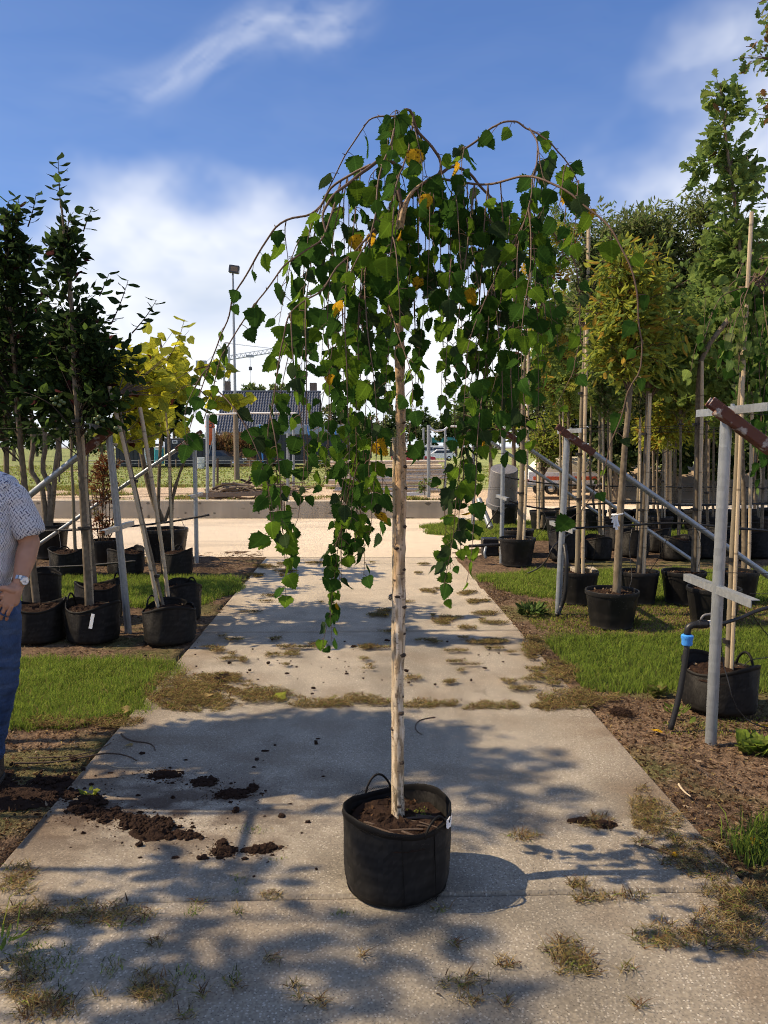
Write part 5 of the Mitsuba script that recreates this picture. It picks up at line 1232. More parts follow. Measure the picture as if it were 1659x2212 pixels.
tree('feather_leaved_tree', 'pale staked tree with feathery leaves in the speckled pot', 'tree', pl(10.45, (1122, 1168), (1128, 1000), (1130, 850), (1138, 700), (1150, 560)), .040, .014,
     [cr(1185, 520, 10.4, 60, 60, 90), cr(1200, 650, 10.5, 75, 80, 130), cr(1210, 780, 10.6, 70, 70, 120), cr(1150, 620, 10.6, 50, 90, 90)], 'pinnate', .30, [(OAK_L, 5), (SPRING, 4), (YGRN, 2), (MAPLE, .8), (GOLD, .8)], seed=30, droop=.35, bark='m_bark_pale', stake=(pl(10.38, (1131, 1172), (1139, 950), (1142, 700), (1143, 600)), .02), ties=(1.0, 1.9))
tree('ball_tree', 'small round yellow green tree in front of the white trailer', 'tree', pl(14.4, (1172, 1140), (1172, 1040), (1170, 985)), .045, .03, [cr(1200, 962, 14.4, 62, 44, 1700), cr(1180, 925, 14.6, 40, 36, 600)], 'small', .075, [(YGRN, 6), (SPRING, 4), (OAK_L, 2)], seed=31, stake=(pl(14.3, (1163, 1142), (1164, 1000)), .03))

SH = ('small', .085)
ORDT = {}
CN = {CLIP: 'brownish', OAK: 'green', OLIVE: 'olive', YGRN: 'yellow green', OAK_L: 'light green', MAPLE: 'reddish'}
rt = np.random.default_rng(99)
specs = [  # x, Y, base y hint is ground, crown (x, y, rx, ry), n, colours, kind, size
    (1297, 11.0, (1300, 740), (48, 120), 900, [(OAK, 4), (OLIVE, 4), (SPRING, 1)], 'small', .075), (1466, 11.0, (1462, 760), (60, 110), 900, [(OAK_L, 4), (YGRN, 5), (OLIVE, 2)], 'small', .08), (1375, 11.3, (1382, 740), (55, 120), 800, [(OLIVE, 5), (FOREST, 4)], 'small', .075),
    (1425, 11.8, (1430, 900), (60, 60), 600, [(YGRN, 7), (GOLD, 2)], 'small', .085), (1530, 11.2, (1535, 640), (60, 130), 900, [(OAK, 5), (OAK_L, 4)], 'small', .08), (1590, 11.0, (1590, 640), (60, 150), 900, [(OAK, 4), (SPRING, 2), (OLIVE, 3)], 'small', .08), (1645, 11.2, (1650, 700), (60, 160), 900, [(OAK, 4), (OAK_L, 3)], 'small', .08),
    (1228, 14.9, (1225, 700), (60, 150), 1000, [(MAPLE, 2), (OLIVE, 4), (CLIP, 2), (OAK, 2)], 'small', .10), (1285, 14.5, (1290, 560), (50, 110), 1000, [(OLIVE, 6), (OAK, 3)], 'lance', .11), (1345, 14.8, (1350, 530), (60, 90), 1000, [(OLIVE, 6), (OAK, 3)], 'lance', .11), (1400, 14.6, (1400, 520), (55, 90), 1000, [(OLIVE, 6), (OAK_L, 2)], 'lance', .11),
    (1455, 14.9, (1450, 530), (60, 90), 1000, [(OLIVE, 6), (OAK_L, 3)], 'lance', .11), (1510, 14.5, (1512, 520), (50, 120), 1100, [(OLIVE, 6), (FOREST, 2), (OAK_L, 2)], 'lance', .12), (1565, 14.8, (1570, 620), (60, 120), 900, [(OAK, 5), (OLIVE, 3)], 'small', .10), (1620, 14.6, (1620, 600), (60, 130), 900, [(OAK, 5), (OAK_L, 3)], 'small', .10), (1672, 14.8, (1680, 620), (60, 130), 900, [(OAK, 5)], 'small', .10),
    (1210, 13.2, (1205, 760), (60, 90), 900, [(OAK_L, 5), (YGRN, 4), (SPRING, 3)], 'small', .09), (1320, 13.4, (1318, 680), (50, 110), 900, [(OLIVE, 5), (OAK, 4)], 'small', .09), (1430, 13.3, (1428, 800), (70, 80), 900, [(YGRN, 5), (OAK_L, 4)], 'small', .09), (1540, 13.4, (1545, 760), (70, 90), 900, [(OAK_L, 4), (YGRN, 3), (OAK, 2)], 'small', .09), (1640, 13.3, (1640, 820), (70, 90), 900, [(OAK_L, 4), (OAK, 3)], 'small', .09)]
specs.sort()
for k, (x, Y, (cx, cy), (rx, ry), n, cl_, kd, sz) in enumerate(specs):
    row = 'third' if Y < 12 else 'fourth' if Y < 14 else 'fifth'; ORDT[row] = ORDT.get(row, -1) + 1; n = int(n * (1.6 if Y < 14 else 2.0)); sz *= 1.15; rx *= 1.4 if Y > 14 else 1.3; ry *= 1.1; n = int(n * 1.25)
    lean = rt.normal() * 6
    tree('nursery_tree', f'slim {CN[cl_[0][0]]} tree of the {row} right row, {ORD[ORDT[row]]} from the left', 'tree', pl(Y, (x, 966 + 1664 * 1.25 / Y), (x + lean, 1000), (cx + lean * .3, cy)), rt.uniform(.018, .027), .012, [cr(cx, cy, Y, rx, ry, n), cr(cx + lean, cy + ry * .7, Y, rx * .8, ry * .45, n // 3)], kd, sz, cl_, group='slim trees crowded in the rows on the right', seed=200 + k, droop=.15, far=True,
         bark='m_bark' if k % 3 else 'm_bark_pale', stake=(pl(Y - .07, (x + 6, 966 + 1664 * 1.25 / Y), (x + 6 + lean * .6, cy + ry)), .013) if k % 3 == 0 else None, ties=(1.0, 1.9) if k % 2 else ())
tree('bay_hedge_tree', 'low yellow green bush between the trunks in the middle of the right rows', 'tree', pl(18.5, (1440, 1080), (1440, 1000), (1440, 930)), .05, .03, [cr(1440, 930, 22.5, 50, 60, 700), cr(1400, 960, 22.5, 40, 40, 300)], 'small', .12, [(YGRN, 6), (SPRING, 3)], seed=260, far=True)
for k, (x, Y, cy, rx, ry, n, cl_) in enumerate([(1225, 16.0, 860, 60, 60, 900, [(YGRN, 4), (OAK_L, 5), (SPRING, 3)]), (1305, 16.2, 850, 60, 70, 900, [(OAK, 5), (OAK_L, 4)]), (1385, 16.4, 880, 60, 70, 900, [(YGRN, 4), (OLIVE, 4)]), (1455, 16.2, 890, 55, 70, 900, [(YGRN, 7), (SPRING, 3)]), (1520, 16.4, 880, 55, 70, 900, [(YGRN, 6), (OAK_L, 3)]), (1590, 16.2, 900, 60, 60, 900, [(OAK_L, 5), (OLIVE, 3)]), (1660, 16.3, 880, 60, 80, 900, [(OAK, 5), (OLIVE, 3)]), (1160, 16.2, 800, 45, 80, 800, [(OLIVE, 4), (OAK_L, 3)])]):
    tree('young_tree', f'low leafy young tree beside the sandy road on the right, {ORD[k] if k < 7 else "leftmost"} in its line', 'tree', pl(Y, (x, 966 + 1664 * 1.6 / Y), (x, 1040), (x, cy)), .022, .012, [cr(x, cy, Y, rx, ry, n)], 'small', .12, cl_, group='young trees beside the sandy road', seed=280 + k, far=True)
# the wood beyond the sandy road
ORD += ['twentieth', 'twenty-first', 'twenty-second', 'twenty-third', 'twenty-fourth']
for k, (x, Y, cy, rx, ry, n, cl_) in enumerate(sorted([(1165, 27, 880, 60, 90, 900, [(FOREST, 6), (OLIVE, 3)]), (1060, 34, 900, 50, 70, 700, [(OAK, 4), (OLIVE, 4), (FOREST, 2)]), (1010, 42, 880, 46, 46, 600, [(OLIVE, 4), (OAK, 4)]), (1110, 30, 860, 60, 70, 800, [(YGRN, 3), (OAK_L, 4), (OLIVE, 3)]), (1230, 25, 870, 80, 110, 1300, [(FOREST, 8), (OLIVE, 2)]), (1310, 24, 880, 80, 120, 1400, [(FOREST, 8), (OLIVE, 3)]), (1390, 25, 860, 80, 130, 1400, [(FOREST, 7), (OLIVE, 3), (YGRN, 1)]), (1460, 24, 880, 80, 130, 1400, [(FOREST, 7), (OLIVE, 3)]), (1530, 25, 860, 80, 130, 1400, [(FOREST, 7), (OLIVE, 3)]), (1600, 24, 870, 80, 130, 1400, [(FOREST, 7), (OLIVE, 3)]), (1670, 25, 860, 80, 130, 1200, [(FOREST, 7), (OLIVE, 3)]), (1280, 27, 740, 70, 130, 1300, [(FOREST, 4), (OLIVE, 4)]), (1380, 28, 720, 80, 150, 1400, [(FOREST, 5), (OLIVE, 4)]), (1480, 28, 700, 80, 150, 1400, [(FOREST, 5), (OLIVE, 4)]), (1580, 28, 700, 80, 160, 1400, [(FOREST, 5), (OLIVE, 4)]), (1680, 28, 700, 80, 160, 1200, [(FOREST, 5), (OLIVE, 4)]), (1200, 28, 790, 55, 90, 900, [(OLIVE, 4), (OAK, 3), (FOREST, 3)]), (1330, 23.5, 960, 70, 60, 900, [(FOREST, 8), (OLIVE, 3)]), (1445, 23.5, 965, 75, 60, 900, [(FOREST, 8), (OLIVE, 2)]), (1560, 23.5, 960, 75, 65, 900, [(FOREST, 8), (OLIVE, 3)]), (1665, 23.5, 965, 75, 60, 800, [(FOREST, 8)]), (1210, 27, 965, 60, 50, 700, [(FOREST, 8), (OLIVE, 3)])], key=lambda t: (t[0], t[1]))):
    n = int(n * 1.7)
    tree('woodland_tree', f'dark leafy tree of the wood behind the right rows, {ORD[k]} from its left end', 'tree', pl(Y, (x, 966 + 1664 * 1.7 / Y), (x, 1000), (x, cy - ry * .3)), .10, .05, [cr(x, cy, Y, rx, ry, n)], 'small', .23 if Y < 30 else .3, cl_, group='trees of the wood behind the right rows', seed=300 + k, far=True, branches=False)
for k, x in enumerate([1412, 1448, 1530, 1575, 1630, 1318]):
    single('thin_trunk', mikit.ply(tube(spline(pl(19 + (k % 4) * .8, (x, 1100), (x + (k % 3) - 1, 1000), (x + 2 * (k % 3) - 2, 850)), 8), .032 + .008 * (k % 2), 7), 'm_bark_pale' if k % 2 else 'm_bark', smooth=True), 'thin straight trunk far back between the right rows', 'tree trunk', 'thin trunks far back between the right rows')

# trees outside the frame on the left whose shade falls on the path
for k, (x, y, zc, rx, rz, n) in enumerate([(-3.1, 4.12, 2.7, .66, .8, 2500), (-3.9, 4.0, 3.5, .72, .8, 2500), (-4.6, 4.15, 4.35, .7, .8, 2000), (-3.4, 3.75, 3.5, .4, .5, 700), (-4.7, 3.75, 5.1, .6, .6, 420), (-4.2, 3.25, 4.9, .5, .4, 150), (-3.3, 2.3, 2.35, .5, .5, 80), (-3.8, 2.2, 3.2, .5, .5, 105), (-4.3, 2.5, 4.0, .5, .55, 110), (-4.9, 2.15, 4.9, .45, .5, 105), (-3.5, 2.8, 2.9, .35, .35, 60), (-5.2, 2.5, 5.4, .45, .4, 60), (-3.9, 1.75, 3.4, .5, .45, 95), (-5.4, 2.05, 5.9, .35, .3, 50), (-4.4, 1.8, 4.4, .5, .4, 85)]):
    tree('shade_tree', 'potted tree left of the camera that shades the path', 'tree', [(x, y, .0), (x, y, 1.2), (x + .05, y, zc)], .03, .012, [((x, y, zc), (rx, .52 if k < 4 else .36, rz), n)], 'ovate', .10 if k < 6 else .12, CRB, spread=.4, group='trees left of the camera that shade the path', seed=400 + k, droop=.2)
# ================================================================ low wall, racks, piles, far buildings, vehicles
wl = thing('low_wall', 'low wall of concrete blocks along the far side of the sandy road', 'wall')
xs = [-34, -29.1, -24.2, -19.3, -14.4, X_at(-260, 17.5), X_at(196, 17.5), X_at(615, 17.5), X_at(974, 17.5)]
for i in range(len(xs) - 1):
    dz = [.0, .008, -.006, .004, 0, .006, 0, -.008][i]
    part(wl, 'block', mikit.ply(box(((xs[i] + xs[i + 1]) / 2 - .008, 17.5 + .10 * (.0 if i % 2 else .08), .19 + dz), (xs[i + 1] - xs[i] - .03, .24, .42), bevel=.018), 'm_block'))

def post(Y, x, y0, y1, r=.045): return mikit.ply(tube([P(x, y0, Y), P((x + x) / 2, (y0 + y1) / 2, Y), P(x, y1, Y)], r, 12), 'm_galv', smooth=40)
rk = thing('storage_rack', 'galvanised rack of posts holding the branch pile', 'rack')
for Y, x, y0, y1 in ((21.5, 448, 897, 1084), (24.5, 462, 925, 1076), (21.5, 622, 935, 1082), (24.5, 634, 920, 1074)):
    part(rk, 'post', post(Y, x, y0, y1))
part(rk, 'top_rail', mikit.ply(tube([P(448, 896, 21.5), P(540, 892, 21.5), P(640, 893, 21.5)], .028, 8), 'm_white', smooth=True))
part(rk, 'bed_rail', mikit.ply(beam(P(430, 1070, 21.5), P(632, 1064, 21.5), .08, .12), 'm_wood_grey'))
part(rk, 'bed_rail', mikit.ply(beam(P(445, 1066, 24.5), P(640, 1058, 24.5), .08, .12), 'm_wood_grey'))
rk = thing('storage_rack', 'galvanised rack of posts holding the stacked poles', 'rack')
for Y, x, y0, y1 in ((21.8, 926, 918, 1074), (24.8, 915, 924, 1064), (24.8, 962, 925, 1062), (23.5, 756, 921, 1068)):
    part(rk, 'post', post(Y, x, y0, y1, .05 if x == 926 else .035))
part(rk, 'bed_rail', mikit.ply(beam(P(745, 1069, 21.9), P(930, 1066, 21.9), .1, .10), 'm_white'))
part(rk, 'rope', mikit.ply(tube(spline([P(926, 921, 21.8), P(940, 931, 21.8), P(958, 929, 22.5), P(972, 921, 23), P(1000, 922, 23)], 20), .03, 8), 'm_white', smooth=True))
rl = np.random.default_rng(51)
n_ = 0
for row in range(12):
    for dep in range(2):
        y = 1060 - row * 5.6 + rl.normal() * .6; Yp = 22.3 + dep * .45 + rl.normal() * .08
        x0, x1 = 722 + rl.normal() * 9, 952 + rl.normal() * 14
        a, b = P(x0, y + rl.normal() * .8, Yp), P(x1, y + rl.normal() * .8, Yp); r = rl.uniform(.034, .052)
        sp = spline([a, (a + b) / 2 + [0, 0, rl.normal() * .012], b], 8)
        single('wooden_pole', mikit.ply(tube(sp, np.linspace(r, r * .9, 8), 10), 'm_pole_wood', smooth=45), 'long debarked pole in the stack behind the low wall', 'pole', 'wooden poles stacked behind the low wall')
for k in range(46):
    cx_, h = rl.uniform(470, 640), rl.random()
    top = 1068 - 38 * max(0, 1 - abs(cx_ - 570) / 110) * h
    L = rl.uniform(45, 110); s = rl.normal() * .16 + .06 * (570 - cx_) / 100
    Yp = 22.3 + rl.uniform(-.5, 1.0); a, b = P(cx_ - L / 2, top + s * L / 2, Yp), P(cx_ + L / 2, top - s * L / 2, Yp + rl.normal() * .4)
    a[2] = max(a[2], .2); b[2] = max(b[2], .2)
    m = (a + b) / 2 + [0, rl.normal() * .1, rl.normal() * .07]; m2 = a * .25 + b * .75 + [0, 0, rl.normal() * .06]
    single('cut_branch', mikit.ply(tube(spline([a, m, m2, b], 9), np.linspace(rl.uniform(.025, .05), .014, 9), 6), 'm_wood_grey' if k % 3 else 'm_wood_dark', smooth=True), 'crooked cut branch in the heap on the rack behind the wall', 'branch', 'cut branches heaped behind the low wall')
weed_post = tree('wall_weed', 'spindly weed growing at the foot of the pole rack', 'weed', pl(21.4, (918, 1074), (916, 1040), (915, 1020)), .012, .006, [cr(916, 1042, 21.4, 16, 26, 70)], 'small', .11, [(OAK, 3), (CLIP, 2)], seed=520, far=True)

# --- house with tiled roof
def far_box(x0, x1, y0, y1, Y, depth): # pixel rectangle at depth Y -> box centre, size
    a, b = P(x0, y1, Y), P(x1, y0, Y)
    return np.array([(a[0] + b[0]) / 2, Y + depth / 2, (a[2] + b[2]) / 2]), (b[0] - a[0], depth, b[2] - a[2])
hs = thing('house', 'house with dark glazed pantile roof beyond the earth bank', 'house')
YH = 84.0; a, b = P(466, 936, YH), P(686, 848, YH + 4.2); zt = P(500, 848, YH + 4.2)[2]; ze = a[2]; x0, x1 = a[0], P(686, 936, YH)[0]
part(hs, 'wall', mikit.ply(box(((x0 + x1) / 2, YH + 4.2, ze / 2 - .1), (x1 - x0 - .5, 7.4, ze + .1)), 'm_brick'))
part(hs, 'gable', mikit.ply(cat(tm([(x, YH + .6, ze - .05) for x in (x0 + .25, x1 - .25)] + [(x, YH + 7.8, ze - .05) for x in (x0 + .25, x1 - .25)] + [(x, YH + 4.2, zt - .35) for x in (x0 + .25, x1 - .25)], [(0, 2, 4), (1, 5, 3)])), 'm_brick'))
rf = part(hs, 'roof', mikit.ply(tm([(x0, YH, ze - .05), (x1, YH, ze - .05), (x1, YH + 4.2, zt - .05), (x0, YH + 4.2, zt - .05), (x0, YH + 8.4, ze - .05), (x1, YH + 8.4, ze - .05)], [(0, 1, 2), (0, 2, 3), (3, 2, 5), (3, 5, 4)]), 'm_tile'), 'dark blue grey pantile roof')
nc, nr = 37, 14; tw = (x1 - x0) / nc; sl = np.array([0, 4.2, zt - ze]); Ls = np.linalg.norm(sl); sl /= Ls; up_ = np.array([0, -sl[2], sl[1]])
u = np.linspace(0, 1, 7); prof = np.stack([u * tw, .055 * np.cos(u * 2 * np.pi - .9)], 1)
tv, tf = [], []
for j, (s, lift) in enumerate(((0, .05), (Ls / nr * 1.12, .0))):
    for px_, pz in prof: tv.append(np.array([px_, 0, 0]) + sl * s + up_ * (pz + .07 + lift))
for px_, pz in prof: tv.append(np.array([px_, 0, 0]) + up_ * (pz + .02))
for i in range(6): tf += [(i, i + 1, 8 + i), (i, 8 + i, 7 + i), (14 + i, 15 + i, i + 1), (14 + i, i + 1, i)]
tv = np.array(tv); tl_ = []
for r_i in range(nr):
    for c_i in range(nc): tl_.append(tm(tv + [x0 + c_i * tw, YH, ze] + sl * (r_i * Ls / nr), tf))
tile1 = mikit.ply(tm(tv, tf), 'm_tile', smooth=40)
k0 = 0
for r_i in range(nr):
    for c_i in range(nc):
        if r_i >= nr - 8 and c_i < nc:
            k0 += 1; o_ = np.array([x0 + c_i * tw, YH, ze]) + sl * (r_i * Ls / nr)
            key = f'{rf}__tile' if k0 == 1 else f'{rf}__tile_{k0 - 1:03d}'
            scene[key] = {**tile1, 'to_world': T().translate(o_.tolist())}
low = [t for i, t in enumerate(tl_) if i // nc < nr - 8]
scene[rf + '__tile_field'] = mikit.ply(cat(*low), 'm_tile', smooth=40); labels[rf + '__tile_field'] = {'kind': 'stuff'}
part(hs, 'ridge', mikit.ply(tube([(x0 - .05, YH + 4.2, zt + .08), ((x0 + x1) / 2, YH + 4.2, zt + .1), (x1 + .05, YH + 4.2, zt + .08)], .14, 10), 'm_tile', smooth=True))
part(hs, 'gutter', mikit.ply(box(((x0 + x1) / 2, YH - .12, ze - .18), (x1 - x0 + .1, .2, .26)), 'm_white'))
ch = part(hs, 'chimney', mikit.ply(box((P(676, 845, YH + 4)[0], YH + 4.6, zt + .35), (.75, .75, 1.5)), 'm_brick'))
part(hs, 'chimney', mikit.ply(box((P(489, 845, YH + 4)[0], YH + 4.8, zt + .5), (.6, .6, 1.6)), 'm_brick'))
part(hs, 'window', mikit.ply(box((x0 + 3.2, YH + .45, 1.5), (1.4, .1, 1.2)), 'm_glass_dark'))

def cabin(label, x0, x1, y0, y1, Y, depth=6.0, fascia=0, win=(), door=None, over=0.0, bsdf='m_anthracite', name='site_cabin', cat_='cabin'):
    th = thing(name, label, cat_); c, s = far_box(x0, x1, y0, y1, Y, depth)
    part(th, 'body', mikit.ply(box(c, s, bevel=.05), bsdf))
    n = int((x1 - x0) / 9)
    for i in range(n):
        xx = c[0] - s[0] / 2 + (i + .5) * s[0] / n
        part(th, 'panel', mikit.ply(box((xx, Y - .03, c[2]), (s[0] / n - .08, .05, s[2] - .3), bevel=.01), bsdf))
    if fascia:
        f, fs = far_box(x0 - 1, x1 + 1, y0, y0 + fascia, Y - .12, depth); part(th, 'fascia', mikit.ply(box(f + [0, 0, .02], fs, bevel=.03), 'm_grey_panel'))
    if over:
        f, fs = far_box(x0 - over, x1 + over, y0 - 4, y0, Y - .8, depth); part(th, 'roof', mikit.ply(box(f, fs, bevel=.03), 'm_wood_grey'))
    for (wx0, wx1, wy0, wy1) in win:
        f, fs = far_box(wx0, wx1, wy0, wy1, Y - .10, .1); w = part(th, 'window', mikit.ply(box(f, fs), 'm_white')); part(w, 'pane', mikit.ply(box(f - [0, .06, 0], (fs[0] - .14, .06, fs[2] - .14)), 'm_glass_dark'))
    if door:
        f, fs = far_box(*door, Y - .10, .12); part(th, 'door', mikit.ply(box(f, fs, bevel=.01), 'm_white'))
    return th
cb = cabin('long anthracite building with a pale fascia beside the tiled house', 554, 748, 918, 1001, 68, 6, fascia=21, win=((727, 734, 947, 965),))
for x, tp_, bt in ((562, 917, 998), (662, 918, 940), (720, 918, 940)):
    part(cb, 'blue_strap', mikit.ply(tube([P(x, tp_, 67.7), P(x + 3, (tp_ + bt) / 2, 67.6), P(x + 6, bt, 67.6)], .07, 6), 'm_tarp_blue', smooth=True))
cabin('dark site cabin with an overhanging roof and white door at far left', 250, 308, 962, 1008, 66, 5, door=(312, 322, 968, 1005), over=6)
cabin('low anthracite container left of the orange silo', 356, 446, 947, 1007, 66, 4, win=((372, 383, 951, 958),))
tt = thing('portable_toilet', 'turquoise portable toilet between the dark cabins', 'portable toilet'); c, s = far_box(333, 346, 968, 1004, 64, 1.1)
part(tt, 'cabin', mikit.ply(box(c, s, bevel=.05), 'm_turquoise')); part(tt, 'roof', mikit.ply(lathe_roof := box(c + [0, 0, s[2] / 2 + .08], (s[0] * 1.06, 1.2, .2), bevel=.08), 'm_white')); part(tt, 'door', mikit.ply(box(c - [0, .58, .05], (s[0] * .7, .05, s[2] * .85), bevel=.01), 'm_turquoise')); part(tt, 'vent', mikit.ply(box(c - [0, .60, -.6], (.3, .05, .14)), 'm_white'))
si = thing('mortar_silo', 'orange mortar silo on grey legs in front of the tiled house', 'silo'); Ys = 62.0; c = P(454, 925, Ys); r = 9.5 * Ys / FOC; z1, z0 = P(454, 908, Ys)[2], P(454, 945, Ys)[2]
part(si, 'drum', mikit.ply(at(lathe([(0, z1 + .12), (r * .6, z1 + .1), (r, z1 - .05), (r, z0 + .3), (r * .92, z0 + .2), (r * .5, z0 - .35), (.1, z0 - .6), (0, z0 - .6)], 28), (c[0], Ys, 0)), 'm_orange', smooth=30))
part(si, 'band', mikit.ply(at(lathe([(r, z0 + .8), (r + .03, z0 + .82), (r + .03, z0 + .92), (r, z0 + .94)], 28), (c[0], Ys, 0)), 'm_orange', smooth=30))
lg = [tube([(c[0] + r * .1 + .17 * math.cos(t) + .1, Ys - r - .01 + .0 * t, z0 + .95 + .17 * math.sin(t)) for t in np.linspace(0, 6.283, 20)], .04, 5, False)]
part(si, 'round_emblem', mikit.ply(cat(*lg), 'm_dark_paint', smooth=True))
for dx in (-1, 1):
    for dy in (-1, 1): part(si, 'leg', mikit.ply(beam((c[0] + dx * r * .8, Ys + dy * r * .8, -.1), (c[0] + dx * r * .8, Ys + dy * r * .8, z0 + .4), .09, .09, up=(0, 1, 0)), 'm_galv'))
part(si, 'brace', mikit.ply(beam((c[0] - r * .8, Ys - r * .8, .3), (c[0] + r * .8, Ys - r * .8, z0), .05, .05), 'm_galv'))
# earth bank
eb = grid(P(432, 960, 70)[0], P(600, 960, 70)[0], 69, 80, 60, 40, lambda X, Y: -.15 + 2.95 * np.clip(np.sin(np.clip((X - P(432, 960, 70)[0]) / (P(600, 960, 70)[0] - P(432, 960, 70)[0]), 0, 1) * np.pi), 0, 1) ** .45 * np.clip((Y - 69) / 3.6, 0, 1) ** .7 * np.clip((80 - Y) / 3, 0, 1) * (.75 + .5 * meshkit.fbm(np.stack([X, Y, X * 0], -1) * .8, 4, 3)))
single('earth_bank', mikit.ply(eb, 'm_soil', smooth=True), 'heap of earth in front of the tiled house', kind='structure')
q = in_poly(rl, [(P(450, 960, 70)[0], 70), (P(580, 960, 70)[0], 70), (P(580, 960, 70)[0], 76), (P(450, 960, 70)[0], 76)], 16)
zq = np.array([1.2 + rl.random() * 1.1 for _ in q]); pos = np.repeat(np.c_[q, zq], 20, 0) + rl.normal(size=(len(q) * 20, 3)) * [.35, .35, .25]
joined('dry_weeds', [blades(rl, pos, .5, .10, [(DEAD, 4), (MULCH, 3), (CLIP, 2), (STRAW, 1)], 1.0)], 'dry brown weeds covering the earth heap', 'weeds')

# --- floodlight mast
fm = thing('floodlight_mast', 'tall mast with one floodlight standing on the field', 'floodlight'); Ym = 41.0; g = P(512, 1032, Ym); g[2] = -.13
t1, t2 = P(508, 860, Ym), P(503, 592, Ym)
part(fm, 'lower_pole', mikit.ply(tube([g, t1 * .5 + g * .5, t1], [.15, .135, .12], 14), 'm_wood_grey', smooth=True))
part(fm, 'pole', mikit.ply(tube([t1 - [0, 0, .6], (t1 + t2) / 2, t2], [.075, .065, .05], 12), 'm_galv', smooth=True))
hd = part(fm, 'lamp_head', mikit.ply(cat(box(P(506, 582, Ym), (.54, .26, .40), rot=trimesh.transformations.rotation_matrix(.14, [0, 1, 0])[:3, :3], bevel=.03), beam(P(503, 594, Ym), P(504, 586, Ym), .2, .06)), 'm_dark_paint', smooth=30))
part(fm, 'lamp_glass', mikit.ply(box(P(507, 582, Ym) - [0, .14, 0], (.36, .02, .24), rot=trimesh.transformations.rotation_matrix(.14, [0, 1, 0])[:3, :3]), 'm_wood_grey'))

# --- tower crane far away
tc = thing('tower_crane', 'distant tower crane with a long lattice jib', 'crane'); Yc = 240.0
j0, j1 = P(497, 777, Yc), P(690, 745, Yc + 30); ms = []
d = j1 - j0; L = np.linalg.norm(d); d /= L; n_b = 22
for off in (np.array([0, -.5, 0]), np.array([0, .5, 0]), np.array([0, 0, 1.3])):
    ms.append(tube([j0 + off, j0 + off + d * L], .09, 5))
for i in range(n_b):
    p0, p1 = j0 + d * L * i / n_b, j0 + d * L * (i + 1) / n_b; m = (p0 + p1) / 2 + [0, 0, 1.3]
    ms += [tube([p0 + [0, -.5, 0], m], .06, 4), tube([m, p1 + [0, -.5, 0]], .06, 4), tube([p0 + [0, .5, 0], m], .06, 4), tube([m, p1 + [0, .5, 0]], .06, 4)]
part(tc, 'jib', mikit.ply(cat(*ms), 'm_crane', smooth=True))
mt = P(489, 777, Yc); ms = []
for dx in (-.8, .8):
    for dy in (-.8, .8): ms.append(tube([(mt[0] + dx, Yc + dy, -.1), (mt[0] + dx, Yc + dy, mt[2] + 4)], .18, 5))
for i in range(14):
    z0_, z1_ = mt[2] * i / 14, mt[2] * (i + 1) / 14
    ms += [tube([(mt[0] - .8, Yc - .8, z0_), (mt[0] + .8, Yc - .8, z1_)], .1, 4), tube([(mt[0] + .8, Yc + .8, z0_), (mt[0] - .8, Yc + .8, z1_)], .1, 4)]
part(tc, 'mast', mikit.ply(cat(*ms), 'm_crane', smooth=True))
part(tc, 'counter_jib', mikit.ply(cat(tube([j0, j0 - d * 12 + [0, 0, -.5]], .3, 6), box(j0 - d * 11, (3, 1.4, 2.2))), 'm_crane', smooth=30))
part(tc, 'tie_bar', mikit.ply(cat(tube([mt + [0, 0, 5], j0 + d * L * .45 + [0, 0, 1.3]], .08, 4), tube([mt + [0, 0, 5], j0 - d * 10], .08, 4)), 'm_crane'))
hk = P(540, 768, Yc + 5)
part(tc, 'trolley', mikit.ply(box(hk - [0, 0, .2], (2.4, 1, .7)), 'm_crane'))
part(tc, 'hoist_rope', mikit.ply(tube([hk, P(543, 860, Yc + 5)], .06, 4), 'm_crane'))
part(tc, 'hook_block', mikit.ply(box(P(541, 796, Yc + 5), (1.0, .5, 1.2), bevel=.2), 'm_dark_paint'))

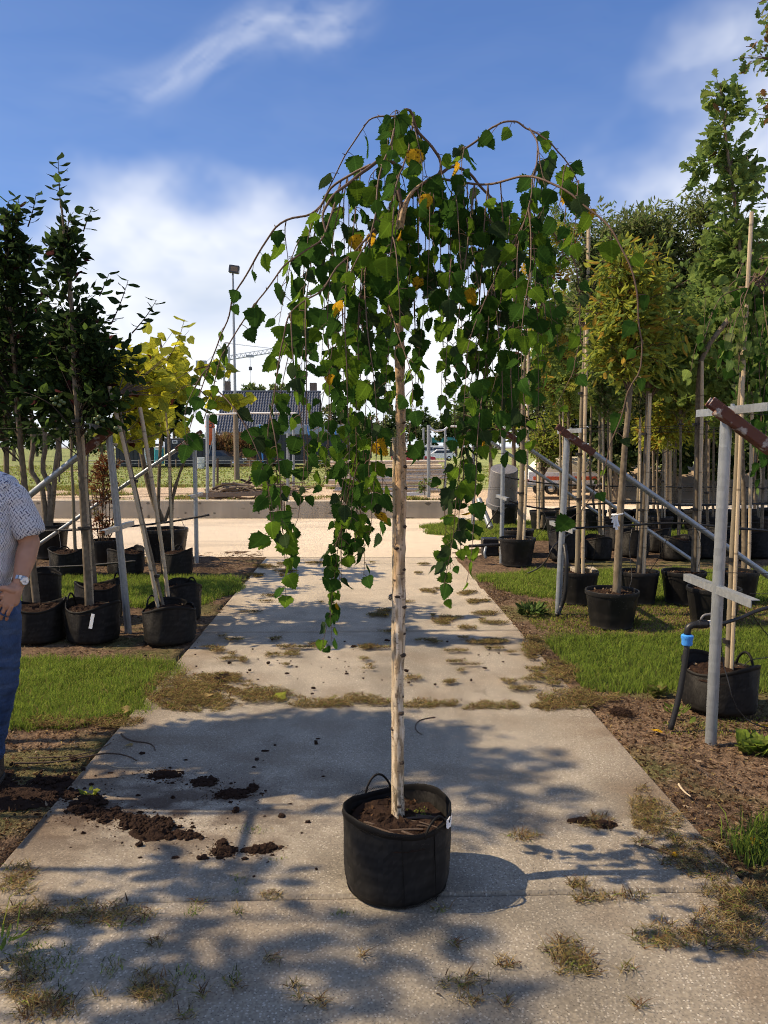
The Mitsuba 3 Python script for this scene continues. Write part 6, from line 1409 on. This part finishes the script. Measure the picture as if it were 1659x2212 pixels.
# --- vehicles
def wheel(th, c, r, w, ax=(0, 1, 0), name='wheel'):
    pr = [(0, -w / 2), (r * .55, -w / 2), (r * .6, -w / 2 - .01), (r * .9, -w / 2), (r, -w * .3), (r, w * .3), (r * .9, w / 2), (r * .6, w / 2 + .01), (r * .55, w / 2), (0, w / 2)]
    m = lathe(pr, 24); m.vertices = m.vertices[:, [0, 2, 1]]; m.faces = m.faces[:, ::-1]
    k = part(th, name, mikit.ply(tm(m.vertices + c, m.faces), 'm_rubber', smooth=35))
    h = lathe([(0, -w / 2 - .02), (r * .2, -w / 2 - .025), (r * .55, -w / 2 - .005), (r * .58, -w / 2 + .03)], 20); h.vertices = h.vertices[:, [0, 2, 1]]
    part(k, 'hubcap', mikit.ply(tm(h.vertices + c, h.faces), 'm_chrome', smooth=35))
def section_car(name, label, cat_, c, L, prof, cab, W, bsdf, wheels=(-.3, .3), wr=.31, flip=1):
    """side profile extruded across, with tumblehome cabin, seen side on; c = centre on the ground"""
    th = thing(name, label, cat_); c = np.asarray(c, float)
    def ext(poly, w, taper=0.0):
        poly = np.array(poly, float) * [flip, 1]
        m = prism(poly, w); m = m.subdivide() if False else m
        v = m.vertices[:, [0, 2, 1]].copy(); v[:, 1] -= w / 2; f = m.faces[:, ::-1]
        if taper:
            z = v[:, 2]; k = 1 - taper * np.clip((z - z.min()) / (np.ptp(z) + 1e-9), 0, 1); v[:, 1] *= k
        return tm(v + c, f)
    part(th, 'body', mikit.ply(ext(prof, W, .05), bsdf, smooth=25))
    part(th, 'cabin', mikit.ply(ext(cab, W * .93, .16), bsdf, smooth=25))
    cb_ = np.array(cab); cx_ = cb_.mean(0); inner = (cb_ - cx_) * [.86, .70] + cx_ + [0, .0]
    mid = cx_[0]
    for a, b in ((-9, mid - .03), (mid + .03, 9)):
        pg = shapely.Polygon(inner).intersection(shapely.box(a, -9, b, 9))
        if not pg.is_empty: part(th, 'side_window', mikit.ply(ext(list(pg.exterior.coords)[:-1], W * .945, .16), 'm_glass_dark'))
    for w in wheels:
        for s in (-1, 1): wheel(th, c + [flip * w * L, s * (W / 2 - .10), wr], wr, .22)
    fx = flip * L / 2
    part(th, 'headlight', mikit.ply(box(c + [fx - flip * .06, -W / 2 + .25, .68], (.16, .3, .16), bevel=.03), 'm_white')); part(th, 'headlight', mikit.ply(box(c + [fx - flip * .06, W / 2 - .25, .68], (.16, .3, .16), bevel=.03), 'm_white'))
    part(th, 'taillight', mikit.ply(box(c + [-fx + flip * .05, -W / 2 + .2, .74], (.14, .22, .16), bevel=.02), 'm_red_paint'))
    part(th, 'bumper', mikit.ply(box(c + [fx - flip * .04, 0, .42], (.2, W * .96, .18), bevel=.05), 'm_chrome'))
    return th
g = P(908, 1001, 76); g[2] = -.1
section_car('parked_car', 'bright red classic saloon car parked behind the stack of poles', 'car', g - [.7, 0, 0], 4.3, [(-2.15, .34), (2.12, .30), (2.17, .55), (2.1, .74), (.7, .86), (-2.0, .88), (-2.17, .7)], [(-1.75, .86), (.78, .85), (.15, 1.36), (-1.0, 1.40), (-1.35, 1.3)], 1.66, 'm_red_paint')
g = P(477, 1005, 67); g[2] = -.1
section_car('parked_car', 'dark car parked beside the orange silo', 'car', g, 4.2, [(-2.1, .34), (2.08, .30), (2.12, .55), (2.05, .74), (.9, .90), (-1.95, .95), (-2.12, .7)], [(-1.85, .9), (.98, .88), (.25, 1.42), (-1.2, 1.46), (-1.6, 1.35)], 1.7, 'm_dark_paint', flip=1)
vp = [(-2.4, .36), (2.4, .32), (2.45, .7), (2.3, .98), (1.55, 1.12), (-2.42, 1.12)]; vc = [(-2.42, 1.1), (1.6, 1.1), (.85, 1.92), (-2.3, 1.98)]
g = P(943, 985, 112); g[2] = -.1
section_car('parked_van', 'white delivery van parked far behind the red car', 'van', g, 4.9, vp, vc, 1.85, 'm_white_paint')
g = P(898, 984, 118); g[2] = -.1
section_car('parked_van', 'second white van partly hidden by the birch leaves', 'van', g, 4.9, vp, vc, 1.85, 'm_white_paint', flip=-1)
g = P(948, 990, 98); g[2] = -.1
section_car('parked_car', 'pale car parked in front of the white van', 'car', g, 4.1, [(-2.1, .34), (2.08, .30), (2.12, .55), (2.05, .74), (.9, .90), (-1.95, .95), (-2.12, .7)], [(-1.85, .9), (.98, .88), (.25, 1.42), (-1.2, 1.46), (-1.6, 1.35)], 1.7, 'm_white_paint', flip=-1)
ws = thing('windscreen_fence', 'green windbreak netting on posts far behind the vans', 'fence'); c, s = far_box(930, 1000, 945, 956, 135, .1)
part(ws, 'netting', mikit.ply(box(c, s), 'm_turquoise'))
for x in (932, 965, 998): part(ws, 'post', mikit.ply(tube([P(x, 944, 134.9), P(x, 978, 134.9)], .12, 6), 'm_galv'))

# --- covered trailer right of the second frame
tr_ = thing('covered_trailer', 'white trailer with cream cover and orange stripe behind the right rows', 'trailer'); Yt = 25.5
def tp2(x, y, Y=Yt): return P(x, y, Y)
x0, x1 = tp2(1142, 1030)[0], tp2(1312, 1030)[0]; zb, zs, zt_ = tp2(1150, 1048)[2], tp2(1150, 1024)[2], tp2(1200, 984)[2]; W = 1.5
part(tr_, 'chassis', mikit.ply(box(((x0 + x1) / 2, Yt + W / 2, zb + .03), (x1 - x0 + .1, W, .10), bevel=.02), 'm_galv'))
part(tr_, 'side_panel', mikit.ply(box(((x0 + x1) / 2, Yt + .02, (zb + zs) / 2 + .06), (x1 - x0, .05, zs - zb + .02), bevel=.01), 'm_white_paint'))
part(tr_, 'tray', mikit.ply(box(((x0 + x1) / 2, Yt + W / 2 + .03, (zb + zs) / 2 + .05), (x1 - x0 - .02, W - .06, zs - zb), bevel=.02), 'm_grey_panel'))
part(tr_, 'orange_stripe', mikit.ply(box(((x0 + x1) / 2 + .05, Yt - .012, zb + (zs - zb) * .62), (x1 - x0 - .2, .012, .12)), 'm_orange'))
nu, nv = 28, 14; cv = []
for i in range(nu + 1):
    u_ = i / nu
    hgt = (zt_ - zs) * min(1, (math.sin(min(1, u_ * 3.2) * math.pi / 2)) ** .8) * (1 - .35 * max(0, u_ - .45) / .55 - .35 * (u_ > .995)) * (1 + .04 * math.sin(u_ * 19))
    for j in range(nv + 1):
        t = math.pi * j / nv; cv.append((x0 + .1 + (x1 - x0 - .15) * u_, Yt + W / 2 - W / 2 * math.copysign(abs(math.cos(t)) ** .6, math.cos(t)), zs + .03 + hgt * max(0, math.sin(t)) ** .55))
fcs = []
for i in range(nu):
    for j in range(nv): a_ = i * (nv + 1) + j; fcs += [(a_, a_ + nv + 1, a_ + nv + 2), (a_, a_ + nv + 2, a_ + 1)]
part(tr_, 'cover', mikit.ply(tm(cv, fcs), 'm_cream', smooth=50))
for xx in (1166, 1192): wheel(tr_, tp2(xx, 1056) + [0, .15, 0], .20, .16)
part(tr_, 'mudguard', mikit.ply(tube(spline([tp2(1150, 1050) + [0, .1, 0], tp2(1160, 1038) + [0, .1, 0], tp2(1196, 1038) + [0, .1, 0], tp2(1208, 1050) + [0, .1, 0]], 14), .05, 8), 'm_white_paint', smooth=True))
part(tr_, 'drawbar', mikit.ply(beam(tp2(1310, 1046) + [0, .75, 0], tp2(1352, 1048) + [0, .75, 0], .08, .08), 'm_galv'))
jw = tp2(1352, 1062) + [0, .7, 0]
part(tr_, 'jockey_wheel', mikit.ply(cat(tube([jw, tp2(1352, 1034) + [0, .7, 0]], .03, 8), tube([jw - [0, .05, 0], jw + [0, .05, 0]], .09, 14)), 'm_white', smooth=40))
part(tr_, 'tail_lamp', mikit.ply(box((x0 - .03, Yt + .05, zb + .15), (.05, .14, .1)), 'm_red_paint'))
sb = grid(tp2(1320, 1050)[0], 16.0, 24.0, 31, 60, 30, lambda X, Y: -.1 + 1.0 * np.clip((Y - 24) / 2, 0, 1) * np.clip((31 - Y) / 2, 0, 1) * (.4 + meshkit.fbm(np.stack([X, Y, 0 * X], -1) * .9, 4, 12)))
single('soil_bank', mikit.ply(sb, 'm_field', smooth=True), 'low bank of soil at the foot of the wood on the right', kind='structure')
# --- far trees on the left and centre
for k, (x, Y, cy, rx, ry, n, cl_) in enumerate([(376, 90, 885, 30, 52, 1500, [(FOREST, 9), (CRAB, 2)]), (350, 92, 905, 30, 45, 1200, [(FOREST, 9)]), (545, 110, 845, 30, 18, 700, [(OAK, 4), (OLIVE, 4)]), (598, 112, 846, 26, 16, 500, [(OAK, 4), (OLIVE, 3)]), (724, 100, 893, 42, 44, 900, [(OLIVE, 5), (CRAB, 3)]), (300, 95, 930, 50, 26, 900, [(OLIVE, 4), (FOREST, 4)]), (220, 95, 940, 60, 24, 900, [(OLIVE, 4), (FOREST, 4)]), (130, 95, 935, 70, 28, 900, [(FOREST, 5), (OLIVE, 3)]), (30, 95, 930, 70, 34, 900, [(FOREST, 5)]), (800, 120, 925, 44, 36, 900, [(FOREST, 5), (OLIVE, 4)]), (885, 130, 935, 44, 26, 900, [(FOREST, 5), (OLIVE, 4)]), (960, 130, 930, 50, 28, 900, [(FOREST, 5), (OLIVE, 3)])]):
    tree('far_tree', ['dark evergreen tree behind the yellow leaves', 'second dark evergreen behind the yellow leaves, left of it', 'green tree top above the left end of the tiled roof', 'green tree top above the middle of the tiled roof', 'grey green tree at the right end of the tiled roof', 'distant bush left of the yellow tree', 'distant bushes left of the site cabins', 'distant trees beyond the field at far left', 'distant trees behind the man', 'distant dark tree left of the birch trunk', 'distant dark tree right of the birch trunk', 'distant dark trees behind the white vans'][k],
         'tree', pl(Y, (x, 966 + 1664 * 1.7 / Y), (x, 960), (x, cy)), .25, .1, [cr(x, cy, Y, rx, ry, n, rx * .6)], 'small', .62 if k != 4 else .45, cl_, seed=600 + k, far=True, branches=False)
for k, (x, cy, rx, ry) in enumerate([(640, 948, 50, 22), (775, 935, 46, 34), (845, 925, 44, 42), (915, 922, 44, 42), (985, 918, 48, 50), (1050, 915, 46, 54), (420, 950, 50, 20), (190, 946, 60, 26), (80, 944, 60, 28)]):
    tree('horizon_tree', f'dark tree in the tree line along the horizon, {ORD[sorted([640, 775, 845, 915, 985, 1050, 420, 190, 80]).index(x)]} from the left', 'tree', pl(138, (x, 986), (x, 970), (x, cy)), .3, .15, [cr(x, cy, 138, rx, ry, 1100, rx * .5)], 'small', .8, [(FOREST, 5), (OLIVE, 3), (OAK, 2)], group='tree line along the horizon', seed=660 + k, far=True, branches=False)
tree('rose_bed', 'low flowering shrubs in front of the anthracite building', 'shrub', pl(64, (690, 1010), (690, 1000), (690, 995)), .05, .03, [cr(690, 996, 64, 36, 14, 500), cr(735, 997, 64, 26, 14, 300)], 'small', .28, [(OAK, 4), (CLIP, 3), (STRAW, 1)], seed=640, far=True, branches=False)
single('white_bucket', mikit.ply(at(lathe([(0, 0), (.34, 0), (.4, .9), (.36, .9), (.3, .1), (0, .1)], 20), P(432, 1006, 62) * [1, 1, 0] + [0, 0, -.1]), 'm_white', smooth=30), 'white bucket lying on the grass before the dark container', 'bucket')
fn = thing('wire_fence', 'low wire fence across the far end of the field', 'fence')
for x in range(180, 700, 40): part(fn, 'post', mikit.ply(tube([P(x, 993, 60), P(x, 1009, 60)], .05, 6), 'm_wood_grey'))
for y in (995, 1001): part(fn, 'wire', mikit.ply(tube([P(170, y, 60), P(430, y, 60), P(700, y, 60)], .02, 4), 'm_galv'))
for x, Y, y0 in ((128, 38, 975), (189, 34, 985), (470, 33, 990)):
    single('field_post', mikit.ply(tube([P(x, y0, Y), P(x, 966 + 1664 * 1.72 / Y, Y)], .05, 8), 'm_wood_dark'), {128: 'thin dark post on the field at far left', 189: 'dark post stump on the field behind the staked trees', 470: 'short weed stake on the field beside the branch rack'}[x], 'post')
# ================================================================ the man at the left edge
from manifold3d import Manifold
def ball(c, r, n=20): return Manifold.sphere(float(r), n).translate([float(t) for t in c])
def chain(js, n=20):
    """joints [(point, radius)] -> Manifold of hulled bones"""
    out = None
    for (a, ra), (b, rb_) in zip(js[:-1], js[1:]):
        h = Manifold.batch_hull([ball(a, ra, n), ball(b, rb_, n)]); out = h if out is None else out + h
    return out
def skin_mesh(m, edge, it=12, lam=.5):
    m = m.refine_to_length(edge); q = m.to_mesh(); t = trimesh.Trimesh(np.array(q.vert_properties[:, :3], float), np.array(q.tri_verts), process=True)
    trimesh.smoothing.filter_taubin(t, lamb=lam, nu=lam + .03, iterations=it)
    return t


def shirt_c(p, n, uv):
    u = p.x + dr.select(dr.abs(n.x) > .75, p.y, mi.Float(0)) ; v = p.z + .12 * p.y
    a, b = (u * 1.0 + v * .75) / .019, (u * 1.0 - v * .75) / .019
    fa, fb = dr.abs(a - dr.floor(a) - .5), dr.abs(b - dr.floor(b) - .5)
    ka, kb = cell_rand(dr.floor(a), dr.floor(b), 1), cell_rand(dr.floor(a), dr.floor(b), 2)
    par = dr.floor(a) + dr.floor(b); ev = dr.select(dr.abs(par - 2 * dr.floor(par / 2)) < .5, 1.0, 0.0)
    l1 = smoothstep(.22, .10, fa) * ev; l2 = smoothstep(.22, .10, fb) * (1 - ev)
    ink = dr.maximum(l1, l2) * (.55 + .45 * ka) * smoothstep(.02, .12, noise(u * 260, v * 260, 3.0))
    return mix(mi.Color3f(.58, .59, .62), mi.Color3f(.028, .038, .10), ink)


def denim_c(p, n, uv):
    w = fbm(p.x * 9, p.y * 9, p.z * 3.2, 4); th = noise(p.x * 700, p.y * 700, p.z * 90)
    kn = smoothstep(.22, .0, dr.abs(p.z - .58)) * .5 + smoothstep(.14, 0, dr.abs(p.z - .82)) * .4
    c = mix(mi.Color3f(.014, .030, .085), mi.Color3f(.070, .115, .215), dr.clip(w * .9 - .2 + kn * .6, 0, 1))
    wh = smoothstep(.60, .70, noise(p.x * 7, p.y * 7, p.z * 46)) * (.25 + kn)
    return mix(c, mi.Color3f(.16, .22, .33), wh * .18) * (.8 + .4 * th)


def cloth_h(p, n, uv): return fbm(p.x * 14, p.y * 14, p.z * 30, 4) * 2 + noise(p.x * 500, p.y * 500, p.z * 500) * .05
bump('m_shirt', mikit.proc(shirt_c), .8, cloth_h, .010, 2e-3, spec=.2)
bump('m_denim', mikit.proc(denim_c), .85, cloth_h, .014, 2e-3, spec=.2)
def skin_c(p, n, uv): return mix(mi.Color3f(.36, .185, .12), mi.Color3f(.46, .26, .175), fbm(p.x * 30, p.y * 30, p.z * 30, 3))
mat('m_skin', mikit.proc(skin_c), .5, spec=.35)
mat('m_hair', (.11, .085, .065), .6)
mat('m_leather', (.045, .035, .026), .6)
mat('m_sole', (.022, .020, .019), .8)
mat('m_steel', (.62, .62, .60), .22, metal=1.0)
mat('m_dial', (.78, .78, .76), .3)

man = thing('person', 'man in white patterned short-sleeved shirt and blue jeans with one hand in his pocket', 'person')
YP = 3.52
bx_ = P(-75, 1000, YP)[0]
def W3(x, y, dy=0.0): return P(x - 20, y, YP + dy)
hip = np.array([bx_, YP + .02, .93]); neck = np.array([bx_, YP + .03, 1.50])
sL, sR = W3(48, 1072, .02), np.array([2 * bx_ - W3(48, 1072)[0], YP + .02, 1.44])
eL, wL = W3(84, 1172, .03), W3(62, 1258, -.08)
# arms and hand (skin), head
hd_c = np.array([bx_ - .02, YP - .02, 1.69])
body = chain([(neck + [0, 0, -.06], .062), (neck + [0, -.01, .08], .056), (hd_c + [0, .01, -.03], .070)])
head = Manifold.batch_hull([ball(hd_c + [0, .015, .045], .082), ball(hd_c + [0, -.01, .02], .078), ball(hd_c + [0, -.045, -.07], .048), ball(hd_c + [0, -.055, -.105], .026), ball(hd_c + [-.045, -.03, -.05], .026), ball(hd_c + [.045, -.03, -.05], .026)])
nose = Manifold.batch_hull([ball(hd_c + [0, -.088, .01], .010), ball(hd_c + [0, -.108, -.028], .013), ball(hd_c + [0, -.085, -.034], .016)])
lips = Manifold.batch_hull([ball(hd_c + [-.02, -.083, -.068], .008), ball(hd_c + [.02, -.083, -.068], .008), ball(hd_c + [0, -.088, -.066], .010)])
brow = Manifold.batch_hull([ball(hd_c + [-.04, -.078, .032], .012), ball(hd_c + [.04, -.078, .032], .012), ball(hd_c + [0, -.086, .03], .012)])
ears = [Manifold.batch_hull([ball(hd_c + [s * .080, .01, .022], .012), ball(hd_c + [s * .084, .018, -.005], .014), ball(hd_c + [s * .078, .008, -.03], .009)]) for s in (-1, 1)]
headm = body + head + nose + lips + brow + ears[0] + ears[1]
armL = chain([(sL + [.0, 0, -.03], .056), (sL * .4 + eL * .6, .050), (eL, .045), (eL * .62 + wL * .38, .046), (eL * .2 + wL * .8, .034), (wL, .029)])
h0 = wL; kn_ = W3(30, 1284, -.12); kn0 = W3(46, 1290, -.115)
palm = Manifold.batch_hull([ball(wL + [-.005, -.005, -.012], .026), ball(kn_ + [.008, 0, .012], .019), ball(W3(34, 1308, -.12), .018), ball(W3(52, 1300, -.11), .020), ball(W3(56, 1276, -.11), .022)])
hand = palm
for k, (a, b, c) in enumerate([((26, 1285), (10, 1298), (4, 1318)), ((30, 1296), (16, 1312), (9, 1332)), ((37, 1305), (26, 1322), (20, 1340)), ((46, 1309), (38, 1324), (34, 1338))]):   # four fingers slipping into the pocket
    hand = hand + chain([(W3(*a, -.128), .0120 - .0008 * k), (W3(*b, -.120), .0105 - .0006 * k), (W3(*c, -.072), .0090 - .0006 * k)], 14)
thumb = chain([(W3(50, 1276, -.125), .0155), (W3(30, 1270, -.140), .0128), (W3(14, 1272, -.146), .0112), (W3(-4, 1279, -.145), .0092)], 14)
hand = hand + thumb
mirror = lambda q: np.array([2 * bx_ - q[0], q[1], q[2]])
eR, wR = mirror(eL), np.array([2 * bx_ - wL[0] - .02, YP - .02, .88])
armR = chain([(sR + [0, 0, -.03], .056), ((sR + eR) / 2, .050), (eR, .045), (eR * .6 + wR * .4, .045), (wR, .029)])
handR = Manifold.batch_hull([ball(wR, .026), ball(wR + [.0, -.01, -.085], .020), ball(wR + [.0, .045, -.075], .018), ball(wR + [0, .03, -.02], .02)])
for k in range(4): handR = handR + chain([(wR + [0, -.018 + .020 * k, -.085], .0110), (wR + [.006, -.02 + .021 * k, -.125 + .004 * abs(k - 1)], .0098), (wR + [.018, -.022 + .022 * k, -.155 + .008 * abs(k - 1)], .0085)], 14)
handR = handR + chain([(wR + [0, -.02, -.03], .015), (wR + [.005, -.05, -.065], .012), (wR + [.01, -.06, -.095], .010)], 14)
for mm, lbn, ed, it in ((headm, 'head', .010, 6), (armL + hand, 'left_arm', .0045, 5), (armR + handR, 'right_arm', .007, 5)):
    t = skin_mesh(mm, ed, it); part(man, lbn, mikit.ply(tm(t.vertices, t.faces), 'm_skin', smooth=True))
for s in (-1, 1):
    part(man, 'eye', mikit.ply(tm(trimesh.creation.icosphere(subdivisions=2, radius=.0115).vertices + hd_c + [s * .033, -.079, .012], trimesh.creation.icosphere(subdivisions=2).faces), 'm_dial', smooth=True))
    part(man, 'iris', mikit.ply(tm(trimesh.creation.icosphere(subdivisions=2, radius=.0055).vertices * [1, .5, 1] + hd_c + [s * .033, -.0895, .012], trimesh.creation.icosphere(subdivisions=2).faces), 'm_leather', smooth=True))
hr = Manifold.batch_hull([ball(hd_c + [0, .022, .058], .086), ball(hd_c + [0, .03, .0], .084)]) - Manifold.cube([.4, .3, .4]).translate((hd_c + [-.2, -.36, -.25]).tolist()) - Manifold.cube([.4, .1, .5]).translate((hd_c + [-.2, -.14, -.42]).tolist())
t = skin_mesh(hr, .012, 4); part(man, 'hair', mikit.ply(tm(t.vertices, t.faces), 'm_hair', smooth=True))
# shirt: torso and short sleeves
sw = sL[0] - bx_
def ell(c, rx, ry, r=.05):
    return [ball(np.asarray(c) + [sx * (rx - r), sy * max(.001, ry - r), 0], r, 16) for sx in (-1, 1) for sy in (-1, 1)]
tors = Manifold.batch_hull(ell((bx_, YP + .02, 1.42), sw + .015, .085, .055) + ell((bx_, YP + .0, 1.22), .215, .135, .08) + [ball(neck + [0, 0, -.03], .072)])
tors = tors + Manifold.batch_hull(ell((bx_, YP + .0, 1.22), .215, .135, .08) + ell((bx_, YP - .02, 1.05), .205, .150, .09)) + Manifold.batch_hull(ell((bx_, YP - .02, 1.05), .205, .150, .09) + ell((bx_, YP + .0, .965), .200, .140, .07))
hemL, hemR = W3(80, 1140, .02), mirror(W3(80, 1140, .02))
for s_, h_ in ((sL, hemL), (sR, hemR)):
    tors = tors + chain([(s_ * .8 + np.array([bx_, YP, 1.42]) * .2, .070), (s_ + [0, 0, -.005], .068), (s_ * .5 + h_ * .5, .070), (h_, .073)])
for s_, h_, e_ in ((sL, hemL, eL), (sR, hemR, eR)):   # open the sleeve at its hem
    d = (e_ - s_) / np.linalg.norm(e_ - s_); q = h_ + d * .045
    cutm = Manifold.batch_hull([ball(q + d * .06, .05), ball(q + d * .06 + [.03, 0, 0], .05), ball(q + d * .06 - [.03, 0, 0], .05)])
    pl_n = -d; tors = tors.trim_by_plane([float(v) for v in pl_n], float(pl_n @ q)) if False else tors - chain([(h_ - d * .03, .060), (q + d * .12, .064)])
tors = tors.trim_by_plane([0, 0, 1], .925)
t = skin_mesh(tors, .011, 8)
v = np.array(t.vertices); nn = t.vertex_normals
fold = (meshkit.fbm(np.c_[v[:, 0] * 7, v[:, 1] * 7, v[:, 2] * 13 + v[:, 0] * 8], 3, 5) - .5) * .016 * np.clip((1.42 - v[:, 2]) * 4, .15, 1)
v = v + nn * fold[:, None]
part(man, 'shirt', mikit.ply(tm(v, t.faces), 'm_shirt', smooth=True))
part(man, 'collar', mikit.ply(tube([neck + [.074 * math.cos(a), .068 * math.sin(a) - .005, -.018 + .02 * math.sin(a)] for a in np.linspace(-1.2, 4.34, 24)], .014, 8), 'm_shirt', smooth=True))
# jeans
kL, aL = W3(28, 1455, .0), W3(-2, 1618, .03)
kR, aR = mirror(kL) + [.02, 0, 0], mirror(aL) + [.03, .05, 0]
pel = Manifold.batch_hull(ell((bx_, YP, .955), .190, .125, .07) + ell((bx_, YP + .01, .84), .198, .130, .09))
hL = np.array([W3(22, 1345)[0] - .015, YP, .80]); hR = mirror(hL)
leg = lambda h, k_, a: chain([(h, .104), (h * .5 + k_ * .5, .088), (k_, .070), (k_ * .5 + a * .5, .066), (a * .96 + k_ * .04, .058), (a + [0, 0, -.012], .060)])
jm = (pel + leg(hL, kL, aL) + leg(hR, kR, aR)).trim_by_plane([0, 0, -1], -.965)
t = skin_mesh(jm, .011, 8); v = np.array(t.vertices); nn = t.vertex_normals
k1 = .8 * np.exp(-((v[:, 2] - .52) / .14) ** 2) + np.exp(-((v[:, 2] - .16) / .09) ** 2) * 1.2 + .35
v = v + nn * ((meshkit.fbm(np.c_[v[:, 0] * 5, v[:, 1] * 5, v[:, 2] * 24 + v[:, 0] * 12], 3, 8) - .5) * .022 * k1)[:, None]
part(man, 'jeans', mikit.ply(tm(v, t.faces), 'm_denim', smooth=True))
part(man, 'pocket_edge', mikit.ply(tube(spline([W3(-6, 1262, -.148), W3(2, 1290, -.150), W3(14, 1318, -.138), W3(40, 1332, -.10), W3(58, 1326, -.05)], 20), .0042, 6), 'm_denim', smooth=True))
for s_, a in ((1, aL), (-1, aR)):
    f = np.array([a[0], a[1], 0]); yaw = s_ * .22; d = np.array([math.sin(yaw), -math.cos(yaw), 0])
    sole = Manifold.batch_hull([ball(f + [0, .05, .018], .040, 18), ball(f + d * .10 + [0, 0, .018], .050, 18), ball(f + d * .19 + [0, 0, .018], .034, 18)]).trim_by_plane([0, 0, 1], .004).trim_by_plane([0, 0, -1], -.03)
    up2 = Manifold.batch_hull([ball(f + [0, .045, .055], .041), ball(f + d * .10 + [0, 0, .050], .045), ball(f + d * .185 + [0, 0, .038], .031)]) + chain([(f + [0, .02, .06], .050), (f + [0, .01, .135], .054)])
    up2 = up2.trim_by_plane([0, 0, 1], .026)
    t = skin_mesh(sole, .012, 2); sh = part(man, 'shoe', mikit.ply(tm(t.vertices, t.faces), 'm_sole', smooth=True)); t = skin_mesh(up2, .010, 4); part(sh, 'upper', mikit.ply(tm(t.vertices, t.faces), 'm_leather', smooth=True))
    for k in range(5):
        c = f + d * (.055 + .024 * k) + [0, 0, .098 - .009 * k]; sd = np.array([d[1], -d[0], 0]) * .024
        part(sh, 'lace', mikit.ply(tube(spline([c - sd - [0, 0, .006], c + [0, 0, .003], c + sd - [0, 0, .006]], 6), .0028, 5), 'm_sole', smooth=True))
# watch
ax = (wL - eL); ax /= np.linalg.norm(ax); wc = wL - ax * .012
sd = np.cross(ax, [0, 1, 0]); sd /= np.linalg.norm(sd); fr = np.cross(sd, ax)
a = -2.2 + 1.0; nrm = sd * math.cos(-.75) + fr * math.sin(-.75); nrm = sd * .80 - np.array([0, .60, 0]); nrm /= np.linalg.norm(nrm)
x_ = np.cross(ax, nrm); rot = np.stack([x_, np.cross(nrm, x_), nrm], 1); c = wc + nrm * .033
def disc_part(par, nm, pr, b): m = lathe(pr, 28); return part(par, nm, mikit.ply(tm(m.vertices @ rot.T + c, m.faces), b, smooth=35))
wk = disc_part(man, 'watch', [(0, 0), (.019, 0), (.021, .003), (.021, .008), (.0185, .0105), (.0175, .0095), (0, .0095)], 'm_steel')
disc_part(wk, 'dial', [(.0001, .0099), (.0172, .0099), (.0172, .0096)], 'm_dial')
for k in range(16):
    a = k / 16 * 6.283; r = .0345
    if abs(((a + 2.2 + 3.1416) % 6.283) - 3.1416) < .42: continue
    c2 = wc + sd * r * math.cos(a) + fr * r * math.sin(a); rot2 = np.stack([-sd * math.sin(a) + fr * math.cos(a), ax, np.cross(-sd * math.sin(a) + fr * math.cos(a), ax)], 1)
    part(wk, 'link', mikit.ply(box(c2, (.0125, .020, .0045), rot2, .0012), 'm_steel'))
for ang, L in ((.6, .009), (2.5, .013)):
    part(wk, 'hand', mikit.ply(box(c + rot @ np.array([math.cos(ang) * L / 2, math.sin(ang) * L / 2, .0106]), (L, .0014, .0006), rot @ np.array([[math.cos(ang), -math.sin(ang), 0], [math.sin(ang), math.cos(ang), 0], [0, 0, 1]])), 'm_dark_paint'))
